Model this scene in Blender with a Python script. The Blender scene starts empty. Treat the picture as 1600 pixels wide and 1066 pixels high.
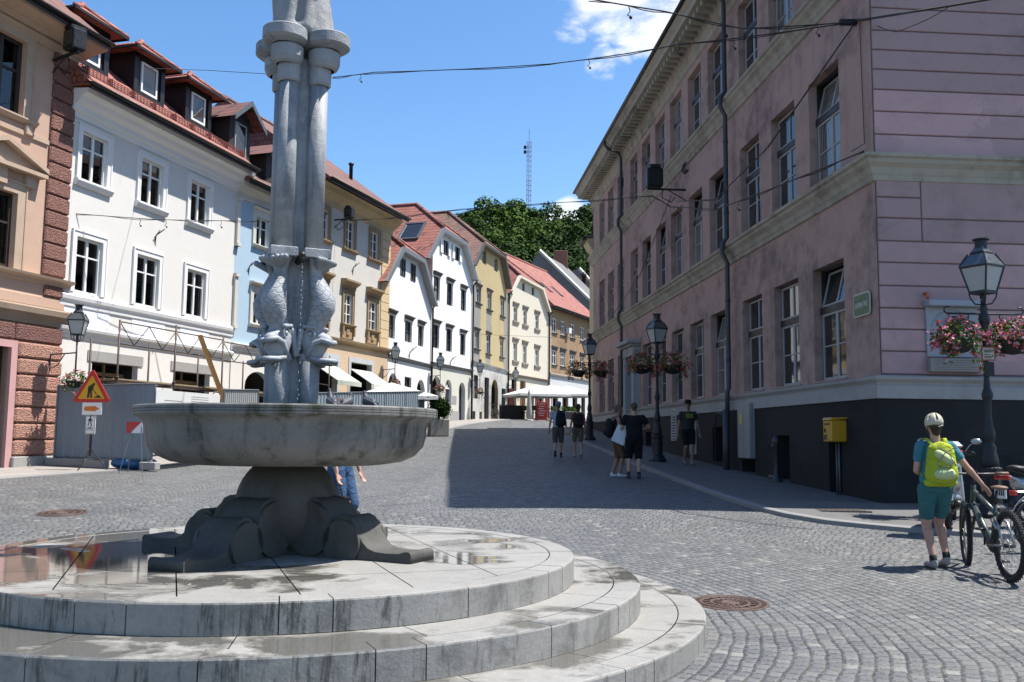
import bpy, math, random
from mathutils import Vector, Matrix, Quaternion
from mathutils.geometry import tessellate_polygon
R = math.radians
random.seed(7)
S = bpy.context.scene
COL = S.collection
# ---------------------------------------------------------------- camera
F_PX, PITCH, ROLL, CAMZ = 1447.0, 0.10248, 0.0096, 1.54
cam_d = bpy.data.cameras.new("Camera"); cam = bpy.data.objects.new("Camera", cam_d); COL.objects.link(cam)
cam_d.sensor_width = 36.0; cam_d.lens = 36.0 * F_PX / 1600.0; cam_d.clip_start = 0.1; cam_d.clip_end = 3000
_cp, _sp, _cr, _sr = math.cos(PITCH), math.sin(PITCH), math.cos(ROLL), math.sin(ROLL)
CM = Matrix(((1, 0, 0), (0, -_sp, -_cp), (0, _cp, -_sp))) @ Matrix(((_cr, -_sr, 0), (_sr, _cr, 0), (0, 0, 1)))
cam.matrix_world = Matrix.Translation((0, 0, CAMZ)) @ CM.to_4x4()
S.camera = cam
S.render.resolution_x, S.render.resolution_y = 1024, 682
# ---------------------------------------------------------------- light
SUN_EL, SUN_AZ = R(64.2), math.atan2(.095, 1.0)
sun_d = bpy.data.lights.new("Sun", 'SUN'); sun_d.energy = 5.0; sun_d.angle = R(0.5); sun_d.color = (1.0, .96, .9)
sun = bpy.data.objects.new("Sun", sun_d); COL.objects.link(sun)
sdir = Vector((math.cos(SUN_EL) * math.cos(SUN_AZ), math.cos(SUN_EL) * math.sin(SUN_AZ), math.sin(SUN_EL)))
sun.rotation_mode = 'QUATERNION'; sun.rotation_quaternion = (-sdir).to_track_quat('-Z', 'Y'); sun.location = (20, 0, 40)
S.view_settings.view_transform = 'Standard'; S.view_settings.look = 'None'
S.view_settings.gamma = 1; S.view_settings.exposure = 1.0
W = bpy.data.worlds.new("World"); S.world = W; W.use_nodes = True

def rayd(x, y):
    return CM @ Vector(((x - 800) / F_PX, -(y - 533) / F_PX, -1.0))
def at(x, y, d):
    r = rayd(x, y); k = d / r.y
    return Vector((r.x * k, d, CAMZ + r.z * k))

# ---------------------------------------------------------------- nodes
class G:
    def __init__(s, nt): s.nt = nt; s.L = nt.links
    def n(s, t, **kw):
        nd = s.nt.nodes.new(t)
        for k, v in kw.items():
            if k in ('op',): nd.operation = v
            elif k == 'props':
                for a, b in v.items(): setattr(nd, a, b)
            else:
                key = int(k[1:]) if k[0] == 'i' and k[1:].isdigit() else k.replace('_', ' ')
                s.set(nd.inputs[key], v)
        return nd
    def set(s, inp, v):
        if isinstance(v, bpy.types.NodeSocket): s.L.new(v, inp)
        elif isinstance(v, bpy.types.Node): s.L.new(v.outputs[0], inp)
        else:
            if isinstance(v, (tuple, list)) and len(v) == 3 and inp.type == 'RGBA': v = (*v, 1)
            inp.default_value = v
    def m(s, op, a, b=0.0, c=0.0, clamp=False):
        nd = s.nt.nodes.new('ShaderNodeMath'); nd.operation = op; nd.use_clamp = clamp
        for i, v in enumerate((a, b, c)): s.set(nd.inputs[i], v)
        return nd.outputs[0]
    def vm(s, op, a, b=(0, 0, 0)):
        nd = s.nt.nodes.new('ShaderNodeVectorMath'); nd.operation = op
        s.set(nd.inputs[0], a); s.set(nd.inputs[1], b)
        return nd.outputs['Value'] if op in ('DOT_PRODUCT', 'LENGTH', 'DISTANCE') else nd.outputs[0]
    def scale(s, v, k): return s.vm('MULTIPLY', v, k if isinstance(k, tuple) else (k, k, k))
    def noise(s, vec, sc=1.0, det=3.0, rough=.55, dist=0.0):
        nd = s.n('ShaderNodeTexNoise', Vector=vec, Scale=sc, Detail=det, Roughness=rough, Distortion=dist); return nd.outputs[0]
    def ramp(s, fac, stops, interp='LINEAR'):
        nd = s.nt.nodes.new('ShaderNodeValToRGB'); s.set(nd.inputs[0], fac); cr = nd.color_ramp; cr.interpolation = interp
        while len(cr.elements) > 1: cr.elements.remove(cr.elements[0])
        cr.elements[0].position = stops[0][0]; cr.elements[0].color = s.c4(stops[0][1])
        for p, c in stops[1:]:
            e = cr.elements.new(p); e.color = s.c4(c)
        return nd.outputs[0]
    def c4(s, c):
        if isinstance(c, (int, float)): return (c, c, c, 1)
        return (*c, 1) if len(c) == 3 else c
    def mix(s, f, a, b, mode='MIX'):
        nd = s.nt.nodes.new('ShaderNodeMix'); nd.data_type = 'RGBA'; nd.blend_type = mode
        s.set(nd.inputs[0], f); s.set(nd.inputs[6], a); s.set(nd.inputs[7], b); return nd.outputs[2]
    def mr(s, v, a, b, c=0.0, d=1.0, smooth=True):
        nd = s.nt.nodes.new('ShaderNodeMapRange'); nd.interpolation_type = 'SMOOTHSTEP' if smooth else 'LINEAR'
        for i, q in enumerate((v, a, b, c, d)): s.set(nd.inputs[i], q)
        return nd.outputs[0]
    def xyz(s, v):
        nd = s.n('ShaderNodeSeparateXYZ', i0=v); return nd.outputs
    def comb(s, x, y, z=0.0): return s.n('ShaderNodeCombineXYZ', i0=x, i1=y, i2=z).outputs[0]
    def bump(s, h, strength=.5, dist=.02): return s.n('ShaderNodeBump', Strength=strength, Distance=dist, Height=h).outputs[0]

def newmat(name):
    m = bpy.data.materials.new(name); m.use_nodes = True
    nt = m.node_tree; g = G(nt); b = nt.nodes['Principled BSDF']; g.b = b
    tc = nt.nodes.new('ShaderNodeTexCoord'); g.obj = tc.outputs['Object']; g.m_ = m
    geo = nt.nodes.new('ShaderNodeNewGeometry'); g.pos = geo.outputs['Position']
    return m, g
_pc = {}
def plain(name, col, rough=.6, metal=0.0, var=.12, sc=9.0, bump=0.0, spec=.5, coat=0.0):
    """a colour with a little worn variation"""
    if name in _pc: return _pc[name]
    m, g = newmat(name)
    n = g.noise(g.obj, sc, 4, .6)
    c = g.mix(n, tuple(x * (1 - var) for x in col), tuple(min(1, x * (1 + var)) for x in col))
    g.set(g.b.inputs['Base Color'], c)
    g.set(g.b.inputs['Roughness'], g.mr(n, .3, .7, max(0.02, rough - .08), min(1, rough + .08)))
    g.b.inputs['Metallic'].default_value = metal
    g.b.inputs['Specular IOR Level'].default_value = spec
    if coat: g.b.inputs['Coat Weight'].default_value = coat
    if bump: g.set(g.b.inputs['Normal'], g.bump(g.noise(g.obj, sc * 6, 3), bump, .01))
    _pc[name] = m; return m
def stucco(name, col, dirt=None, amt=.35, sc=1.0, streak=.5, grain=.25, patch=None, pamt=0.0):
    """rendered wall: cloudy tone, vertical run marks, fine grain"""
    m, g = newmat(name); p = g.pos
    big = g.noise(p, .35 * sc, 5, .6, .4); mid = g.noise(p, 2.2 * sc, 5, .65)
    st = g.noise(g.scale(p, (2.2, 2.2, .16)), 1.0, 5, .65)
    d = dirt or tuple(x * .55 for x in col)
    f = g.m('MULTIPLY', g.mr(g.m('ADD', g.m('MULTIPLY', big, .55), g.m('MULTIPLY', mid, .45)), .44, .70), amt, clamp=True)
    c = g.mix(f, col, d)
    c = g.mix(g.m('MULTIPLY', g.mr(st, .52, .8), streak * amt), c, d)
    st2 = g.noise(g.scale(p, (11, 11, .35)), 1.0, 4, .7)
    c = g.mix(g.m('MULTIPLY', g.m('MULTIPLY', g.mr(st2, .55, .78), g.mr(mid, .4, .6)), streak * amt * .55), c, tuple(x * .8 for x in d))
    crk = g.m('ABSOLUTE', g.m('SUBTRACT', g.noise(p, .9 * sc, 6, .62, 1.2), .5)); c = g.mix(g.m('MULTIPLY', g.mr(crk, 0, .0035, 1, 0), amt * .5), c, tuple(x * .6 for x in d))
    if patch is not None:
        v = g.n('ShaderNodeTexVoronoi', Vector=g.vm('ADD', g.scale(p, (.55, .55, .8)), g.n('ShaderNodeTexNoise', Vector=p, Scale=1.5, Detail=3.0).outputs[1]), Scale=1.0).outputs['Color']
        c = g.mix(g.m('MULTIPLY', g.mr(g.xyz(v)[0], .55, .6), pamt), c, patch)
    c = g.mix(.5, c, g.mix(g.noise(p, 22, 3), tuple(x * .93 for x in col), tuple(min(1, x * 1.05) for x in col)), 'MIX') if False else c
    g.set(g.b.inputs['Base Color'], c)
    g.b.inputs['Roughness'].default_value = .88; g.b.inputs['Specular IOR Level'].default_value = .25
    g.set(g.b.inputs['Normal'], g.bump(g.m('ADD', g.noise(p, 60, 4), g.m('MULTIPLY', g.noise(p, 4, 4), 1.5)), grain, .012))
    return m
def stone(name, col, dark, sc=1.0, streak=.6, amt=.7, rough=.75, grain=.35, moss=None, white=None):
    m, g = newmat(name); p = g.pos
    big = g.noise(p, 1.6 * sc, 6, .65, .6); st = g.noise(g.scale(p, (5.5, 5.5, .45)), sc, 6, .7, .3)
    vein = g.noise(p, 3.0 * sc, 8, .7, 1.8)
    f = g.m('ADD', g.m('MULTIPLY', g.mr(st, .48, .72), streak), g.m('MULTIPLY', g.mr(big, .42, .72), amt * .6), clamp=True)
    c = g.mix(g.m('MULTIPLY', f, amt), col, dark)
    c = g.mix(g.mr(g.m('ABSOLUTE', g.m('SUBTRACT', vein, .5)), .0, .02, .35, 0.0), c, tuple(min(1, x * 1.3) for x in col))
    if white: c = g.mix(g.m('MULTIPLY', g.mr(g.noise(p, 2.4 * sc, 6, .7, .8), .55, .66), .7), c, white)
    if moss:
        z = g.xyz(p)[2]
        c = g.mix(g.m('MULTIPLY', g.mr(g.noise(g.scale(p, (3.2, 3.2, .9)), 1.0, 5, .7), .56, .68), .75), c, moss)
    c = g.mix(.18, c, g.mix(g.noise(p, 70, 3), (0, 0, 0), (1, 1, 1)), 'OVERLAY')
    g.set(g.b.inputs['Base Color'], c)
    g.set(g.b.inputs['Roughness'], g.mr(big, .3, .7, rough - .12, rough + .1)); g.b.inputs['Specular IOR Level'].default_value = .35
    g.set(g.b.inputs['Normal'], g.bump(g.m('ADD', g.noise(p, 90, 3), g.m('MULTIPLY', g.noise(p, 12, 5), 1.5)), grain, .008))
    return m
def rooftile(name, a, b_, dark=(.06, .03, .025), rows=.27, cols=.19, moss=0.0):
    m, g = newmat(name); x, y, z = g.xyz(g.obj)[0:3]
    u = g.m('DIVIDE', g.m('ADD', x, y), cols); v = g.m('DIVIDE', z, rows * .8)
    row = g.m('FLOOR', v); u = g.m('ADD', u, g.m('MULTIPLY', g.m('MODULO', row, 2.0), .5))
    col = g.m('FLOOR', u); fu = g.m('FRACT', u); fv = g.m('FRACT', v)
    wn = g.n('ShaderNodeTexWhiteNoise', Vector=g.comb(row, col)).outputs[0]
    big = g.noise(g.obj, .5, 5, .65)
    c = g.mix(wn, a, b_)
    c = g.mix(g.mr(wn, .9, .95), c, tuple(q * .45 for q in a))
    c = g.mix(g.m('MULTIPLY', g.mr(big, .5, .75), .45), c, dark)
    edge = g.m('MAXIMUM', g.mr(fv, .0, .30, 1.0, 0.0), g.mr(g.m('ABSOLUTE', g.m('SUBTRACT', fu, .5)), .42, .5))
    c = g.mix(g.m('MULTIPLY', edge, .9), c, dark)
    if moss: c = g.mix(g.m('MULTIPLY', g.mr(g.noise(g.obj, 1.3, 5, .7), .52, .62), moss), c, (.07, .07, .035))
    g.set(g.b.inputs['Base Color'], c); g.b.inputs['Roughness'].default_value = .75
    h = g.m('ADD', g.m('MULTIPLY', fv, -1.0), g.m('MULTIPLY', g.m('ABSOLUTE', g.m('SUBTRACT', fu, .5)), -1.2))
    g.set(g.b.inputs['Normal'], g.bump(h, .9, .05)); return m
def leafmat(name, a, b_, rough=.75):
    m, g = newmat(name)
    gi = g.n('ShaderNodeObjectInfo').outputs['Random']
    n = g.noise(g.obj, 1.1, 4, .7); w = g.n('ShaderNodeTexWhiteNoise', Vector=g.vm('FLOOR', g.scale(g.obj, 7.0))).outputs[0]
    c = g.mix(g.m('ADD', g.m('MULTIPLY', n, .8), g.m('MULTIPLY', w, .2)), a, b_)
    c = g.mix(g.m('MULTIPLY', gi, .45), c, tuple(q * .55 for q in a))
    g.set(g.b.inputs['Base Color'], c); g.b.inputs['Roughness'].default_value = rough
    g.b.inputs['Specular IOR Level'].default_value = .08
    return m

# ---------------------------------------------------------------- mesh builder
def V(*a): return Vector(a)
class MB:
    def __init__(s): s.v = []; s.f = []; s.mi = []; s.sm = []; s.cur = 0; s.smooth = False
    def add(s, vs, fs):
        o = len(s.v); s.v.extend([tuple(q) for q in vs])
        for f in fs:
            s.f.append(tuple(i + o for i in f)); s.mi.append(s.cur); s.sm.append(s.smooth)
    def quad(s, *p): s.add(p, [tuple(range(len(p)))])
    def box(s, x0, x1, y0, y1, z0, z1, M=None):
        if x0 > x1: x0, x1 = x1, x0
        if y0 > y1: y0, y1 = y1, y0
        if z0 > z1: z0, z1 = z1, z0
        vs = [V(x, y, z) for z in (z0, z1) for x, y in ((x0, y0), (x1, y0), (x1, y1), (x0, y1))]
        if M is not None: vs = [M @ q for q in vs]
        s.add(vs, [(3, 2, 1, 0), (4, 5, 6, 7), (0, 1, 5, 4), (1, 2, 6, 5), (2, 3, 7, 6), (3, 0, 4, 7)])
    def bbox(s, x0, x1, y0, y1, z0, z1, b=.01, M=None):
        """box with chamfered upper edges and uprights"""
        cx, cy = (x0 + x1) / 2, (y0 + y1) / 2
        rings = []
        def ring(ins, z):
            a, c, d, e = x0 + ins, x1 - ins, y0 + ins, y1 - ins
            return [V(a + b, d, z), V(c - b, d, z), V(c, d + b, z), V(c, e - b, z), V(c - b, e, z), V(a + b, e, z), V(a, e - b, z), V(a, d + b, z)]
        for ins, z in ((b, z0), (0, z0 + b), (0, z1 - b), (b, z1)): rings.append(ring(ins, z))
        vs = [M @ q if M is not None else q for r_ in rings for q in r_]
        fs = [tuple(range(7, -1, -1)), tuple(range(24, 32))]
        for k in range(3):
            for i in range(8): fs.append((k * 8 + i, k * 8 + (i + 1) % 8, k * 8 + 8 + (i + 1) % 8, k * 8 + 8 + i))
        s.add(vs, fs)
    def poly_ext(s, pts, a, b, plane='xz', caps=True):
        """extrude 2D loop between a and b along the third axis"""
        def P(u, v, w): return {'xz': V(u, w, v), 'xy': V(u, v, w), 'yz': V(w, u, v)}[plane]
        n = len(pts); vs = [P(u, v, a) for u, v in pts] + [P(u, v, b) for u, v in pts]
        fs = [(i, (i + 1) % n, n + (i + 1) % n, n + i) for i in range(n)]
        if caps:
            tr = tessellate_polygon([[V(u, v, 0) for u, v in pts]])
            fs += [tuple(t) for t in tr] + [tuple(n + i for i in reversed(t)) for t in tr]
        s.add(vs, fs)
    def face_holes(s, outer, holes, y, flip=False, depth=None):
        """planar face in xz at given y, with holes; optional reveals to y+depth"""
        loops = [outer] + holes
        tr = tessellate_polygon([[V(u, v, 0) for u, v in lp] for lp in loops])
        flat = [q for lp in loops for q in lp]
        s.add([V(u, y, v) for u, v in flat], [tuple(t) for t in tr])
        if depth:
            for h in holes:
                n = len(h)
                s.add([V(u, y, v) for u, v in h] + [V(u, y + depth, v) for u, v in h], [(i, (i + 1) % n, n + (i + 1) % n, n + i) for i in range(n)])
    def lathe(s, prof, n=24, c=(0, 0, 0), ang=(0, 2 * math.pi), rot=0.0, M=None, sq=None):
        full = abs(ang[1] - ang[0] - 2 * math.pi) < 1e-6; k = n if full else n + 1
        vs = []
        for r, z in prof:
            for i in range(k):
                t = ang[0] + (ang[1] - ang[0]) * i / n + rot
                q = V(c[0] + r * math.cos(t), c[1] + r * math.sin(t), c[2] + z); vs.append(M @ q if M is not None else q)
        fs = []
        for j in range(len(prof) - 1):
            for i in range(n):
                a = j * k + i; b = j * k + (i + 1) % k
                fs.append((a, b, b + k, a + k))
        if full:
            if prof[0][0] > 1e-5: fs.append(tuple(range(k - 1, -1, -1)))
            if prof[-1][0] > 1e-5: fs.append(tuple((len(prof) - 1) * k + i for i in range(k)))
        s.add(vs, fs)
    def slathe(s, prof, n=24, c=(0, 0, 0), M=None):
        """lathe with crisp rings"""
        for a, b in zip(prof[:-1], prof[1:]): o = s.smooth; s.smooth = True; k = len(s.f); s.lathe([a, b], n, c, M=M); del_ = [i for i in range(k, len(s.f)) if len(s.f[i]) > 4]; [(s.f.pop(i), s.mi.pop(i), s.sm.pop(i)) for i in reversed(del_)]; s.smooth = o
    def tube(s, path, r, n=8, caps=True, closed=False, flat=None):
        path = [V(*p) for p in path]; m = len(path)
        rr = r if isinstance(r, (list, tuple)) else [r] * m
        up = None; rings = []
        for i, p in enumerate(path):
            if closed: t = (path[(i + 1) % m] - path[i - 1])
            else: t = path[min(i + 1, m - 1)] - path[max(i - 1, 0)]
            if t.length < 1e-9: t = V(0, 0, 1)
            t.normalize()
            if up is None:
                up = t.orthogonal().normalized()
                if abs(t.z) < .95: up = (V(0, 0, 1) - t * t.z).normalized()
            else:
                up = (up - t * up.dot(t))
                up = up.normalized() if up.length > 1e-6 else t.orthogonal().normalized()
            sd = t.cross(up)
            fl = flat or (1, 1)
            rings.append([p + (up * math.cos(2 * math.pi * k / n) * fl[0] + sd * math.sin(2 * math.pi * k / n) * fl[1]) * rr[i] for k in range(n)])
        fs = []
        for j in range(m if closed else m - 1):
            a, b = j * n, ((j + 1) % m) * n
            for k in range(n): fs.append((a + k, a + (k + 1) % n, b + (k + 1) % n, b + k))
        if caps and not closed: fs += [tuple(range(n - 1, -1, -1)), tuple((m - 1) * n + k for k in range(n))]
        s.add([q for r_ in rings for q in r_], fs)
    def ball(s, c, r, n=12, m=8, M=None):
        r = r if isinstance(r, (tuple, list)) else (r, r, r)
        vs = []; fs = []
        for j in range(m + 1):
            ph = math.pi * j / m
            for i in range(n):
                t = 2 * math.pi * i / n
                q = V(r[0] * math.sin(ph) * math.cos(t), r[1] * math.sin(ph) * math.sin(t), -r[2] * math.cos(ph))
                if M is not None: q = M @ q
                vs.append(q + V(*c))
        for j in range(m):
            for i in range(n): fs.append((j * n + i, j * n + (i + 1) % n, (j + 1) * n + (i + 1) % n, (j + 1) * n + i))
        s.add(vs, fs)
    def cap(s, p0, r0, p1, r1, flat=(1, 1), side=(1, 0, 0), n=14):
        """tapered capsule, flattened across (side vector scaled flat[0], other flat[1])"""
        p0, p1 = V(*p0), V(*p1); t = (p1 - p0); L = t.length; t = t.normalized() if L > 1e-6 else V(0, 0, 1)
        sd = V(*side); sd = sd - t * sd.dot(t); sd = sd.normalized() if sd.length > .05 else t.orthogonal().normalized(); w = t.cross(sd)
        rings = []
        for a in (-80, -55, -25, 0): rings.append((p0 + t * (r0 * math.sin(R(a))), r0 * math.cos(R(a))))
        for a in (0, 25, 55, 80): rings.append((p1 + t * (r1 * math.sin(R(a))), r1 * math.cos(R(a))))
        vs = []; fs = []
        for c, r in rings:
            for k in range(n):
                q = 2 * math.pi * k / n
                vs.append(c + sd * (r * flat[0] * math.cos(q)) + w * (r * flat[1] * math.sin(q)))
        for j in range(len(rings) - 1):
            for k in range(n): fs.append((j * n + k, j * n + (k + 1) % n, (j + 1) * n + (k + 1) % n, (j + 1) * n + k))
        fs += [tuple(range(n - 1, -1, -1)), tuple((len(rings) - 1) * n + k for k in range(n))]
        s.add(vs, fs)
    def leaf(s, c, size, rnd=random, asp=.6, nrm=None):
        a = V(rnd.gauss(0, 1), rnd.gauss(0, 1), rnd.gauss(0, 1))
        if nrm is not None: a = a * .5 + nrm
        a = a.normalized(); u = a.orthogonal().normalized(); u.rotate(Quaternion(a, rnd.uniform(0, 6.28))); w = a.cross(u)
        u = u * size * .5; w = w * size * .5 * asp; c = V(*c)
        s.add([c - u, c + w, c + u, c - w], [(0, 1, 2, 3)])
    def build(s, name, mat, parent=None, bevel=0.0, remesh=0.0, smoothall=False):
        me = bpy.data.meshes.new(name); me.from_pydata(s.v, [], s.f)
        for m_ in (mat if isinstance(mat, (list, tuple)) else [mat]): me.materials.append(m_)
        me.polygons.foreach_set('material_index', s.mi)
        me.polygons.foreach_set('use_smooth', [True] * len(s.sm) if smoothall else s.sm)
        me.update(); me.validate()
        o = bpy.data.objects.new(name, me); COL.objects.link(o)
        if parent is not None: o.parent = parent
        if bevel:
            b = o.modifiers.new('bevel', 'BEVEL'); b.width = bevel; b.segments = 2; b.limit_method = 'ANGLE'
        if remesh:
            r = o.modifiers.new('remesh', 'REMESH'); r.mode = 'VOXEL'; r.voxel_size = remesh; r.use_smooth_shade = True
            sm = o.modifiers.new('smooth', 'SMOOTH'); sm.factor = .5; sm.iterations = 6
        return o
def fixn(o):
    import bmesh
    bm = bmesh.new(); bm.from_mesh(o.data); bmesh.ops.recalc_face_normals(bm, faces=bm.faces); bm.to_mesh(o.data); bm.free(); return o
def bake(o):
    """freeze modifiers into the mesh"""
    dg = bpy.context.evaluated_depsgraph_get(); e = o.evaluated_get(dg)
    me = bpy.data.meshes.new_from_object(e, depsgraph=dg); o.modifiers.clear(); o.data = me; return o
def tag(o, label=None, cat=None, group=None, kind=None):
    if label: o['label'] = label
    if cat: o['category'] = cat
    if group: o['group'] = group
    if kind: o['kind'] = kind
    return o
def thing(name, label, cat, loc=(0, 0, 0), rz=0.0, group=None):
    o = bpy.data.objects.new(name, None); COL.objects.link(o); o.location = loc; o.rotation_euler = (0, 0, rz); o.empty_display_size = .3
    return tag(o, label, cat, group)
def kids(o): return [c for c in bpy.data.objects if c.parent == o]
def dup(o, loc=None, rz=None, label=None, parent=None, sc=None):
    c = o.copy(); COL.objects.link(c); c.parent = parent
    for ch in kids(o): dup(ch, parent=c)
    if loc is not None: c.location = loc
    if rz is not None: c.rotation_euler = (0, 0, rz)
    if sc is not None: c.scale = (sc, sc, sc) if isinstance(sc, (int, float)) else sc
    if label: c['label'] = label
    return c
def lerp(x, xs, ys):
    if x <= xs[0]: return ys[0]
    for i in range(len(xs) - 1):
        if x <= xs[i + 1]:
            t = (x - xs[i]) / (xs[i + 1] - xs[i]); return ys[i] + (ys[i + 1] - ys[i]) * t
    return ys[-1]
_gy = [-30, 0, 7, 10.4, 16.7, 22.6, 26, 30, 38, 46, 52, 58, 67, 75, 84, 95, 130]
_gzv = [0, 0, .04, .14, .36, .56, .70, .87, 1.33, 1.80, 2.20, 2.55, 2.78, 2.95, 3.1, 3.2, 4.5]
def ss(a, b, x):
    t = min(1, max(0, (x - a) / (b - a))); return t * t * (3 - 2 * t)
def gz(x, y):
    z = .25 * lerp(y - 1.2, _gy, _gzv) + .5 * lerp(y, _gy, _gzv) + .25 * lerp(y + 1.2, _gy, _gzv)
    crown = .10 * ss(6.5, 1.0, x) * ss(-13, -5, x) * ss(11.8, 15, y) * (1 - ss(40, 55, y)) if False else .10 * (1 - ss(0.5, 6.5, x)) * ss(12.2, 15.5, y) * (1 - ss(19, 24, y))
    return z + crown
def ground_at(x, y):
    r = rayd(x, y); k = 1.0
    while k < 200:
        p = V(0, 0, CAMZ) + r * k
        if p.z < gz(p.x, p.y): return p
        k += .02
    return p
# ---------------------------------------------------------------- world: clear sky with a few clouds
def build_world():
    nt = W.node_tree; nt.nodes.clear(); g = G(nt)
    out = g.n('ShaderNodeOutputWorld'); bg = g.n('ShaderNodeBackground'); nt.links.new(bg.outputs[0], out.inputs[0])
    sky = nt.nodes.new('ShaderNodeTexSky'); sky.sky_type = 'NISHITA'; sky.sun_disc = False
    sky.sun_elevation = SUN_EL; sky.sun_rotation = math.pi / 2 - SUN_AZ; sky.altitude = 300; sky.air_density = 1.0; sky.dust_density = .6; sky.ozone_density = 1.6
    tc = g.n('ShaderNodeTexCoord'); d = g.vm('NORMALIZE', tc.outputs['Generated'])
    hs = g.n('ShaderNodeHueSaturation', Saturation=1.22, Value=1.0, Color=sky)
    def blob(x, y, rad, w=1.0):
        c = rayd(x, y).normalized(); k = g.vm('DOT_PRODUCT', d, tuple(c))
        return g.m('MULTIPLY', g.mr(k, math.cos(R(rad)), 1.0), w)
    n = g.noise(g.vm('MULTIPLY', d, (9, 9, 16)), 1.0, 8, .62, .35)
    n2 = g.noise(g.vm('MULTIPLY', d, (30, 30, 55)), 1.0, 6, .6, .2)
    bl = None
    for b in ((1010, 20, 3.4, 1.0), (950, -2, 3.2, 1.0), (895, 40, 1.6, .7), (1055, 40, 2.6, .7), (940, 98, 1.5, .9), (968, 92, 1.1, .6), (890, 338, 1.5, 1.0), (865, 352, 1.2, .9), (912, 345, 1.2, 1.0), (915, -60, 3.5, .8), (300, -500, 14, .6), (2300, 100, 16, .8), (1900, -900, 18, .7)):
        q = blob(*b); bl = q if bl is None else g.m('MAXIMUM', bl, q)
    f = g.mr(g.m('ADD', g.m('MULTIPLY', g.m('POWER', bl, .6), .42), g.m('ADD', g.m('MULTIPLY', n, .9), g.m('MULTIPLY', n2, .3))), .80, 1.06)
    f = g.m('MULTIPLY', f, g.mr(bl, .02, .35))
    shade = g.mix(g.mr(n2, .35, .65), (4.0, 4.4, 5.0), (5.2, 5.3, 5.5))
    c = g.mix(f, hs.outputs[0], shade)
    g.set(bg.inputs['Color'], c); bg.inputs['Strength'].default_value = SKY_STRENGTH
SKY_STRENGTH = .11
build_world()

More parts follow.
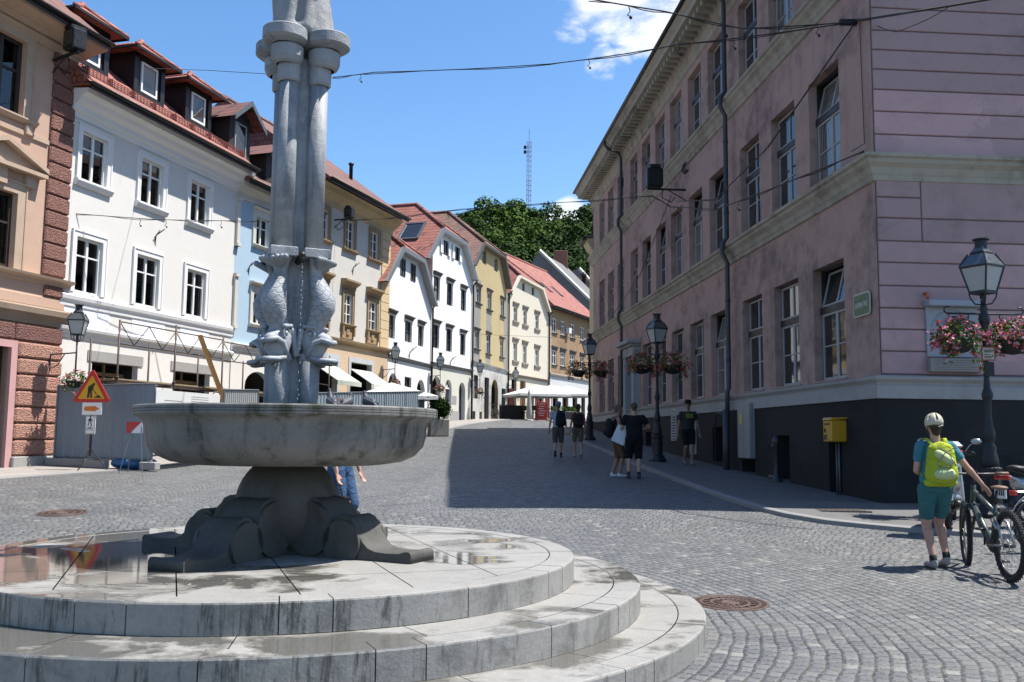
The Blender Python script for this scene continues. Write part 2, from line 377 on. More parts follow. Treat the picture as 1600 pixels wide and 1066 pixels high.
# ---------------------------------------------------------------- cobbles
FX, FY = -1.92, 7.90          # centre of the fountain
def cobble_mat():
    m, g = newmat('cobblestones'); x, y, z = g.xyz(g.pos)[0:3]
    wob = g.n('ShaderNodeTexNoise', Vector=g.pos, Scale=1.3, Detail=3.0).outputs[1]
    wx = g.m('MULTIPLY', g.m('SUBTRACT', g.xyz(wob)[0], .5), .14); wy = g.m('MULTIPLY', g.m('SUBTRACT', g.xyz(wob)[1], .5), .14)
    x = g.m('ADD', x, wx); y = g.m('ADD', y, wy)
    H, Wd = .105, .125
    dx = g.m('SUBTRACT', x, FX); dy = g.m('SUBTRACT', y, FY)
    rr = g.m('SQRT', g.m('ADD', g.m('MULTIPLY', dx, dx), g.m('MULTIPLY', dy, dy)))
    th = g.m('ARCTAN2', dy, dx)
    rowp = g.m('FLOOR', g.m('DIVIDE', rr, H)); up = g.m('MULTIPLY', th, g.m('MULTIPLY', g.m('ADD', rowp, .5), H))
    # fan arcs away from the fountain
    P_, RR = 1.9, 1.45
    xm = g.m('SUBTRACT', g.m('MODULO', g.m('ADD', x, 190.0), P_), P_ / 2); strip = g.m('FLOOR', g.m('DIVIDE', g.m('ADD', x, 190.0), P_))
    vf = g.m('SUBTRACT', y, g.m('SQRT', g.m('SUBTRACT', RR * RR, g.m('MULTIPLY', xm, xm)))); vf = g.m('ADD', vf, 50.0)
    uf = g.m('MULTIPLY', g.m('ARCSINE', g.m('DIVIDE', xm, RR)), RR); uf = g.m('ADD', uf, g.m('MULTIPLY', strip, 3.37))
    sel = g.mr(rr, 6.6, 6.61, smooth=False)
    def pick(a, b): return g.m('ADD', g.m('MULTIPLY', a, g.m('SUBTRACT', 1.0, sel)), g.m('MULTIPLY', b, sel))
    v = g.m('DIVIDE', pick(rr, vf), H); row = g.m('FLOOR', v)
    ro = g.n('ShaderNodeTexWhiteNoise', Vector=g.comb(row, 3.7)).outputs[0]
    u = g.m('ADD', g.m('DIVIDE', pick(up, uf), Wd), g.m('ADD', g.m('MULTIPLY', g.m('MODULO', row, 2.0), .5), g.m('MULTIPLY', ro, .35)))
    col = g.m('FLOOR', u); fu = g.m('FRACT', u); fv = g.m('FRACT', v)
    wn = g.n('ShaderNodeTexWhiteNoise', Vector=g.comb(row, col, g.m('MULTIPLY', sel, 5.0))); w1 = wn.outputs[0]; w2 = g.xyz(wn.outputs[1])[1]
    en = g.m('MULTIPLY', g.m('SUBTRACT', g.noise(g.pos, 26, 3), .5), .035)
    eu = g.m('MULTIPLY', g.m('MINIMUM', fu, g.m('SUBTRACT', 1.0, fu)), Wd); ev = g.m('MULTIPLY', g.m('MINIMUM', fv, g.m('SUBTRACT', 1.0, fv)), H)
    e = g.m('ADD', g.m('MINIMUM', eu, ev), en)
    joint = g.mr(e, .001, .0095, 1.0, 0.0)
    base = g.ramp(w1, [(0, (.125, .135, .145)), (.35, (.175, .185, .195)), (.7, (.225, .232, .235)), (.94, (.265, .265, .255)), (.96, (.38, .37, .34)), (1, (.44, .43, .39))], 'LINEAR')
    mott = g.noise(g.pos, 45, 4, .7); base = g.mix(.35, base, g.mix(mott, (.08, .085, .09), (.36, .36, .36)))
    big = g.noise(g.pos, .35, 4, .6); base = g.mix(g.mr(big, .4, .75, 0, .35), base, (.30, .285, .26)); base = g.mix(g.mr(g.noise(g.pos, .9, 5, .7, .6), .5, .72, 0, .4), base, (.11, .112, .115))
    jc = g.mix(g.mr(g.noise(g.pos, 1.7, 4), .45, .62), (.05, .048, .042), (.15, .145, .10))
    c = g.mix(g.m('MULTIPLY', joint, .92), base, jc)
    g.set(g.b.inputs['Base Color'], c)
    g.set(g.b.inputs['Roughness'], g.m('ADD', g.m('MULTIPLY', w2, .2), .5)); g.b.inputs['Specular IOR Level'].default_value = .4
    h = g.m('ADD', g.m('MULTIPLY', g.mr(e, 0.0, .028), 1.0), g.m('ADD', g.m('MULTIPLY', mott, .12), g.m('MULTIPLY', w2, .3)))
    g.set(g.b.inputs['Normal'], g.bump(h, .75, .022)); return m
def slab_mat(name, col, dark, w=.9, h=.5, rot=0.0):
    m, g = newmat(name)
    br = g.n('ShaderNodeTexBrick', Vector=g.pos, Scale=1.0); br.offset = .5
    br.inputs['Color1'].default_value = (*col, 1); br.inputs['Color2'].default_value = (*[q * .86 for q in col], 1); br.inputs['Mortar'].default_value = (*[q * .35 for q in col], 1)
    br.inputs['Brick Width'].default_value = w; br.inputs['Row Height'].default_value = h; br.inputs['Mortar Size'].default_value = .006; br.inputs['Mortar Smooth'].default_value = .2
    n = g.noise(g.pos, 1.4, 6, .68, .5)
    c = g.mix(g.mr(n, .45, .72, 0, .7), br.outputs[0], dark); c = g.mix(.25, c, g.mix(g.noise(g.pos, 80, 3), (0, 0, 0), (1, 1, 1)), 'OVERLAY')
    g.set(g.b.inputs['Base Color'], c); g.b.inputs['Roughness'].default_value = .8
    g.set(g.b.inputs['Normal'], g.bump(g.m('ADD', g.m('MULTIPLY', br.outputs[1], -2.0), g.noise(g.pos, 60, 3)), .3, .01)); return m
M_cob = cobble_mat()
def struct(o, label=None): o['kind'] = 'structure'; return o
xs = [-700, -250, -110, -60] + [-40 + i * 2 for i in range(11)] + [-19 + i for i in range(39)] + [22 + i * 3 for i in range(8)] + [60, 110, 250, 700]
ys = [-300, -90, -40, -20, -10, -5] + [i for i in range(0, 100)] + [104 + 4 * i for i in range(7)] + [180, 300, 900]
mb = MB(); mb.smooth = True
mb.add([V(x, y, gz(x, y)) for y in ys for x in xs], [(j * len(xs) + i, j * len(xs) + i + 1, (j + 1) * len(xs) + i + 1, (j + 1) * len(xs) + i) for j in range(len(ys) - 1) for i in range(len(xs) - 1)])
struct(mb.build('cobbled_street', M_cob))
# ---- pavements (sheets with a kerb edge)
M_pav = slab_mat('pavement_stone', (.20, .195, .19), (.11, .105, .10), 1.1, .6)
M_pavl = slab_mat('left_pavement_stone', (.36, .33, .30), (.24, .21, .19), 1.2, .8)
M_kerb = stone('kerb_granite', (.27, .265, .255), (.15, .145, .14), 1.0, .2, .5)
A_P = -.0796; PC = V(6.67, 16.7, 0); PINK_L = 31.0
def pinkpt(s, off): return V(PC.x + math.sin(A_P) * s - math.cos(A_P) * off, PC.y + math.cos(A_P) * s + math.sin(A_P) * off, 0)
kerb = [ground_at(*p) for p in ((911, 693), (950, 709), (990, 727), (1030, 743), (1069, 758), (1100, 770), (1130, 781), (1162, 791.5), (1195, 801), (1225, 808.5), (1287, 819), (1350, 826), (1440, 834), (1530, 840), (1640, 845))]
kerb = [V(p.x, p.y, 0) for p in kerb]; k0 = kerb[0]; kd = (kerb[1] - kerb[0]).normalized()
kerb = [V(2.2, 62, 0), V(2.6, 50, 0)] + kerb + [V(14, kerb[-1].y - .1, 0), V(40, kerb[-1].y, 0)]
def strip_between(name, A, B, mat, h, kmat=None, kw=.14, nsub=6):
    """sheet between polyline A (kerb) and B, lifted h above the ground"""
    def res(P, n):
        L = [0]
        for i in range(len(P) - 1): L.append(L[-1] + (P[i + 1] - P[i]).length)
        out = []
        for k in range(n + 1):
            t = L[-1] * k / n; i = 0
            while i < len(L) - 2 and L[i + 1] < t: i += 1
            out.append(P[i].lerp(P[i + 1], (t - L[i]) / max(1e-6, L[i + 1] - L[i])))
        return out
    n = 90; a, b = res(A, n), res(B, n); mb = MB(); mk = MB()
    vs = []
    for i in range(n + 1):
        d = (b[i] - a[i]); dn = d.normalized()
        s0 = a[i] + dn * (kw if kmat else 0)
        for j in range(nsub + 1):
            p = s0.lerp(b[i], j / nsub); vs.append(V(p.x, p.y, gz(p.x, p.y) + h))
    w = nsub + 1
    mb.smooth = True
    mb.add(vs, [(i * w + j, i * w + j + 1, (i + 1) * w + j + 1, (i + 1) * w + j) for i in range(n) for j in range(nsub)])
    struct(mb.build(name, mat))
    if kmat:
        vs = []
        for i in range(n + 1):
            d = (b[i] - a[i]).normalized(); p = a[i]; q = a[i] + d * kw; z = gz(p.x, p.y)
            vs += [V(p.x, p.y, z - .1), V(p.x + d.x * .01, p.y + d.y * .01, z + h - .005), V(p.x + d.x * .03, p.y + d.y * .03, z + h + .004), V(q.x, q.y, gz(q.x, q.y) + h + .004), V(q.x, q.y, z - .1)]
        mk.add(vs, [(i * 5 + j, i * 5 + j + 1, (i + 1) * 5 + j + 1, (i + 1) * 5 + j) for i in range(n) for j in range(4)])
        struct(mk.build('kerb', kmat))
far = [V(2.2 + 4, 62, 0), V(2.6 + 3.5, 50, 0)]
inner = [V(5, 62, 0), pinkpt(31.5, -.3), pinkpt(20, -.3), pinkpt(10, -.3), pinkpt(0, -.3), V(14, 17.4, 0), V(40, 19.5, 0)]
# pair the kerb with the building line by depth so that the sheet stays even
Bk = []
for p in kerb:
    if p.x < 4.6: Bk.append(pinkpt(max(0, (p.y - 16.7) / math.cos(A_P)), -.3) if p.y > 17.2 else None)
    else: Bk.append(None)
xs_k = [p for p in kerb]
def inn(i):
    p = kerb[i]
    if p.y > 20: return pinkpt((p.y - 16.7) + .0, -.3)
    t = i - next(k for k in range(len(kerb)) if kerb[k].y <= 20)
    m_ = len(kerb) - 1 - next(k for k in range(len(kerb)) if kerb[k].y <= 20)
    q = t / m_
    path = [pinkpt(3.2, -.3), pinkpt(1.2, -.3), pinkpt(0, -.3), V(8, 17.1, 0), V(10, 17.3, 0), V(14, 17.7, 0), V(40, 20.3, 0)]
    k = q * (len(path) - 1); j = min(int(k), len(path) - 2); return path[j].lerp(path[j + 1], k - j)
PAVH = .07
def strip_pairs(name, A, B, mat, h, kmat, kw=.15, nsub=8, sub=8):
    AA, BB = [], []
    for i in range(len(A) - 1):
        for k in range(sub): AA.append(A[i].lerp(A[i + 1], k / sub)); BB.append(B[i].lerp(B[i + 1], k / sub))
    AA.append(A[-1]); BB.append(B[-1]); n = len(AA) - 1
    mb = MB(); mb.smooth = True; vs = []
    for a, b in zip(AA, BB):
        d = (b - a).normalized(); s0 = a + d * kw
        for j in range(nsub + 1):
            p = s0.lerp(b, j / nsub); vs.append(V(p.x, p.y, gz(p.x, p.y) + h))
    w = nsub + 1
    mb.add(vs, [(i * w + j, (i + 1) * w + j, (i + 1) * w + j + 1, i * w + j + 1) for i in range(n) for j in range(nsub)])
    struct(mb.build(name, mat))
    mk = MB(); vs = []
    for a, b in zip(AA, BB):
        d = (b - a).normalized(); q = a + d * kw; z = gz(a.x, a.y)
        vs += [V(a.x, a.y, z - .1), V(a.x + d.x * .008, a.y + d.y * .008, z + h - .008), V(a.x + d.x * .03, a.y + d.y * .03, z + h + .004), V(q.x, q.y, gz(q.x, q.y) + h + .004), V(q.x, q.y, z - .1)]
    mk.add(vs, [(i * 5 + j, (i + 1) * 5 + j, (i + 1) * 5 + j + 1, i * 5 + j + 1) for i in range(n) for j in range(4)])
    struct(mk.build('kerb', kmat))
strip_pairs('right_pavement', kerb, [inn(i) for i in range(len(kerb))], M_pav, PAVH, M_kerb)
LP = [V(-24, -18, 0), V(-18, 4, 0), V(-12.3, 24.9, 0), V(-10.07, 33, 0), V(-6.1, 45.17, 0), V(-4.55, 51.93, 0), V(-2.54, 58.1, 0), V(-.29, 66.91, 0), V(2.98, 74.76, 0), V(7.19, 84.06, 0), V(11, 92, 0)]
LK = [V(-20, -18, 0), V(-14.3, 4, 0), V(-9.6, 23.6, 0), V(-7.3, 32, 0), V(-3.6, 44.2, 0), V(-2.4, 51.2, 0), V(-.6, 57.3, 0), V(1.4, 65.8, 0), V(4.6, 73.8, 0), V(8.7, 83.1, 0), V(12.7, 91, 0)]
strip_pairs('left_pavement', LK, LP, M_pavl, .03, M_kerb, kw=.25)

# ---------------------------------------------------------------- fountain
def fountain_stone(name, wet=True):
    m, g = newmat(name); p = g.pos; x, y, z = g.xyz(p)[0:3]
    nrm = g.xyz(g.nt.nodes.new('ShaderNodeNewGeometry').outputs['Normal'])[2]
    dx = g.m('SUBTRACT', x, FX); dy = g.m('SUBTRACT', y, FY); th = g.m('ARCTAN2', dy, dx)
    big = g.noise(p, 1.9, 7, .68, .9); fine = g.noise(p, 50, 4, .7); vein = g.noise(p, 2.6, 8, .72, 2.2)
    blk = g.n('ShaderNodeTexVoronoi', Vector=g.comb(g.m('MULTIPLY', th, 3.2), g.m('MULTIPLY', z, 3.0)), Scale=1.0).outputs['Color']
    c = g.mix(g.xyz(blk)[0], (.395, .38, .35), (.46, .445, .41))
    c = g.mix(g.mr(big, .38, .72, 0, .6), c, (.33, .318, .295))
    c = g.mix(g.mr(g.m('ABSOLUTE', g.m('SUBTRACT', vein, .5)), 0, .018, .45, 0), c, (.52, .52, .50))
    # black run marks on the risers
    stv = g.noise(g.comb(g.m('MULTIPLY', th, 26.0), g.m('MULTIPLY', z, 1.2), 0.0), 1.0, 5, .75, .2)
    side = g.mr(g.m('ABSOLUTE', nrm), .3, .7, 1.0, 0.0)
    frontish = g.mr(g.m('ADD', g.m('MULTIPLY', dx, .45), g.m('MULTIPLY', dy, 1.0)), -2.2, .4, 1.0, .15)
    stm = g.m('MULTIPLY', g.m('MULTIPLY', g.mr(stv, .50, .66), side), frontish)
    c = g.mix(g.m('MULTIPLY', stm, .85), c, (.05, .048, .042))
    c = g.mix(g.m('MULTIPLY', g.m('MULTIPLY', g.mr(g.noise(p, 3.2, 6, .7, .5), .47, .7), side), .55), c, (.12, .115, .10))
    # wet patches and standing water on the treads
    wn = g.noise(g.vm('MULTIPLY', p, (1.0, 1.15, 1.0)), 1.15, 5, .6, .35)
    leftness = g.mr(dx, -2.2, 1.3, .16, -.10)
    ww = g.m('ADD', wn, g.m('MULTIPLY', leftness, g.mr(g.m('ABSOLUTE', z), .45, .5, 0.2, 1.0)))
    rr_ = g.m('SQRT', g.m('ADD', g.m('MULTIPLY', dx, dx), g.m('MULTIPLY', dy, dy)))
    ww = g.m('ADD', ww, g.m('MULTIPLY', g.m('MULTIPLY', g.mr(z, .5, .55), g.mr(rr_, 1.3, 2.5, .055, -.01)), 1.0))
    wetm = g.m('MULTIPLY', g.mr(ww, .525, .56), g.mr(nrm, .8, .95))
    damp = g.m('MULTIPLY', g.mr(ww, .47, .53), g.mr(nrm, .8, .95))
    c = g.mix(g.m('MULTIPLY', damp, .55), c, (.17, .155, .12))
    c = g.mix(g.m('MULTIPLY', wetm, .55), c, (.10, .095, .08))
    c = g.mix(.22, c, g.mix(fine, (0, 0, 0), (1, 1, 1)), 'OVERLAY')
    g.set(g.b.inputs['Base Color'], c)
    g.set(g.b.inputs['Roughness'], g.m('SUBTRACT', g.m('SUBTRACT', .62, g.m('MULTIPLY', damp, .25)), g.m('MULTIPLY', wetm, .34)))
    g.set(g.b.inputs['Specular IOR Level'], g.m('ADD', .4, g.m('MULTIPLY', wetm, .5)))
    h = g.m('MULTIPLY', g.m('ADD', fine, g.m('MULTIPLY', g.noise(p, 9, 5), 2.0)), g.m('SUBTRACT', 1.0, g.m('MULTIPLY', wetm, .97)))
    g.set(g.b.inputs['Normal'], g.bump(h, .28, .008)); return m
M_step = fountain_stone('fountain_steps_marble')
M_joint = plain('joint_mortar', (.085, .078, .062), .9)
M_marb = stone('column_marble', (.37, .385, .40), (.15, .155, .165), 1.6, .8, .85, .6, .6, white=(.46, .47, .48))
M_basin = stone('basin_marble', (.245, .24, .225), (.045, .042, .034), 1.0, 1.0, .9, .62, .3, moss=(.055, .055, .012))
M_base = stone('base_marble', (.15, .145, .13), (.055, .052, .046), 1.4, .5, .8, .65, .3)
fount = thing('fountain', 'tall grey marble fountain with carved dolphins and wide round basin on three circular steps', 'fountain', (0, 0, 0))
R1, R2, R3, RISE, ZP = 2.45, 2.983, 3.485, .1905, .572
BLK = [1.0, .32, 1.0, .95, .3, 1.05, .36, .95, .34, 1.0]
def curb(Ro, Ri, zt, zb, seed, name):
    mb = MB(); rnd = random.Random(seed); t = seed * .37; end = t + 2 * math.pi; gap = .008 / Ro; i = seed
    while t < end - .02:
        w = BLK[i % len(BLK)] * .92 / Ro; i += 1
        if end - (t + w) < .14: w = end - t
        t0, t1 = t + gap / 2, t + w - gap / 2; n = max(2, int(w / .045)); dz = rnd.uniform(-.0015, .0015)
        prof = [(Ri, zb), (Ri, zt - .006), (Ri + .006, zt), (Ro - .014, zt), (Ro - .004, zt - .004), (Ro, zt - .014), (Ro, zb)]
        vs = []
        for k in range(n + 1):
            a = t0 + (t1 - t0) * k / n
            for r, z in prof: vs.append(V(FX + r * math.cos(a), FY + r * math.sin(a), z + dz))
        m_ = len(prof)
        fs = [(k * m_ + j, (k + 1) * m_ + j, (k + 1) * m_ + j + 1, k * m_ + j + 1) for k in range(n) for j in range(m_ - 1)]
        fs += [tuple(range(m_)), tuple(n * m_ + j for j in reversed(range(m_)))]
        mb.add(vs, fs); t += w
    o = mb.build(name, M_step, fount); fixn(o); return o
def treads(Ro, Ri, z, seed):
    mb = MB(); rnd = random.Random(seed); t = seed * .21; end = t + 2 * math.pi; gap = .007 / Ro
    while t < end - .02:
        w = rnd.uniform(.85, 1.15) / Ro
        if end - (t + w) < .2: w = end - t
        t0, t1 = t + gap / 2, t + w - gap / 2; n = max(3, int(w * Ro / .06))
        vs = []
        for k in range(n + 1):
            a = t0 + (t1 - t0) * k / n
            for r in (Ri, Ro - .006): vs.append(V(FX + r * math.cos(a), FY + r * math.sin(a), z))
        mb.add(vs, [(k * 2, k * 2 + 1, k * 2 + 3, k * 2 + 2) for k in range(n)]); t += w
    return mb.build('tread_slabs', M_step, fount)
def disc(Ro, z, mat, name, Ri=0.0):
    mb = MB(); mb.lathe([(Ri, z), (Ro, z)] if Ri else [(0.0001, z), (Ro, z)], 96, (FX, FY, 0)); return mb.build(name, mat, fount)
curb(R1, R1 - .2, ZP, ZP - RISE, 1, 'step_curb'); curb(R2, R2 - .21, ZP - RISE, ZP - 2 * RISE, 2, 'step_curb'); curb(R3, R3 - .21, ZP - 2 * RISE, -.12, 3, 'step_curb')
mb = MB()
mb.lathe([(R1 - .19, ZP - .0055), (0.001, ZP - .0055)], 96, (FX, FY, 0)); mb.lathe([(R1 - .012, ZP - RISE - .1), (R1 - .012, ZP - .03)], 96, (FX, FY, 0))
mb.lathe([(R2 - .19, ZP - RISE - .0055), (R1 - .1, ZP - RISE - .0055)], 96, (FX, FY, 0)); mb.lathe([(R2 - .012, ZP - RISE * 2 - .1), (R2 - .012, ZP - RISE - .03)], 96, (FX, FY, 0))
mb.lathe([(R3 - .19, ZP - 2 * RISE - .0055), (R2 - .1, ZP - 2 * RISE - .0055)], 96, (FX, FY, 0)); mb.lathe([(R3 - .012, -.12), (R3 - .012, ZP - 2 * RISE - .03)], 96, (FX, FY, 0))
mb.build('joint_bed', M_joint, fount)
treads(R2 - .21, R1 - .001, ZP - RISE - .003, 5); treads(R3 - .21, R2 - .001, ZP - 2 * RISE - .003, 6)
# platform flags: straight joints cut by the curb circle
def flags():
    mb = MB(); Rr = R1 - .206; a0 = R(20); ca, sa = math.cos(a0), math.sin(a0); cuts_u = [-2.3, -1.55, -.83, -.12, .6, 1.28, 2.3]; g_ = .0045
    rows = [-2.3, -1.5, -.72, .1, .9, 1.6, 2.3]
    for i in range(len(cuts_u) - 1):
        for j in range(len(rows) - 1):
            sh = .0
            poly = [(cuts_u[i] + g_, rows[j] + g_ + sh), (cuts_u[i + 1] - g_, rows[j] + g_ + sh), (cuts_u[i + 1] - g_, rows[j + 1] - g_ + sh), (cuts_u[i] + g_, rows[j + 1] - g_ + sh)]
            # clip with the circle by subdividing the outline
            def clip(poly, n=72):
                for k in range(n):
                    nx, ny = math.cos(2 * math.pi * k / n), math.sin(2 * math.pi * k / n); out = []
                    for q in range(len(poly)):
                        A, B = poly[q], poly[(q + 1) % len(poly)]; da = A[0] * nx + A[1] * ny - Rr; db = B[0] * nx + B[1] * ny - Rr
                        if da <= 0: out.append(A)
                        if (da < 0 < db) or (db < 0 < da):
                            t = da / (da - db); out.append((A[0] + (B[0] - A[0]) * t, A[1] + (B[1] - A[1]) * t))
                    poly = out
                    if len(poly) < 3: return []
                return poly
            p = clip(poly)
            if len(p) > 2: mb.add([V(FX + u * ca - v * sa, FY + u * sa + v * ca, ZP - .003) for u, v in p], [tuple(range(len(p)))])
    return mb.build('platform_flags', M_step, fount)
flags()
BX, BY = -1.88, 7.90; BC = (BX, BY, 0)
mb = MB(); mb.smooth = True
mb.lathe([(.30, 1.30), (.80, 1.292), (.95, 1.315), (1.06, 1.365), (1.13, 1.44), (1.155, 1.53), (1.16, 1.60), (1.175, 1.645), (1.215, 1.672), (1.232, 1.676)], 128, BC)
mb.smooth = False
mb.lathe([(1.232, 1.676), (1.25, 1.690), (1.25, 1.705), (1.244, 1.708), (1.25, 1.711), (1.25, 1.725), (1.244, 1.728), (1.25, 1.731), (1.25, 1.750), (1.24, 1.761), (1.08, 1.765), (1.05, 1.75), (1.03, 1.60), (.8, 1.48), (.001, 1.46)], 128, BC)
mb.build('basin', M_basin, fount)
M_water = bpy.data.materials.new('basin_water'); M_water.use_nodes = True
g = G(M_water.node_tree); b_ = M_water.node_tree.nodes['Principled BSDF']; b_.inputs['Base Color'].default_value = (.03, .045, .04, 1); b_.inputs['Roughness'].default_value = .04
geo = g.n('ShaderNodeNewGeometry'); g.set(b_.inputs['Normal'], g.bump(g.noise(geo.outputs['Position'], 14, 3), .25, .02))
mb = MB(); mb.lathe([(.0001, 1.69), (1.045, 1.69)], 64, BC); mb.build('water', M_water, fount)
mb = MB(); mb.smooth = True; mb.ball((BX, BY, .955), (.425, .425, .43), 40, 24); mb.build('globe', M_base, fount)
# scroll feet
def foot(ang):
    Mx = Matrix.Translation((BX, BY, ZP)) @ Matrix.Rotation(ang, 4, 'Z')
    prof = []
    for t in range(0, 13):   # inner volute
        a = R(180 - 15 * t); prof.append((.40 + .23 * math.cos(a), .22 + .24 * math.sin(a)))
    prof = [q for q in prof if q[0] < .56]
    prof += [(.575, .33), (.595, .275), (.615, .262), (.64, .30), (.68, .325), (.73, .33), (.78, .31), (.825, .265), (.86, .20), (.90, .135), (.95, .09), (1.02, .068), (1.12, .062), (1.24, .066), (1.30, .084), (1.335, .084), (1.352, .062), (1.352, -.004), (.17, -.004)]
    mb = MB(); n = len(prof); w = .165
    vs = [Mx @ V(u, -w, v) for u, v in prof] + [Mx @ V(u, w, v) for u, v in prof]
    mb.smooth = False
    tr = tessellate_polygon([[V(u, v, 0) for u, v in prof]])
    mb.add(vs, [tuple(t) for t in tr] + [tuple(n + i for i in reversed(t)) for t in tr])
    mb.smooth = True; mb.add(vs, [(i, (i + 1) % n, n + (i + 1) % n, n + i) for i in range(n)])
    mb.smooth = False
    for sgn in (-1, 1):   # proud volute discs on the sides
        for cx, cz, r in ((.39, .215, .215), (.71, .12, .175)):
            pts = [(cx + r * math.cos(R(6 * k)), max(0.0, cz + r * math.sin(R(6 * k)))) for k in range(60)]
            y0, y1 = sgn * w, sgn * (w + .03); k_ = len(pts)
            mb.add([Mx @ V(u, y0, v) for u, v in pts] + [Mx @ V(u, y1, v) for u, v in pts], [(i, (i + 1) % k_, k_ + (i + 1) % k_, k_ + i) for i in range(k_)] + [tuple(range(k_, 2 * k_))])
    o = mb.build('scroll_foot', M_base, fount); fixn(o); return o
for a in (-27, -114, 160, 66): foot(R(a))
# column: four shafts round a core
CR = R(24)
def cpos(k, r):   # k 0..3: near-left, right, far-right, far-left
    a = CR + R(-135 + 90 * k); return V(BX + r * math.cos(a), BY + r * math.sin(a), 0)
def zpx(y, d=7.9): return CAMZ + (678 - y) / F_PX * d
Z_DH, Z_DB, Z_PL, Z_CAP = 2.21, 2.02, 3.06, 4.66
mb = MB(); mb.box(-.115, .115, -.115, .115, 1.46, 4.80, Matrix.Translation((BX, BY, 0)) @ Matrix.Rotation(CR, 4, 'Z')); mb.build('column_core', M_marb, fount)
for k in range(4):
    c = cpos(k, .178); mb = MB(); mb.smooth = True
    mb.lathe([(.083, 1.46), (.083, 2.35)], 28, c); mb.build('lower_shaft', M_marb, fount)
    c = cpos(k, .180); mb = MB(); mb.smooth = True
    mb.lathe([(.081, 3.10), (.079, 4.62)], 28, c); mb.build('upper_shaft', M_marb, fount)
    # flat plates above the dolphins' tails
    mb = MB(); c = cpos(k, .20); mb.bbox(-.115, .115, -.115, .115, 3.025, 3.105, .006, Matrix.Translation(c) @ Matrix.Rotation(CR + R(0), 4, 'Z')); mb.build('plate', M_marb, fount)
    # capital
    mb = MB(); mb.smooth = True
    c0, c1, c2 = cpos(k, .187), cpos(k, .225), cpos(k, .262)
    mb.slathe([(.082, 4.555), (.097, 4.57), (.099, 4.715), (.06, 4.715)], 32, c0)
    mb.slathe([(.09, 4.70), (.118, 4.715), (.138, 4.76), (.140, 4.85), (.09, 4.885)], 32, c1)
    mb.slathe([(.10, 4.865), (.165, 4.885), (.190, 4.905), (.190, 4.99), (.182, 5.0), (.02, 5.005)], 40, c2)
    mb.build('capital', M_marb, fount)
# dolphins: tail up under the plate, head down
def dolphin(k):
    a = CR + R(-135 + 90 * k); M2 = Matrix.Translation((BX, BY, 0)) @ Matrix.Rotation(a, 4, 'Z')   # local +x outward
    body = MB(); body.smooth = True
    P = [(.225, 3.02, .040, .115), (.215, 2.97, .045, .085), (.205, 2.91, .052, .056), (.23, 2.84, .070, .072), (.268, 2.76, .088, .092), (.298, 2.67, .100, .106), (.29, 2.58, .100, .106), (.25, 2.50, .088, .094), (.205, 2.43, .080, .085), (.20, 2.37, .095, .10), (.215, 2.31, .105, .12), (.22, 2.24, .09, .11), (.2, 2.18, .06, .08)]
    n = 20; vs = []; fs = []
    for i, (x, z, rx, ry) in enumerate(P):
        for q in range(n):
            t = 2 * math.pi * q / n; rr = 1 + (.05 * math.cos(8 * t) if i < 2 else 0); vs.append(M2 @ V(x + rx * math.cos(t) * rr, ry * math.sin(t) * rr, z))
    for i in range(len(P) - 1):
        for q in range(n): fs.append((i * n + q, i * n + (q + 1) % n, (i + 1) * n + (q + 1) % n, (i + 1) * n + q))
    body.add(vs, fs + [tuple(range(n)), tuple(len(vs) - 1 - q for q in range(n))])
    # tail fluke shell
    for q in range(7):
        t = R(-60 + 20 * q); body.cap(M2 @ V(.22, 0, 2.93), .022, M2 @ V(.30 + .03 * math.cos(t), .125 * math.sin(t) * 1.1, 3.005), .026, n=8)
    o = body.build('dolphin', M_dol, fount)
    h = MB(); h.smooth = True
    sd = (-math.sin(a), math.cos(a), 0)
    h.ball(M2 @ V(.20, 0, 2.33), (.115, .105, .115), 16, 12)
    h.cap(M2 @ V(.20, 0, 2.375), .095, M2 @ V(.335, 0, 2.335), .055, side=sd, flat=(1.0, .75))
    h.cap(M2 @ V(.16, 0, 2.17), .095, M2 @ V(.36, 0, 2.135), .058, side=sd, flat=(1.0, .42))
    for sg in (-1, 1):
        h.tube([M2 @ V(.40, 0, 2.30), M2 @ V(.385, .05 * sg, 2.31), M2 @ V(.335, .072 * sg, 2.325), M2 @ V(.275, .092 * sg, 2.295), M2 @ V(.235, .100 * sg, 2.235), M2 @ V(.215, .098 * sg, 2.175)], [.020, .024, .025, .024, .02, .014], 8)
        h.tube([M2 @ V(.425, 0, 2.15), M2 @ V(.40, .058 * sg, 2.15), M2 @ V(.32, .084 * sg, 2.155), M2 @ V(.235, .097 * sg, 2.175)], [.02, .023, .022, .016], 8)
        h.ball(M2 @ V(.235, .084 * sg, 2.375), .028, 10, 8); h.tube([M2 @ V(.235 + .046 * math.cos(R(w)), .098 * sg, 2.375 + .042 * math.sin(R(w))) for w in range(0, 360, 30)], .010, 6, closed=True)
        h.cap(M2 @ V(.15, .095 * sg, 2.40), .034, M2 @ V(.12, .112 * sg, 2.20), .02, n=8); h.cap(M2 @ V(.18, .10 * sg, 2.44), .02, M2 @ V(.27, .10 * sg, 2.43), .02, n=8)
    h.cap(M2 @ V(.16, 0, 2.17), .095, M2 @ V(.18, 0, 2.10), .05)
    ho = h.build('dolphin_head', M_dolh, o)
M_dolh = stone('dolphin_head_marble', (.41, .43, .45), (.24, .25, .26), 2.0, .4, .5, .55, .3)
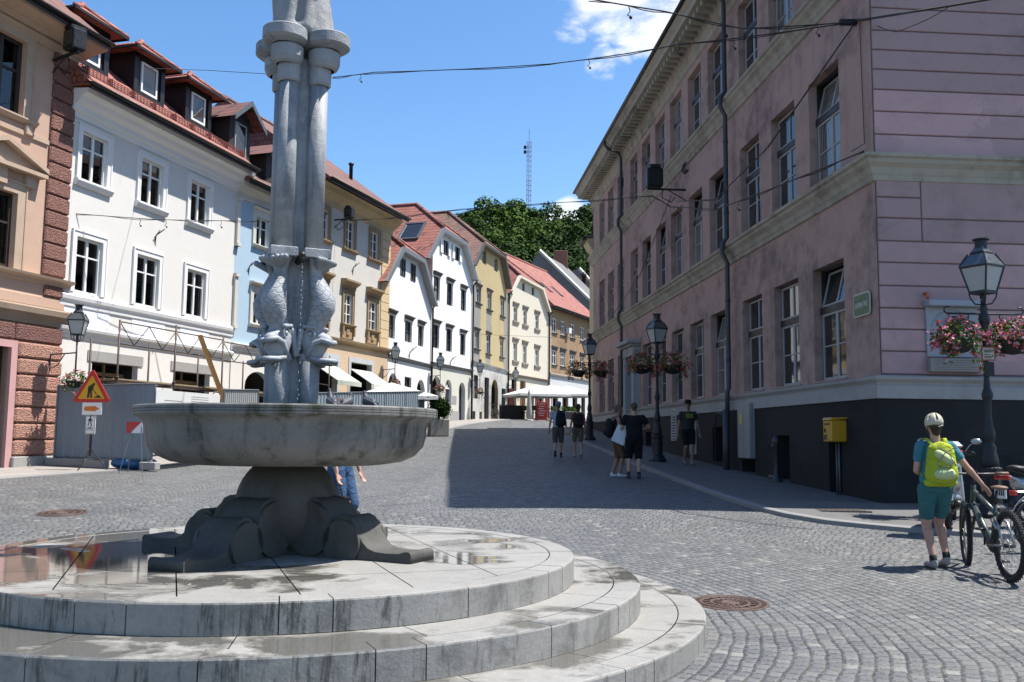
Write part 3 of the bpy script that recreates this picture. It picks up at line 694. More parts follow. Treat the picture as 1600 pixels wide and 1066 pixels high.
def scale_mat():
    m, g = newmat('dolphin_scale_marble'); p = g.pos; x, y, z = g.xyz(p)[0:3]
    dx = g.m('SUBTRACT', x, BX); dy = g.m('SUBTRACT', y, BY); th = g.m('MULTIPLY', g.m('ARCTAN2', dy, dx), 5.0)
    v = g.m('DIVIDE', z, .042); row = g.m('FLOOR', v)
    # fish-scale rows: arcs hanging down
    def scal(off):
        r_ = g.m('FLOOR', g.m('ADD', v, off)); u = g.m('ADD', th, g.m('MULTIPLY', g.m('MODULO', r_, 2.0), .5)); fu = g.m('SUBTRACT', g.m('FRACT', u), .5)
        fv = g.m('FRACT', g.m('ADD', v, off)); return g.m('SQRT', g.m('ADD', g.m('MULTIPLY', g.m('MULTIPLY', fu, fu), 3.4), g.m('MULTIPLY', g.m('SUBTRACT', fv, 1.0), g.m('SUBTRACT', fv, 1.0))))
    d = scal(0.0); ring = g.mr(g.m('ABSOLUTE', g.m('SUBTRACT', d, .86)), 0, .13, 1.0, 0.0)
    zone = g.m('MULTIPLY', g.mr(z, 2.43, 2.47), g.mr(z, 2.92, 2.86))
    n = g.noise(p, 2.4, 6, .65, .6); c = g.mix(g.mr(n, .35, .7), (.42, .44, .46), (.27, .28, .29))
    c = g.mix(g.m('MULTIPLY', g.m('MULTIPLY', ring, zone), .3), c, (.15, .155, .165))
    g.set(g.b.inputs['Base Color'], c); g.b.inputs['Roughness'].default_value = .6
    h = g.m('ADD', g.m('MULTIPLY', g.m('MULTIPLY', ring, zone), -1.0), g.m('MULTIPLY', g.noise(p, 60, 3), .15)); g.set(g.b.inputs['Normal'], g.bump(h, .5, .012)); return m
M_dol = scale_mat()
for k in range(4): dolphin(k)
# spouts, water jet and drops
M_bronze = plain('dark_bronze', (.05, .045, .035), .5, .6)
M_drop = bpy.data.materials.new('water_drop'); M_drop.use_nodes = True; q = M_drop.node_tree.nodes['Principled BSDF']
q.inputs['Base Color'].default_value = (.9, .95, 1, 1); q.inputs['Roughness'].default_value = .05; q.inputs['Transmission Weight'].default_value = .6; q.inputs['IOR'].default_value = 1.33
sp = V(BX + .30 * math.cos(CR - R(90)), BY + .30 * math.sin(CR - R(90)), 3.0)
mb = MB(); mb.smooth = True; d0 = V(math.cos(CR - R(90)), math.sin(CR - R(90)), 0)
mb.tube([sp - d0 * .2, sp - d0 * .03 + V(0, 0, .03), sp + V(0, 0, .015), sp + d0 * .012 + V(0, 0, -.03)], [.028, .028, .026, .02], 10); mb.ball(sp + V(0, 0, .03), (.03, .03, .03)); mb.build('spout', M_bronze, fount)
mb = MB(); mb.smooth = True; rnd = random.Random(4); z = 2.95
while z > 1.72:
    mb.ball(sp + d0 * (.02 + rnd.uniform(-.006, .006)) + V(rnd.uniform(-.006, .006), 0, z - 3.0), (.0035, .0035, rnd.uniform(.006, .014)), 6, 5); z -= rnd.uniform(.022, .05) if z > 2.6 else rnd.uniform(.035, .08)
mb.build('water_drops', M_drop, fount)
# carved figure that stands on the capitals
M_rough = stone('rough_statue_marble', (.40, .40, .40), (.14, .14, .14), 2.6, .5, .8, .8, 1.0)
mb = MB(); mb.smooth = True
mb.lathe([(.27, 4.99), (.28, 5.03), (.24, 5.08), (.001, 5.1)], 24, BC)
mb.cap((BX - .10, BY - .12, 5.02), .13, (BX - .14, BY - .02, 5.5), .15); mb.cap((BX + .10, BY - .08, 5.02), .15, (BX + .06, BY, 5.5), .17)
mb.cap((BX - .02, BY + .14, 5.0), .2, (BX - .04, BY + .05, 5.6), .2); mb.cap((BX + .16, BY - .14, 5.02), .07, (BX + .26, BY - .1, 5.01), .05); mb.cap((BX - .17, BY - .20, 5.02), .065, (BX - .12, BY - .08, 5.15), .1)
mb.cap((BX - .03, BY, 5.5), .24, (BX - .02, BY, 6.05), .2); mb.ball((BX - .02, BY - .03, 6.42), (.12, .13, .15)); mb.cap((BX - .02, BY, 6.05), .1, (BX - .02, BY, 6.3), .07)
mb.cap((BX - .2, BY, 6.1), .08, (BX - .34, BY - .1, 5.7), .06); mb.cap((BX + .18, BY, 6.1), .08, (BX + .3, BY - .14, 5.72), .06)
for i in range(9): a = R(i * 40 + 10); mb.cap((BX + .24 * math.cos(a), BY + .24 * math.sin(a), 5.03), .05, (BX + .17 * math.cos(a + .2), BY + .17 * math.sin(a + .2), 5.5), .045)
bake(mb.build('statue', M_rough, fount, remesh=.022))
# ---------------------------------------------------------------- shared building parts
M_glass = bpy.data.materials.new('window_glass'); M_glass.use_nodes = True
def _glass():
    g = G(M_glass.node_tree); b = M_glass.node_tree.nodes['Principled BSDF']
    b.inputs['Base Color'].default_value = (.018, .02, .022, 1); b.inputs['Roughness'].default_value = .04; b.inputs['Specular IOR Level'].default_value = .9
    geo = g.n('ShaderNodeNewGeometry'); g.set(b.inputs['Normal'], g.bump(g.noise(geo.outputs['Position'], 1.1, 2), .12, .05))
_glass()
M_glassc = bpy.data.materials.new('clear_glass'); M_glassc.use_nodes = True
def _gl2():
    nt = M_glassc.node_tree; g = G(nt); nt.nodes.clear(); out = g.n('ShaderNodeOutputMaterial')
    fr = g.n('ShaderNodeFresnel', IOR=1.7); tr = g.n('ShaderNodeBsdfTransparent', Color=(.9, .93, .92, 1)); gl = g.n('ShaderNodeBsdfGlossy', Roughness=.02)
    mx = g.n('ShaderNodeMixShader'); g.L.new(fr.outputs[0], mx.inputs[0]); g.L.new(tr.outputs[0], mx.inputs[1]); g.L.new(gl.outputs[0], mx.inputs[2]); g.L.new(mx.outputs[0], out.inputs[0])
_gl2()
def _curtpane(name, base, alt, sc_):
    m, g = newmat(name); x, y, z = g.xyz(g.obj)[0:3]; f = g.m('ADD', g.m('MULTIPLY', g.m('SINE', g.m('MULTIPLY', x, 70.0)), .12), g.noise(g.vm('MULTIPLY', g.obj, (sc_, sc_, .25)), 1.0, 3))
    g.set(g.b.inputs['Base Color'], g.mix(g.mr(f, .38, .60), base, alt)); g.b.inputs['Roughness'].default_value = .06; g.b.inputs['Specular IOR Level'].default_value = .8
    g.set(g.b.inputs['Normal'], g.bump(g.noise(g.pos, 1.1, 2), .12, .05)); return m
M_glassB = _curtpane('window_with_lace_curtain', (.03, .03, .03), (.24, .235, .21), 2.2); M_glassC = _curtpane('window_with_drawn_curtain', (.10, .10, .095), (.30, .29, .27), 4.0)
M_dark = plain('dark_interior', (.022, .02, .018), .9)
M_curt = plain('curtain_cloth', (.55, .54, .50), .9, sc=20)
M_white = plain('white_window_paint', (.72, .72, .69), .5, var=.05)
M_greyw = plain('grey_window_paint', (.34, .35, .36), .5, var=.12)
M_blackw = plain('black_window_paint', (.02, .02, .02), .5)
M_dkwood = plain('dark_wood', (.035, .022, .016), .6, var=.3)
M_iron = plain('black_iron', (.018, .019, .021), .45, .4, var=.3)
M_gutter = plain('dark_gutter_metal', (.03, .026, .024), .5, .4)
M_zinc = plain('zinc_sheet', (.16, .17, .18), .5, .5, var=.25)
M_pipe = plain('downpipe_metal', (.062, .068, .078), .5, .3, var=.35, sc=3)

def rect(s0, s1, z0, z1): return [(s0, z0), (s1, z0), (s1, z1), (s0, z1)]
def arch(s0, s1, z0, z1, rise=None, n=10):
    """opening with a round head; z1 is the crown"""
    w = (s1 - s0) / 2; h = w if rise is None else rise; c = (s0 + s1) / 2
    return [(s0, z0), (s1, z0)] + [(c + w * math.cos(math.pi * k / n), z1 - h + h * math.sin(math.pi * k / n)) for k in range(n + 1)]
def ledge_prof(mb, s0, s1, prof, ends=True):
    """moulding: prof = [(out, z)...] run along x, closed against the wall"""
    pts = [(-o, z) for o, z in prof] + [(.03, prof[-1][1]), (.03, prof[0][1])]
    mb.poly_ext(pts, s0, s1, 'yz')
def mkledge(parent, name, mat, s0, s1, prof):
    mb = MB(); ledge_prof(mb, s0, s1, prof); o = mb.build(name, mat, parent); fixn(o); return o
def frame_rect(mb, s0, s1, z0, z1, w, y0, y1):
    mb.box(s0, s1, y0, y1, z1 - w, z1); mb.box(s0, s1, y0, y1, z0, z0 + w); mb.box(s0, s0 + w, y0, y1, z0 + w, z1 - w); mb.box(s1 - w, s1, y0, y1, z0 + w, z1 - w)
def window(parent, s0, s1, z0, z1, dep=.16, mat=None, cols=2, rows=(.36,), fw=.06, mw=.03, glass=None, surround=None, sill=None, hood=None, curtain=0, outer_gap=0.0, keep=None, part='window', box=None, shadeb=None):
    """casement window set in an opening: frame mesh, pane, sill, surround, hood below it"""
    rnd = random.Random(int(s0 * 731 + z0 * 97)); mat = mat or M_white
    mb = MB(); y = dep; frame_rect(mb, s0, s1, z0, z1, fw, y - .05, y + .02)
    cw = (s1 - s0) / cols
    for c in range(1, cols): mb.box(s0 + cw * c - mw * 1.1, s0 + cw * c + mw * 1.1, y - .045, y + .02, z0 + fw, z1 - fw)
    zs = []
    for r in rows:
        zz = z1 - (z1 - z0) * r; zs.append(zz); mb.box(s0 + fw, s1 - fw, y - .035, y + .018, zz - mw * .6, zz + mw * .6)
    w = mb.build(part, mat, parent)
    mb = MB(); mb.box(s0 + .01, s1 - .01, y + .004, y + .010, z0 + .01, z1 - .01); mb.build('pane', glass or rnd.choice((M_glass, M_glass, M_glassB, M_glassB, M_glassC)), w)
    if curtain:
        mb = MB()
        cws = [(s0 + .04, s0 + (s1 - s0) * rnd.uniform(.14, .3)), (s1 - (s1 - s0) * rnd.uniform(.14, .34), s1 - .04)]
        for a, b in cws:
            n = 10; vs = []
            for k in range(n + 1):
                u = a + (b - a) * k / n; yy = y + .16 + .025 * math.sin(k * 1.9); vs += [V(u, yy, z0 + .03), V(u, yy, z1 - .03)]
            mb.add(vs, [(2 * k, 2 * k + 2, 2 * k + 3, 2 * k + 1) for k in range(n)])
        mb.build('curtain', M_curt, w)
    if glass is M_glassc:
        mb = MB(); mb.cur = 0
        mb.quad(V(s0, y + .9, z0), V(s1, y + .9, z0), V(s1, y + .9, z1), V(s0, y + .9, z1))
        for p in ((s0, s0), (s1, s1)): mb.quad(V(p[0], y + .03, z0), V(p[0], y + .9, z0), V(p[0], y + .9, z1), V(p[0], y + .03, z1))
        mb.quad(V(s0, y + .03, z1), V(s1, y + .03, z1), V(s1, y + .9, z1), V(s0, y + .9, z1)); mb.quad(V(s0, y + .03, z0), V(s1, y + .03, z0), V(s1, y + .9, z0), V(s0, y + .9, z0))
        mb.build('room_recess', M_dark, w)
    if sill:
        m_, o_, h_, ex = sill; mb = MB(); mb.poly_ext([(-o_, z0 - h_ * .35), (-o_, z0 - .01), (dep - .05, z0 + .012), (dep - .05, z0 - h_ * .6), (-.0, z0 - h_), (-o_ * .45, z0 - h_)], s0 - ex, s1 + ex, 'yz'); fixn(mb.build('sill', m_, w))
    if surround:
        m_, w_, o_ = surround; mb = MB()
        mb.box(s0 - w_, s0 - .002, -o_, .03, z0, z1 + w_); mb.box(s1 + .002, s1 + w_, -o_, .03, z0, z1 + w_); mb.box(s0 - .002, s1 + .002, -o_, .03, z1 + .002, z1 + w_)
        mb.box(s0 - w_ - .025, s0 - w_ + .02, -o_ - .02, .03, z0 - .01, z1 + w_ + .02); mb.box(s1 + w_ - .02, s1 + w_ + .025, -o_ - .02, .03, z0 - .01, z1 + w_ + .02); mb.box(s0 - w_ - .025, s1 + w_ + .025, -o_ - .021, .03, z1 + w_ - .02, z1 + w_ + .026)
        mb.build('surround', m_, w)
    if hood:
        m_, o_, h_, ex, gap = hood; zb = z1 + gap; fx = MB()
        fx.poly_ext([(-.04, zb), (-.06, zb + h_ * .35), (-o_ * .7, zb + h_ * .6), (-o_, zb + h_ * .72), (-o_, zb + h_ * .92), (.02, zb + h_), (.02, zb)], s0 - ex, s1 + ex, 'yz'); fixn(fx.build('hood', m_, w))
    return w
def door(parent, s0, s1, z0, z1, mat, dep=.25, shape='rect', part='door', panels=True):
    mb = MB(); lp = arch(s0, s1, z0, z1) if shape == 'arch' else rect(s0, s1, z0, z1)
    mb.poly_ext(lp, dep, dep + .06, 'xz'); 
    if panels:
        c = (s0 + s1) / 2; zt = z1 - ((s1 - s0) / 2 if shape == 'arch' else .1)
        mb.box(c - .015, c + .015, dep - .02, dep, z0, zt)
        for a, b in ((s0 + .1, c - .08), (c + .08, s1 - .1)):
            if b - a > .1:
                for q0, q1 in ((z0 + .15, z0 + (zt - z0) * .4), (z0 + (zt - z0) * .47, zt - .08)): frame_rect(mb, a, b, q0, q1, .035, dep - .018, dep)
    return fixn(mb.build(part, mat, parent))
def wall_front(parent, outer, holes, mats, dep=.2, name='wall'):
    mb = MB(); mb.face_holes(outer, holes, 0.0, depth=dep); o = mb.build(name, mats, parent)
    import bmesh
    return o
def box_rest(parent, L, D, zb, zt, mat, dep, outer=None, holes=()):
    """side and back walls (front face comes from wall_front)"""
    mb = MB()
    mb.quad(V(0, 0, zb), V(0, D, zb), V(0, D, zt), V(0, 0, zt)); mb.quad(V(L, D, zb), V(L, 0, zb), V(L, 0, zt), V(L, D, zt)); mb.quad(V(L, D, zb), V(0, D, zb), V(0, D, zt), V(L, D, zt))
    mb.quad(V(0, dep + .35, zb), V(L, dep + .35, zb), V(L, dep + .35, zt), V(0, dep + .35, zt))
    return mb
def merge_wall(parent, outer, holes, mat, L, D, zb, zt, dep=.2, backdrop=True, name='wall'):
    mb = MB(); mb.face_holes(outer, holes, 0.0, depth=dep)
    mb.quad(V(0, 0, zb), V(0, D, zb), V(0, D, zt), V(0, 0, zt)); mb.quad(V(L, D, zb), V(L, 0, zb), V(L, 0, zt), V(L, D, zt)); mb.quad(V(L, D, zb), V(0, D, zb), V(0, D, zt), V(L, D, zt))
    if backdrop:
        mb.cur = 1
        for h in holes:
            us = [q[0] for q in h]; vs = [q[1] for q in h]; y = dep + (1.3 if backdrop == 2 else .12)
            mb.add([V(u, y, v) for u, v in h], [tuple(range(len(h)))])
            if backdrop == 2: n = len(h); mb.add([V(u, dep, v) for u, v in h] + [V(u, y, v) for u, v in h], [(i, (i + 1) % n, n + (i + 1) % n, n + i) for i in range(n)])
    return mb.build(name, [mat, M_dark], parent)
def ground_span(P0, a, L):
    zs = [gz(P0[0] + math.sin(a) * L * k / 6, P0[1] + math.cos(a) * L * k / 6) for k in range(7)]; return min(zs), max(zs)
def eaves_roof(parent, L, D, zE, zR, mat, ov=.6, endov=.15, gutter=True, fascia=None, th=.12):
    """saddle roof whose eaves run along the street"""
    yR = D / 2; sl = (zR - zE) / (yR + ov); mb = MB()
    x0, x1 = -endov, L + endov
    A = [V(x0, -ov, zE), V(x1, -ov, zE), V(x1, yR, zR), V(x0, yR, zR)]; mb.quad(*A)
    B = [V(x1, D + ov, zE), V(x0, D + ov, zE), V(x0, yR, zR), V(x1, yR, zR)]; mb.quad(*B)
    mb.quad(V(x0, -ov, zE), V(x0, yR, zR), V(x0, D + ov, zE)); mb.quad(V(x1, -ov, zE), V(x1, D + ov, zE), V(x1, yR, zR))
    mb.quad(V(x0, -ov, zE - .001), V(x0, D + ov, zE - .001), V(x1, D + ov, zE - .001), V(x1, -ov, zE - .001))
    ro = mb.build('roof', mat, parent)
    mb = MB(); mb.smooth = True; mb.tube([V(x0, yR, zR + .02), V(x1, yR, zR + .02)], .11, 10); mb.build('ridge_tiles', mat, ro)
    if gutter:
        mb = MB(); mb.smooth = True; r = .085
        pts = [(-ov - .03 + r * math.cos(R(a)), zE + .02 + r * math.sin(R(a))) for a in range(180, 361, 20)]
        mb.poly_ext(pts, x0 - .05, x1 + .05, 'yz'); mb.smooth = False; mb.box(x0, x1, -ov + .01, -ov + .04, zE - .16, zE + .04)
        fixn(mb.build('gutter', M_gutter, ro))
    return ro, sl
def gable_roof(parent, L, D, pts, zR, mat, ov=.7, fm=None, sm=None, rear=None, drop=.16, sides=True):
    """clipped-gable roof facing the street. pts = EL, AL, AR, ER in (s, z)"""
    EL, AL, AR, ER = pts; sR = (AL[0] + AR[0]) / 2; run = (sR - AL[0]); hip = (zR - (AL[1] + AR[1]) / 2) / 1.0
    yh = max(.8, hip * 1.1)
    f = lambda q, y: V(q[0], y, q[1]); Rf = V(sR, yh, zR); Rb = V(sR, D, zR); y0 = -ov; mb = MB()
    def line_z(E, A, s): return A[1]
    mb.quad(f(EL, y0), f(AL, y0), Rf); mb.quad(f(EL, y0), Rf, Rb, f(EL, D)); mb.quad(f(AR, y0), f(ER, y0), Rf); mb.quad(f(ER, y0), f(ER, D), Rb, Rf); mb.quad(f(AL, y0), f(AR, y0), Rf)
    ro = mb.build('roof', mat, parent)
    mb = MB(); mb.smooth = True
    mb.tube([Rf + V(0, 0, .02), Rb + V(0, 0, .02)], .11, 8); mb.tube([f(AL, y0) + V(0, 0, .03), Rf + V(0, 0, .03)], .10, 8); mb.tube([f(AR, y0) + V(0, 0, .03), Rf + V(0, 0, .03)], .10, 8)
    mb.build('ridge_tiles', mat, ro)
    fm = fm or M_zinc; mb = MB()
    ch = [EL, AL, AR, ER]
    def off(q, d):  # towards inside of the gable
        c = ((EL[0] + ER[0]) / 2, min(EL[1], ER[1])); v = V(c[0] - q[0], c[1] - q[1]); v.normalize(); return (q[0] + v.x * d, q[1] + v.y * d)
    inn_ = [off(q, .30) for q in ch]
    for i in range(3):
        mb.quad(f(ch[i], y0 - .02), f(ch[i + 1], y0 - .02), f(inn_[i + 1], y0 - .02), f(inn_[i], y0 - .02))
        mb.quad(f(ch[i], y0 - .02), f(ch[i + 1], y0 - .02), f(ch[i + 1], y0 + .1) + V(0, 0, .02), f(ch[i], y0 + .1) + V(0, 0, .02))
    mb.build('fascia', fm, ro)
    mb = MB()
    for i in range(3): mb.quad(f(inn_[i], y0 - .02), f(inn_[i + 1], y0 - .02), f(inn_[i + 1], .05), f(inn_[i], .05))
    mb.build('soffit', sm or fm, ro)
    return ro
def chimney(parent, x, y, z0, z1, w=.6, mat=None):
    mb = MB(); mb.bbox(x - w / 2, x + w / 2, y - w / 2, y + w / 2, z0, z1, .01); mb.bbox(x - w / 2 - .06, x + w / 2 + .06, y - w / 2 - .06, y + w / 2 + .06, z1 - .14, z1 + .02, .01)
    return mb.build('chimney', mat or stucco('chimney_render', (.35, .28, .24)), parent)
def skylight(parent, P, x, y, sl, w=.8, l=1.1, z=None):
    """roof window lying on the slope"""
    Mx = Matrix.Translation(P) @ sl; mb = MB(); frame_rect(mb, -w / 2, w / 2, 0, l, .07, -.07, .0); o = mb.build('roof_window', M_zinc, parent); o.matrix_local = Mx
    mb = MB(); mb.box(-w / 2 + .05, w / 2 - .05, -.04, -.03, .05, l - .05); mb.build('pane', M_glass, o); return o
def house(name, label, P0, a, group=None): return thing(name, label, 'house', (P0[0], P0[1], 0), math.pi / 2 - a, group)
def wall_iron(parent, s, z, sc=1.0):
    mb = MB(); mb.smooth = True
    mb.tube([(s, -.02, z - .3 * sc), (s, -.05, z + .05 * sc)], .015, 6); mb.tube([(s, -.04, z), (s + .18 * sc, -.3 * sc, z + .28 * sc)], .018, 6); mb.tube([(s - .08 * sc, -.05, z - .1 * sc), (s + .08 * sc, -.16 * sc, z + .22 * sc)], .018, 6)
    return mb.build('iron_flag_holder', M_iron, parent)
M_tile_red = rooftile('red_clay_tiles', (.27, .075, .05), (.36, .12, .085))
M_tile_new = rooftile('new_red_tiles', (.34, .095, .065), (.42, .15, .11), rows=.24, cols=.17)
M_tile_old = rooftile('old_clay_tiles', (.17, .075, .05), (.27, .13, .095), moss=.6)
M_tile_dk = rooftile('brown_red_tiles', (.15, .055, .042), (.24, .095, .07), moss=.15)
M_plinth = stone('plinth_stone', (.38, .37, .35), (.22, .21, .20), 1.0, .4, .6, .8)
M_conc = plain('concrete', (.36, .35, .33), .9, var=.15, sc=5, bump=.3)
GF = 'houses along the left side of the street'

# ================================================================ WHITE RENOVATED HOUSE
Pw, Aw = (-12.3, 24.9), .269
M_wh = stucco('white_render', (.69, .665, .62), (.56, .56, .54), .5, .6, .3)
M_wht = stucco('white_trim', (.76, .75, .735), (.62, .63, .64), .4, .8, .3)
M_whp = stucco('fresh_white_patch', (.80, .82, .86), (.74, .76, .8), .3, 1, .2)
def white_house():
    h = house('white_house', 'white freshly rendered house with three roof dormers behind the scaffold', Pw, Aw, GF); L = 8.4; D = 9
    zb = .3; zt = 10.7
    ups = [(.50, 1.55), (3.07, 4.15), (5.62, 6.68)]
    holes = [rect(a, b, 8.60, 10.0) for a, b in ups] + [rect(a, b, 5.42, 6.98) for a, b in ups]
    gfs = [(1.4, 3.4, 1.0, 3.55), (5.2, 7.2, 1.0, 3.55)]; holes += [rect(*q) for q in gfs]
    merge_wall(h, rect(0, L, zb, zt), holes, M_wh, L, D, zb, zt, .2, 2)
    for a, b in ups:
        for z0, z1, r in ((8.60, 10.0, (.33,)), (5.42, 6.98, (.33,))):
            w = window(h, a, b, z0, z1, .10, M_white, 2, r, .065, .035, M_glassc, (M_wht, .16, .045), (M_wht, .14, .20, .22) if z0 > 8 else None, None, curtain=1)
    mkledge(h, 'storey_ledge', M_wht, -.0, L + .05, [(.0, 4.98), (.04, 5.0), (.05, 5.12), (.10, 5.18), (.12, 5.28), (.05, 5.34), (0, 5.36)])
    mkledge(h, 'shop_cornice', M_wht, -.0, L + .02, [(0, 4.12), (.04, 4.16), (.06, 4.26), (.13, 4.34), (.15, 4.42), (.05, 4.47), (0, 4.5)])
    mkledge(h, 'cornice', M_wht, -.0, L + .30, [(0, 10.28), (.04, 10.30), (.06, 10.42), (.14, 10.48), (.16, 10.60), (.30, 10.70), (.36, 10.82), (.52, 10.90), (.56, 11.02), (0, 11.06)])
    mb = MB()
    pass
    for a, b in ((.1, 2.0), (3.0, 4.6), (5.4, 7.0)): mb = MB(); mb.box(a, b, -.012, .02, 4.52, 5.0); mb.build('fresh_plaster_patch', M_whp, h)
    for a, b in ((1.2, 3.6), (5.0, 7.4)): mb = MB(); mb.box(a, b, -.03, .02, 3.55, 3.85); mb.build('concrete_lintel', M_conc, h)
    for a, b, z0, z1 in gfs: mb = MB(); [mb.box(a + .3 + k * .8, a + .37 + k * .8, .5, .56, z0, z1) for k in range(2)]; mb.box(a, b, .5, .54, 3.2, 3.3); mb.build('timber_prop', plain('raw_timber', (.30, .19, .10), .8, sc=12), h)
    zE = 11.1; zR = 15.7
    ro, sl = eaves_roof(h, L, D, zE, zR, M_tile_new, .75, .12)
    # snow guards: low lattice above the eaves
    mb = MB(); yg = -.25; zg = zE + (yg + .75) * sl
    for k in range(0, 57): x = .05 + k * .148; mb.box(x, x + .018, yg - .01, yg + .01, zg + .02, zg + .22)
    for q in (.05, .10, .16, .21): mb.box(-.05, L + .05, yg - .012, yg + .012, zg + q, zg + q + .014)
    for k in range(9): x = .3 + k; mb.box(x, x + .03, yg, yg + .2, zg + .02, zg + .26)
    mb.build('snow_guard', plain('red_brown_metal', (.30, .10, .07), .5, .2), ro)
    # dormers
    for c in (1.2, 3.88, 6.55):
        yf = .5; zf = zE + (yf + .75) * sl - .05; zt_ = zf + 1.36; w = .72
        d = MB(); yb = yf + (zt_ - zf) / sl + .3
        d.box(c - w, c + w, yf + .02, yb, zf, zt_); d.box(c - w - .04, c - w + .16, yf - .04, yf + .1, zf - .1, zt_); d.box(c + w - .16, c + w + .04, yf - .04, yf + .1, zf - .1, zt_); d.box(c - w, c + w, yf - .04, yf + .1, zt_ - .16, zt_); d.box(c - w, c + w, yf - .05, yf + .06, zf - .1, zf + .12)
        do = d.build('dormer', plain('anthracite_sheet', (.022, .022, .026), .5, .3), ro)
        mb = MB(); frame_rect(mb, c - .40, c + .40, zf + .16, zt_ - .22, .075, yf - .03, yf + .03); wo = mb.build('window', M_white, do)
        mb = MB(); mb.box(c - .37, c + .37, yf - .005, yf, zf + .19, zt_ - .25); mb.build('pane', M_glass, wo)
        mb = MB(); zr = zt_ + .58; e = .42; yr = yf + (zr - zf) / sl + .2; ya = yf - .38
        p = [V(c - w - e, ya, zt_ + .0), V(c + w + e, ya, zt_ + .0), V(c, ya + .75, zr)]
        yb2 = yf + (zt_ - zf) / sl + .35; Rb = V(c, yr, zr)
        mb.quad(p[0], p[1], p[2]); mb.quad(p[0], p[2], Rb, V(c - w - e, yb2, zt_)); mb.quad(p[1], V(c + w + e, yb2, zt_), Rb, p[2])
        mb.quad(V(c - w - e, ya, zt_ - .01), V(c - w - e, yb2, zt_ - .01), V(c + w + e, yb2, zt_ - .01), V(c + w + e, ya, zt_ - .01))
        r2 = mb.build('dormer_roof', M_tile_new, do)
        mb = MB(); mb.smooth = True
        for q in (0, 1): mb.tube([p[q] + V(0, 0, .02), p[2] + V(0, 0, .02)], .07, 8)
        mb.tube([p[2], Rb], .07, 8); [mb.ball(p[2] + V(0, .0, .03), .11, 8, 6)]
        mb.build('ridge_tiles', M_tile_new, r2)
        mb = MB(); mb.box(c - w - e - .01, c + w + e + .01, ya - .03, ya + .01, zt_ - .07, zt_ + .01); mb.box(c - w - e - .02, c - w - e + .02, ya, yb2, zt_ - .07, zt_ + .01); mb.box(c + w + e - .02, c + w + e + .02, ya, yb2, zt_ - .07, zt_ + .01); mb.build('fascia', M_gutter, do)
    wall_iron(h, 3.9, 7.72, .8)
    return h
white_house()

# ================================================================ PEACH HOUSE (left edge)
Pp, Ap = (-12.3, 24.9), .27
M_peach = stucco('peach_render', (.62, .42, .31), (.50, .33, .25), .5, .8, .3)
M_peacht = stucco('peach_trim', (.56, .42, .31), (.36, .27, .21), .8, .7, .3)
def rustic(name, col, dark, rows, s_off=0.0):
    m, g = newmat(name); p = g.pos; n = g.noise(p, 26, 4, .75); n2 = g.n('ShaderNodeTexVoronoi', Vector=p, Scale=30.0).outputs[0]
    c = g.mix(g.mr(n, .35, .65), dark, col); c = g.mix(g.mr(g.noise(p, 2, 4), .5, .7, 0, .4), c, dark)
    g.set(g.b.inputs['Base Color'], c); g.b.inputs['Roughness'].default_value = .85
    g.set(g.b.inputs['Normal'], g.bump(g.m('ADD', n, n2), 1.0, .05)); return m
M_quo = rustic('rusticated_brown_stone', (.36, .17, .13), (.17, .075, .06), .4)
M_rus = rustic('rusticated_pink_stone', (.50, .27, .20), (.30, .15, .11), .4)
M_rusd = rustic('rusticated_dark_stone', (.33, .15, .12), (.19, .085, .07), .4)
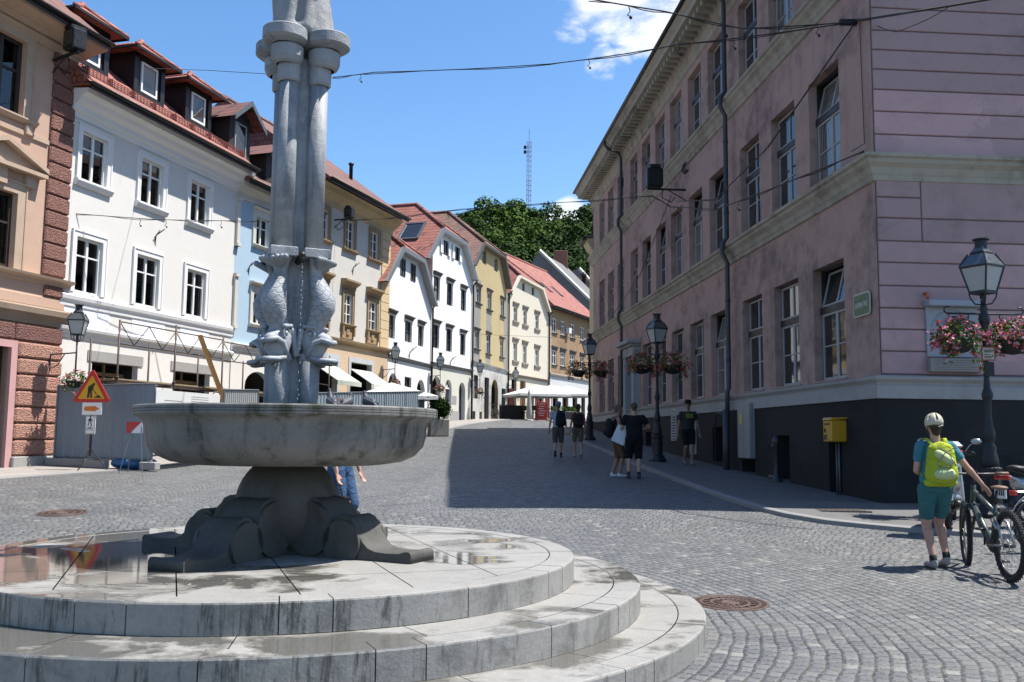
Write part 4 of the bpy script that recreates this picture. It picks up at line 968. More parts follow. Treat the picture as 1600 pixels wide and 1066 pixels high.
def peach_house():
    L = 9.0; P0 = (Pp[0] - math.sin(Ap) * (L - .12), Pp[1] - math.cos(Ap) * (L - .12))
    h = house('peach_house', 'peach stuccoed house with brown rusticated corner strip, at the left edge', P0, Ap, GF); X = lambda s: s + L - .12; D = 10; zb = .2; zt = 12.0
    wins = [(X(-3.0), X(-1.7)), (X(-6.4), X(-5.1))]
    holes = [rect(a, b, 9.62, 11.62) for a, b in wins] + [rect(a, b, 5.67, 7.6) for a, b in wins] + [rect(X(-3.2), X(-1.62), .55, 3.66)]
    merge_wall(h, rect(0, L, zb, zt), holes, M_peach, L, D, zb, zt, .22, 2)
    for a, b in wins:
        w = window(h, a, b, 9.62, 11.62, .16, M_dkwood, 2, (.40,), .09, .05, M_glassc, (M_peacht, .26, .06), (M_peacht, .16, .14, .45), (M_peacht, .34, .34, .5, .24), curtain=1)
        window(h, a, b, 5.67, 7.6, .16, M_dkwood, 2, (.40,), .09, .05, M_glassc, (M_peacht, .28, .06), None, None, curtain=1)
        c = (a + b) / 2; mb = MB(); wd = 1.35
        mb.poly_ext([(c - wd, 8.22), (c + wd, 8.22), (c + wd, 8.32), (c, 8.78), (c - wd, 8.32)], -.12, .02, 'xz'); 
        for p, q in (((c - wd - .05, 8.30), (c, 8.80)), ((c, 8.80), (c + wd + .05, 8.30))):
            mb.poly_ext([p, q, (q[0], q[1] + .12), (p[0], p[1] + .12)], -.30, .02, 'xz')
        mb.box(c - wd - .05, c + wd + .05, -.28, .02, 8.17, 8.27); mb.box(c - .2, c + .2, -.14, .02, 7.75, 8.17); mb.box(c - wd + .2, c - wd + .5, -.13, .02, 7.85, 8.17); mb.box(c + wd - .5, c + wd - .2, -.13, .02, 7.85, 8.17)
        fixn(mb.build('pediment', M_peacht, h))
        mb = MB(); [mb.bbox(q, q + .22, -.12, .02, 9.2, 9.47, .02) for q in (a - .3, b + .08)]; mb.build('console', M_peacht, h)
    mkledge(h, 'sill_band', M_peacht, 0, X(-.75), [(0, 9.16), (.05, 9.18), (.05, 9.3), (0, 9.32)])
    mkledge(h, 'storey_ledge', M_peacht, 0, L + .22, [(0, 5.42), (.05, 5.44), (.07, 5.52), (.20, 5.57), (.22, 5.63), (0, 5.66)])
    mkledge(h, 'panel_band', M_peach, 0, L + .04, [(0, 4.82), (.04, 4.83), (.04, 5.08), (.0, 5.1)])
    mkledge(h, 'main_cornice', stucco('brown_cornice', (.36, .27, .20), (.16, .12, .09), .9, .8), 0, L + .22, [(0, 4.32), (.08, 4.34), (.10, 4.46), (.16, 4.55), (.22, 4.60), (.24, 4.74), (.14, 4.80), (0, 4.82)])
    mkledge(h, 'frieze', M_peacht, 0, L + .02, [(0, 11.78), (.06, 11.80), (.08, 11.88), (.14, 11.92), (.16, 11.98), (0, 12.0)])
    mkledge(h, 'eaves_cornice', M_peacht, 0, L + .3, [(0, 12.0), (.1, 12.02), (.2, 12.08), (.45, 12.14), (.75, 12.2), (.80, 12.28), (0, 12.3)])
    def blocks(name, mat, s0, s1, zs, out, b=.035):
        mb = MB()
        for z0, z1 in zs: mb.bbox(X(s0), X(s1), -out, .05, z0 + .012, z1 - .012, b)
        return mb.build(name, mat, h)
    blocks('corner_strip', M_quo, -.72, .12, [(5.68 + i * .44, 5.68 + (i + 1) * .44) for i in range(14)], .08)
    blocks('corner_strip', M_quo, -.60, .10, [(5.12, 5.42)], .08)
    blocks('pier', M_rus, -1.40, .12, [(.92 + .417 * i, .92 + .417 * (i + 1)) for i in range(7)], .14, .045)
    blocks('pier_head', M_rusd, -1.5, .12, [(3.86, 4.3)], .10); blocks('pier_head', M_rusd, -3.4, -1.52, [(3.86, 4.3)], .10)
    blocks('plinth_block', M_plinth, -1.45, .14, [(.3, .92)], .2, .02)
    mb = MB(); mb.box(X(-1.62), X(-1.42), -.10, .2, .5, 3.66); mb.box(X(-3.4), X(-1.42), -.10, .2, 3.66, 3.84); mb.build('door_frame', stucco('pink_plaster', (.66, .38, .36), (.5, .3, .28), .5), h)
    door(h, X(-3.2), X(-1.62), .55, 3.66, M_blackw, .18)
    zE = 12.34; eaves_roof(h, L, D, zE, zE + 5.0, M_tile_dk, .95, .2)
    return h
peach_house()

# ================================================================ BLUE HOUSE + CREAM HOUSE (one street line)
Pb, Ab = (-10.067, 32.998), .315
def blue_house():
    h = house('pale_blue_house', 'pale blue house with white window surrounds half hidden by the fountain column', Pb, Ab, GF); L = 5.3; D = 9; zb = .6; zt = 10.5
    MBl = stucco('pale_blue_render', (.45, .60, .72), (.40, .52, .62), .5, .6); cr = stucco('cream_trim', (.70, .68, .61), (.55, .53, .47), .4)
    ups = [(1.27, 2.15), (3.55, 4.4)]
    holes = [rect(a, b, 8.62, 9.7) for a, b in ups] + [rect(a, b, 5.62, 6.82) for a, b in ups] + [arch(.9, 2.6, 1.5, 3.85, .55), arch(3.3, 4.7, 1.5, 3.7, .5)]
    merge_wall(h, rect(0, L, zb, zt), holes, MBl, L, D, zb, zt, .2, 2)
    for a, b in ups:
        window(h, a, b, 8.62, 9.7, .12, M_white, 2, (.36,), .055, .03, M_glassc, (cr, .20, .04), (cr, .14, .12, .22), (cr, .16, .14, .24, .2), curtain=1)
        window(h, a, b, 5.62, 6.82, .12, M_white, 2, (.36,), .055, .03, M_glassc, (cr, .20, .04), (cr, .14, .12, .26), (cr, .20, .18, .26, .2), curtain=1)
    mb = MB(); mb.box(-.0, L, -.03, .02, zb, 4.55); 
    mb2 = MB(); mb2.face_holes(rect(0, L, zb, 4.56), [arch(.9, 2.6, 1.5, 3.85, .55), arch(3.3, 4.7, 1.5, 3.7, .5)], -.03, depth=.03); fixn(mb2.build('ground_floor_render', M_wh, h))
    mkledge(h, 'storey_ledge', M_wht, 0, L, [(0, 4.5), (.06, 4.52), (.08, 4.64), (.16, 4.70), (.17, 4.78), (0, 4.82)])
    mkledge(h, 'cornice', cr, -.05, L, [(0, 10.1), (.05, 10.12), (.07, 10.3), (.18, 10.38), (.3, 10.55), (.34, 10.7), (0, 10.72)])
    mb = MB()
    for z0, z1 in ((8.3, 10.1), (5.3, 7.3)): mb.box(-.01, .16, -.10, .02, z0, z1); mb.box(-.03, .2, -.15, .02, z1 - .12, z1); mb.box(-.03, .2, -.15, .02, z0, z0 + .12)
    mb.build('pilaster', cr, h)
    wall_iron(h, .9, 7.7, .8)
    ro, sl = eaves_roof(h, L, D, 10.72, 14.6, M_tile_dk, .6, .05)
    # dormer with its own gable facing the street
    for c, w, zt_, col in ((.05, .65, 13.4, M_tile_dk), (2.9, 1.1, 12.75, M_tile_dk)):
        zf = 10.95; yf = .0; mb = MB(); mb.box(c - w, c + w, yf, 3.2, zf, zt_ - .45); mb.poly_ext([(c - w, zt_ - .45), (c + w, zt_ - .45), (c, zt_ + .15)], yf, 3.4, 'xz'); do = fixn(mb.build('dormer', plain('dark_brown_boards', (.03, .022, .02), .7), ro))
        mb = MB(); e = .35
        for sg in (-1, 1): mb.quad(V(c, yf - .45, zt_ + .26), V(c + sg * (w + e), yf - .45, zt_ - .58), V(c + sg * (w + e), 4.2, zt_ - .58), V(c, 4.2, zt_ + .26))
        mb.build('dormer_roof', col, do)
        mb = MB()
        for sg in (-1, 1): mb.poly_ext([(c, zt_ + .28), (c + sg * (w + e), zt_ - .56), (c + sg * (w + e), zt_ - .74), (c, zt_ + .08)], yf - .49, yf - .44, 'xz')
        fixn(mb.build('barge_board', M_zinc, do))
        mb = MB(); frame_rect(mb, c - w * .55, c + w * .55, zf + .25, zt_ - .55, .06, yf - .04, yf); wo = mb.build('window', M_greyw, do)
        mb = MB(); mb.box(c - w * .5, c + w * .5, yf - .02, yf - .005, zf + .3, zt_ - .6); mb.build('pane', M_glass, wo)
    chimney(ro, 1.6, 4.0, 13.2, 15.4, .5, M_iron)
blue_house()
def cream_house():
    L = 7.5; s_ = 5.3; P0 = (Pb[0] + math.sin(Ab) * s_, Pb[1] + math.cos(Ab) * s_)
    h = house('cream_house', 'cream and ochre house with carved window hoods and two white awnings', P0, Ab, GF); D = 9; zb = 1.0; zt = 12.2; X = lambda s: s - s_
    up = stucco('cream_white_render', (.68, .655, .60), (.55, .53, .48), .4, .6); oc = stucco('ochre_render', (.66, .50, .34), (.55, .42, .30), .5, .7); tr = stucco('ochre_trim', (.42, .30, .17), (.22, .16, .10), .8, .6)
    c3 = [(X(5.85), X(6.65)), (X(8.25), X(9.02)), (X(10.68), X(11.5))]
    holes = [rect(a, b, 9.84, 11.18) for a, b in c3] + [rect(a, b, 6.46, 7.82) for a, b in c3]
    sh = [(X(5.75), X(7.75)), (X(9.0), X(11.05))]; holes += [rect(a, b, 1.9, 4.8) for a, b in sh]; zt = 11.9
    merge_wall(h, rect(0, L, zb, zt), holes, up, L, D, zb, zt, .2, 2)
    mb2 = MB(); mb2.face_holes(rect(0, L + .02, zb, 5.5), [rect(a, b, 1.9, 4.8) for a, b in sh], -.04, depth=.04); fixn(mb2.build('ground_floor_render', oc, h))
    for a, b in c3:
        window(h, a, b, 9.84, 11.18, .10, M_white, 2, (.33, .66), .05, .028, M_glass, (tr, .15, .05), (tr, .16, .12, .3), None)
        window(h, a, b, 6.46, 7.82, .10, M_white, 2, (.33, .66), .05, .028, M_glass, (tr, .15, .05), (tr, .16, .12, .26), (tr, .30, .42, .30, .22))
        mb = MB(); mb.box(a - .2, b + .2, -.03, .02, 5.82, 6.34); [mb.bbox(q, q + .12, -.14, .02, 5.95, 6.34, .02) for q in (a - .2, b + .08)]; c = (a + b) / 2
        mb.bbox(c - .14, c + .14, -.08, .02, 5.95, 6.25, .03); mb.build('apron_ornament', tr, h)
    mb = MB(); [mb.bbox(X(11.9), L + .03, -.05, .02, 5.75 + k * .44 + .01, 5.75 + k * .44 + .43, .012) for k in range(14)]; mb.build('quoin_strip', stucco('quoin_ochre', (.72, .55, .33), (.6, .46, .3), .4), h)
    mkledge(h, 'storey_ledge', tr, 0, L + .15, [(0, 5.42), (.06, 5.46), (.08, 5.56), (.22, 5.64), (.24, 5.72), (0, 5.76)])
    mkledge(h, 'cornice', stucco('cream_cornice', (.66, .52, .32), (.42, .33, .22), .7), 0, L + .25, [(0, 11.42), (.06, 11.46), (.08, 11.65), (.22, 11.75), (.42, 11.9), (.5, 12.02), (.62, 12.12), (0, 12.16)])
    mb = MB()
    for a, b in sh: frame_rect(mb, a - .22, b + .22, 1.6, 5.02, .22, -.07, -.035)
    mb.build('shop_surround', stucco('pale_grey_stone', (.55, .57, .60), (.4, .42, .45), .5), h)
    for a, b in sh:
        mb = MB(); mb.add([V(a, -.02, 4.5), V(b, -.02, 4.5), V(b + .15, -1.15, 3.78), V(a + .05, -1.15, 3.78), V(a, -.02, 4.47), V(b, -.02, 4.47), V(b + .15, -1.15, 3.75), V(a + .05, -1.15, 3.75)], [(0, 1, 2, 3), (7, 6, 5, 4), (3, 2, 6, 7), (0, 3, 7, 4), (2, 1, 5, 6)])
        mb.box(a + .05, b + .15, -1.17, -1.14, 3.60, 3.79)
        mb.build('awning', plain('awning_canvas', (.46, .50, .43), .8), h)
    wall_iron(h, X(9.0), 9.1, .9)
    eaves_roof(h, L, D, 12.18, 16.2, M_tile_dk, .95, .15)
    mb = MB(); mb.smooth = True; mb.lathe([(.09, 13.9), (.09, 14.6), (.13, 14.62), (.13, 14.72), (.001, 14.76)], 10, (X(11.2), 1.4, 0)); mb.build('flue_pipe', M_iron, h)
cream_house()

# ================================================================ GABLED HOUSES
def gabled(name, label, P0, a, L, D, wallm, gfm, tile, chain, zR, wins, gf_holes, zLedge, glassw, fas=None, sof=None, ov=.7, hoodm=None, gledge=None, dep=.16, rowz=(.5,), eaves_z=None, cols=2):
    h = house(name, label, P0, a, GF); EL, AL, AR, ER = chain; g0, g1 = ground_span(P0, a, L); zb = g0 - .5
    sl = (AL[1] - EL[1]) / (AL[0] - EL[0]); sr = (AR[1] - ER[1]) / (ER[0] - AR[0])
    zl = AL[1] - sl * (AL[0] - 0) - .22; zr_ = AR[1] - sr * (L - AR[0]) - .22
    outer = [(0, zb), (L, zb), (L, zr_), (AR[0], AR[1] - .2), (AL[0], AL[1] - .2), (0, zl)]
    holes = [rect(*w[:4]) for w in wins] + [q[0] for q in gf_holes]
    mb = MB(); mb.face_holes(outer, holes, 0.0, depth=.2); zt = min(zl, zr_)
    mb.quad(V(0, 0, zb), V(0, D, zb), V(0, D, zl), V(0, 0, zl)); mb.quad(V(L, D, zb), V(L, 0, zb), V(L, 0, zr_), V(L, D, zr_)); mb.add([V(u, D, v) for u, v in outer], [tuple(range(6))])
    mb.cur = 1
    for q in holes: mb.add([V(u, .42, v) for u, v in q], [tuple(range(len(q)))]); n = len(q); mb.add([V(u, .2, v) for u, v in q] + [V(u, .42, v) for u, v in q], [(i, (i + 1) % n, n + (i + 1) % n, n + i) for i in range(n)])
    mb.build('wall', [wallm, M_dark], h)
    if gfm:
        m2 = MB(); m2.face_holes(rect(-.0, L, zb, zLedge - .1), [q[0] for q in gf_holes], -.04, depth=.04); fixn(m2.build('ground_floor_render', gfm, h))
    for w in wins:
        kw = w[4] if len(w) > 4 else {}
        window(h, *w[:4], **{**dict(dep=dep, mat=glassw, cols=cols, rows=rowz, fw=.05, mw=.028), **kw})
    for q, kind, m_ in gf_holes:
        us = [p[0] for p in q]; vs = [p[1] for p in q]
        if kind == 'door': door(h, min(us), max(us), min(vs), max(vs), m_, .22, 'arch' if len(q) > 4 else 'rect')
        elif kind == 'win': window(h, min(us), max(us), min(vs), max(vs) if len(q) == 4 else max(vs) - (max(us) - min(us)) / 2, .12, m_, 2, (.5,), .06)
        elif kind == 'glazed':
            mb = MB(); mb.poly_ext(q, .14, .16, 'xz'); o = fixn(mb.build('window', M_glass, h)); m3 = MB(); c = (min(us) + max(us)) / 2; rr = (max(us) - min(us)) / 2; zc = max(vs) - rr
            m3.box(min(us), max(us), .08, .13, zc - .05, zc + .05)
            for t in (45, 90, 135): m3.tube([(c, .1, zc), (c + rr * math.cos(R(t)), .1, zc + rr * math.sin(R(t)))], .022, 6)
            m3.build('frame', m_, o)
    mkledge(h, 'storey_ledge', gledge or M_zinc, -.02, L + .02, [(0, zLedge - .16), (.05, zLedge - .14), (.07, zLedge - .05), (.18, zLedge), (.2, zLedge + .05), (0, zLedge + .08)])
    ro = gable_roof(h, L, D, chain, zR, tile, ov, fas, sof)
    return h, ro
M_w1 = stucco('bright_white_render', (.74, .745, .74), (.64, .65, .65), .35, .6)
M_wc = stucco('cream_white_ground', (.68, .67, .58), (.52, .50, .42), .5, .7)
M_hood = stucco('dark_stone_hood', (.13, .125, .12), (.06, .06, .06), .5)
hd = (M_hood, .16, .20, .13, .06)
blk = dict(mat=M_blackw, hood=hd)
P1_ = (-6.10, 45.17); A1_ = .225
h1, r1 = gabled('small_white_house', 'small white house with grey boxed clipped gable and two attic windows', P1_, A1_, 6.93, 9, M_w1, M_w1, M_tile_red,
    [(-1.2, 8.9), (1.05, 11.05), (4.6, 11.05), (7.0, 8.8)], 12.7,
    [(1.58, 2.32, 9.7, 10.6, dict(mat=M_blackw, dep=.02)), (3.18, 3.95, 9.7, 10.6, dict(mat=M_blackw, dep=.02)), (.05, 1.0, 6.32, 7.5, blk), (2.5, 3.6, 6.38, 7.5, blk), (4.62, 5.55, 6.36, 7.5, blk)],
    [(arch(.1, 1.5, 1.6, 4.6), 'door', M_dkwood), (rect(2.5, 3.55, 3.1, 4.55), 'win', M_blackw), (arch(4.45, 5.85, 1.8, 4.55), 'dark', None)], 5.42, M_blackw,
    fas=plain('grey_fascia', (.20, .21, .22), .5, .3), sof=stucco('grey_soffit', (.36, .37, .38), (.3, .31, .32), .3), ov=.35)
wall_iron(h1, 3.2, 5.85, 1.2)
P2_ = (-4.55, 51.93); A2_ = .315
sh = dict(mat=M_blackw, dep=.05)
h2, r2 = gabled('tall_white_house', 'tall white house with red hipped roof, skylight and open white shutters in the gable', P2_, A2_, 6.49, 10, M_w1, M_wc, M_tile_red,
    [(-1.45, 11.3), (.7, 13.5), (4.6, 13.4), (6.65, 11.35)], 15.5,
    [(1.42, 2.18, 12.1, 12.98, sh), (3.24, 4.0, 12.1, 12.96, sh), (.22, 1.12, 9.24, 10.64, blk), (2.22, 3.14, 9.22, 10.6, blk), (4.5, 5.38, 9.2, 10.55, blk), (.22, 1.15, 6.5, 7.86, blk), (2.24, 3.14, 6.48, 7.84, blk), (4.5, 5.38, 6.46, 7.78, blk)],
    [(arch(-.1 + .25, 1.4, 2.2, 4.9), 'dark', None), (arch(2.1, 3.1, 3.0, 4.82), 'glazed', M_white), (arch(4.3, 5.35, 2.45, 4.78), 'door', M_dkwood)], 5.6, M_blackw,
    fas=plain('grey_fascia', (.2, .2, .2), .5), sof=stucco('white_soffit', (.62, .63, .64), (.5, .5, .5), .3), ov=.35)
for c in (1.0, 2.2, 2.85, 4.02): mb = MB(); mb.box(c, c + .38, -.07, -.03, 12.12, 12.96); frame_rect(mb, c, c + .38, 12.12, 12.96, .05, -.085, -.068); mb.build('shutter', M_white, h2)
mb = MB(); mb.box(3.2, 3.9, -.05, 0, 3.4, 3.9); mb.build('wall_plate', M_greyw, h2)
mb = MB(); mb.box(2.0, 4.3, -.07, -.02, 1.9, 3.0); mb.build('stone_plinth', M_plinth, h2)
wall_iron(h2, 2.9, 5.95, 1.1)
# skylight on the left slope of the tall white house: slope runs along x
def slope_window(ro, s, y, chain, zR, w, l):
    EL, AL, AR, ER = chain; sR = (AL[0] + AR[0]) / 2; k = (zR - EL[1]) / (sR - EL[0]); z = EL[1] + (s - EL[0]) * k; an = math.atan(k)
    ux = V(math.cos(an), 0, math.sin(an)); uy = V(0, 1, 0); n = ux.cross(uy) * -1
    n = V(-math.sin(an), 0, math.cos(an)); o0 = V(s, y, z)
    def P(a, b, c): return o0 + uy * a + ux * b + n * c
    mb = MB(); 
    for a0, a1, b0, b1 in ((-w / 2, w / 2, 0, .1), (-w / 2, w / 2, l - .1, l), (-w / 2, -w / 2 + .1, 0, l), (w / 2 - .1, w / 2, 0, l)):
        vs = [P(a, b, c) for c in (0, .12) for a, b in ((a0, b0), (a1, b0), (a1, b1), (a0, b1))]; mb.add(vs, [(4, 5, 6, 7), (0, 1, 5, 4), (1, 2, 6, 5), (2, 3, 7, 6), (3, 0, 4, 7)])
    o = mb.build('skylight', M_zinc, ro); mb = MB(); mb.quad(P(-w / 2, 0, .08), P(w / 2, 0, .08), P(w / 2, l, .08), P(-w / 2, l, .08)); mb.build('pane', M_glass, o)
slope_window(r2, -.1, 1.55, [(-1.45, 11.3), (.7, 13.5), (4.6, 13.4), (6.65, 11.35)], 15.5, 1.3, 1.7)
P3_ = (-2.54, 58.10); A3_ = .25
M_yel = stucco('flaking_yellow_render', (.60, .46, .20), (.30, .26, .19), .75, 1.0, .4, patch=(.27, .25, .21), pamt=.0)
def yellow_mat():
    m, g = newmat('weathered_yellow_render'); p = g.pos; o = g.obj; x, y, z = g.xyz(o)[0:3]
    n = g.noise(p, .8, 6, .7, .6); n2 = g.noise(p, 5, 5, .7)
    # bands of missing paint: left third, between the floors and right edge
    band = g.m('MAXIMUM', g.m('MAXIMUM', g.mr(x, 2.3, 1.6), g.mr(x, 7.4, 8.4)), g.m('MULTIPLY', g.mr(g.m('ABSOLUTE', g.m('SUBTRACT', x, 3.9)), .9, .3), g.mr(z, 10.4, 9.8)))
    band = g.m('MULTIPLY', band, g.mr(z, 12.2, 11.2))
    f = g.mr(g.m('ADD', g.m('MULTIPLY', band, .42), g.m('ADD', g.m('MULTIPLY', n, .95), g.m('MULTIPLY', n2, .35))), .80, .92)
    c = g.mix(g.noise(p, 2, 4), (.53, .425, .215), (.44, .34, .17)); gy = g.mix(g.noise(p, 6, 5, .7), (.20, .185, .16), (.38, .355, .31)); c = g.mix(f, c, gy)
    st = g.noise(g.scale(p, (3, 3, .2)), 1, 5, .7); c = g.mix(g.mr(st, .55, .8, 0, .5), c, (.16, .14, .11))
    g.set(g.b.inputs['Base Color'], c); g.b.inputs['Roughness'].default_value = .9; g.set(g.b.inputs['Normal'], g.bump(n2, .5, .02)); return m
M_ygf = stucco('grey_worn_render', (.60, .59, .56), (.24, .225, .20), .8, .9, .4)
yk = dict(mat=M_white, hood=(M_hood, .14, .16, .12, .05), sill=(M_hood, .14, .1, .12))
h3, r3 = gabled('yellow_house', 'weathered yellow house with flaking grey patches and old mossy roof', P3_, A3_, 9.1, 11, yellow_mat(), M_ygf, M_tile_old,
    [(-.76, 12.2), (1.2, 14.1), (6.85, 14.2), (8.65, 12.15)], 16.9,
    [(2.12, 3.1, 12.9, 13.85, dict(mat=M_greyw)), (5.1, 6.02, 12.92, 13.85, dict(mat=M_greyw)), (.8, 1.9, 10.1, 11.15, yk), (3.42, 4.52, 10.02, 11.2, yk), (6.85, 7.92, 10.02, 11.2, yk), (.62, 1.62, 7.1, 8.25, yk), (3.32, 4.32, 7.02, 8.3, yk), (6.8, 7.78, 7.1, 8.32, yk)],
    [(rect(.4, 1.4, 3.9, 5.4), 'win', M_blackw), (rect(2.9, 4.0, 2.5, 5.4), 'door', M_dkwood), (arch(4.6, 6.35, 2.4, 5.4), 'dark', None), (rect(7.3, 8.4, 2.5, 4.9), 'dark', None), (rect(.3, .9, 2.4, 3.1), 'dark', None), (rect(1.8, 2.4, 2.4, 3.1), 'dark', None)], 6.2, M_white,
    fas=plain('dark_fascia', (.06, .055, .05), .7), sof=plain('brown_soffit', (.16, .13, .10), .8), ov=.4, gledge=M_ygf, rowz=(.35,))
P4_ = (-.29, 66.91); A4_ = .395
M_c2 = stucco('pale_cream_render', (.72, .66, .53), (.60, .54, .43), .4, .7); M_c2h = stucco('brown_grey_hood', (.34, .29, .24), (.22, .19, .16), .6)
ck = dict(mat=M_white, hood=(M_c2h, .14, .34, .16, .04), sill=(M_c2h, .12, .30, .16))
def q(a, b, z0, z1): return (a, b, z0, z1, ck)
h4, r4 = gabled('pale_cream_house', 'narrow pale cream house with clipped gable and two black attic openings', P4_, A4_, 8.51, 10, M_c2, None, M_tile_red,
    [(-.16, 11.9), (1.4, 13.5), (6.55, 13.3), (8.3, 11.55)], 16.1,
    [(2.68, 3.2, 12.5, 13.15, dict(mat=M_blackw)), (4.68, 5.22, 12.48, 13.12, dict(mat=M_blackw)), q(.98, 1.74, 10.04, 11.08), q(2.9, 3.66, 10.0, 11.06), q(5.4, 6.2, 9.95, 11.04), q(.98, 1.76, 7.1, 8.42), q(2.86, 3.66, 7.06, 8.4), q(5.4, 6.3, 7.06, 8.34)],
    [(rect(.74, 1.7, 2.6, 5.7), 'dark', None), (rect(2.4, 3.5, 2.6, 5.7), 'door', plain('orange_wood', (.30, .12, .05), .5)), (rect(4.2, 5.3, 2.6, 5.3), 'dark', None), (rect(6.1, 7.4, 2.6, 5.2), 'dark', None)], 6.02, M_white,
    fas=M_c2, sof=stucco('cream_soffit', (.6, .55, .46), (.5, .45, .38), .3), ov=.3, gledge=M_c2h, rowz=(.4,))
def rainpipe(h, s, z0, z1, r=.055):
    mb = MB(); mb.smooth = True; mb.tube([(s, -.35, z1 + .3), (s, -.1, z1), (s, -.1, z0)], r, 8); [mb.tube([(s, -.1, z), (s, -.1, z + .05)], r + .012, 8) for z in (z0 + 1.5, z0 + 3.5, z0 + 5.5)]; mb.build('rain_pipe', M_gutter, h)
rainpipe(h1, 6.85, 1.9, 8.7); rainpipe(h2, 6.42, 2.3, 11.0); rainpipe(h3, 8.95, 2.7, 11.8); rainpipe(h4, 8.4, 2.9, 11.3)
P5_ = (2.98, 74.76); A5_ = .425
def brown_house():
    L = 11.5; D = 10; h = house('brown_house', 'brown house with white windows under a long red roof at the street bend', P5_, A5_, GF); zb = 2.3; zt = 12.05
    bw = stucco('brown_render', (.40, .26, .15), (.20, .13, .09), .8, .9, .4); gf = stucco('white_ground_floor', (.68, .68, .66), (.5, .5, .5), .5)
    sv = dict(sill=(M_hood, .14, .1, .12)); cs = [(.66, 1.7), (2.65, 3.63), (4.95, 6.02), (7.4, 8.38), (9.6, 10.5)]
    holes = [rect(a, b, 10.05, 11.25) for a, b in cs] + [rect(a, b, 7.42, 8.6) for a, b in cs]
    gh = [rect(.8, 2.0, 2.9, 5.6), rect(3.0, 4.4, 2.9, 5.6), rect(5.4, 6.6, 2.9, 5.4), rect(7.6, 8.6, 2.9, 5.4)]
    merge_wall(h, rect(0, L, zb, zt), holes + gh, bw, L, D, zb, zt, .2, 1)
    m2 = MB(); m2.face_holes(rect(0, L, zb, 6.4), gh, -.04, depth=.04); fixn(m2.build('ground_floor_render', gf, h))
    for a, b in cs:
        window(h, a, b, 10.05, 11.25, .1, M_white, 2, (.36,), .07, .03, M_glass, None, (M_hood, .12, .09, .12)); window(h, a, b, 7.42, 8.6, .1, M_white, 2, (.36,), .07, .03, M_glass, None, (M_hood, .12, .09, .12), (M_hood, .16, .34, .14, .03))
    mkledge(h, 'storey_ledge', stucco('grey_white_ledge', (.5, .47, .42), (.3, .28, .25), .6), 0, L, [(0, 6.4), (.06, 6.42), (.2, 6.56), (.22, 6.64), (0, 6.7)])
    mb = MB(); [mb.bbox(-.02, .45, -.06, .02, 6.7 + k * .35 + .01, 6.7 + k * .35 + .34, .015) for k in range(16)]; mb.build('quoin_strip', stucco('pale_quoins', (.5, .42, .33), (.3, .25, .2), .6), h)
    ro, sl = eaves_roof(h, L, D, 12.1, 17.2, M_tile_new, .6, .15)
    for s in (4.0, 6.6):
        mb = MB(); y = 1.4; z = 12.1 + (y + .6) * sl; mb.add([V(s - .35, y, z + .05), V(s + .35, y, z + .05), V(s + .35, y + 1.0, z + 1.0 * sl + .05), V(s - .35, y + 1.0, z + 1.0 * sl + .05)], [(0, 1, 2, 3)]); frame_rect(mb, s - .35, s + .35, z, z + .1, .03, y - .02, y); mb.build('skylight', M_gutter, ro)
    tagw = MB(); tagw.box(3.8, 4.3, -.35, -.05, 10.3, 10.75); tagw.build('air_conditioner', M_white, h)
brown_house()
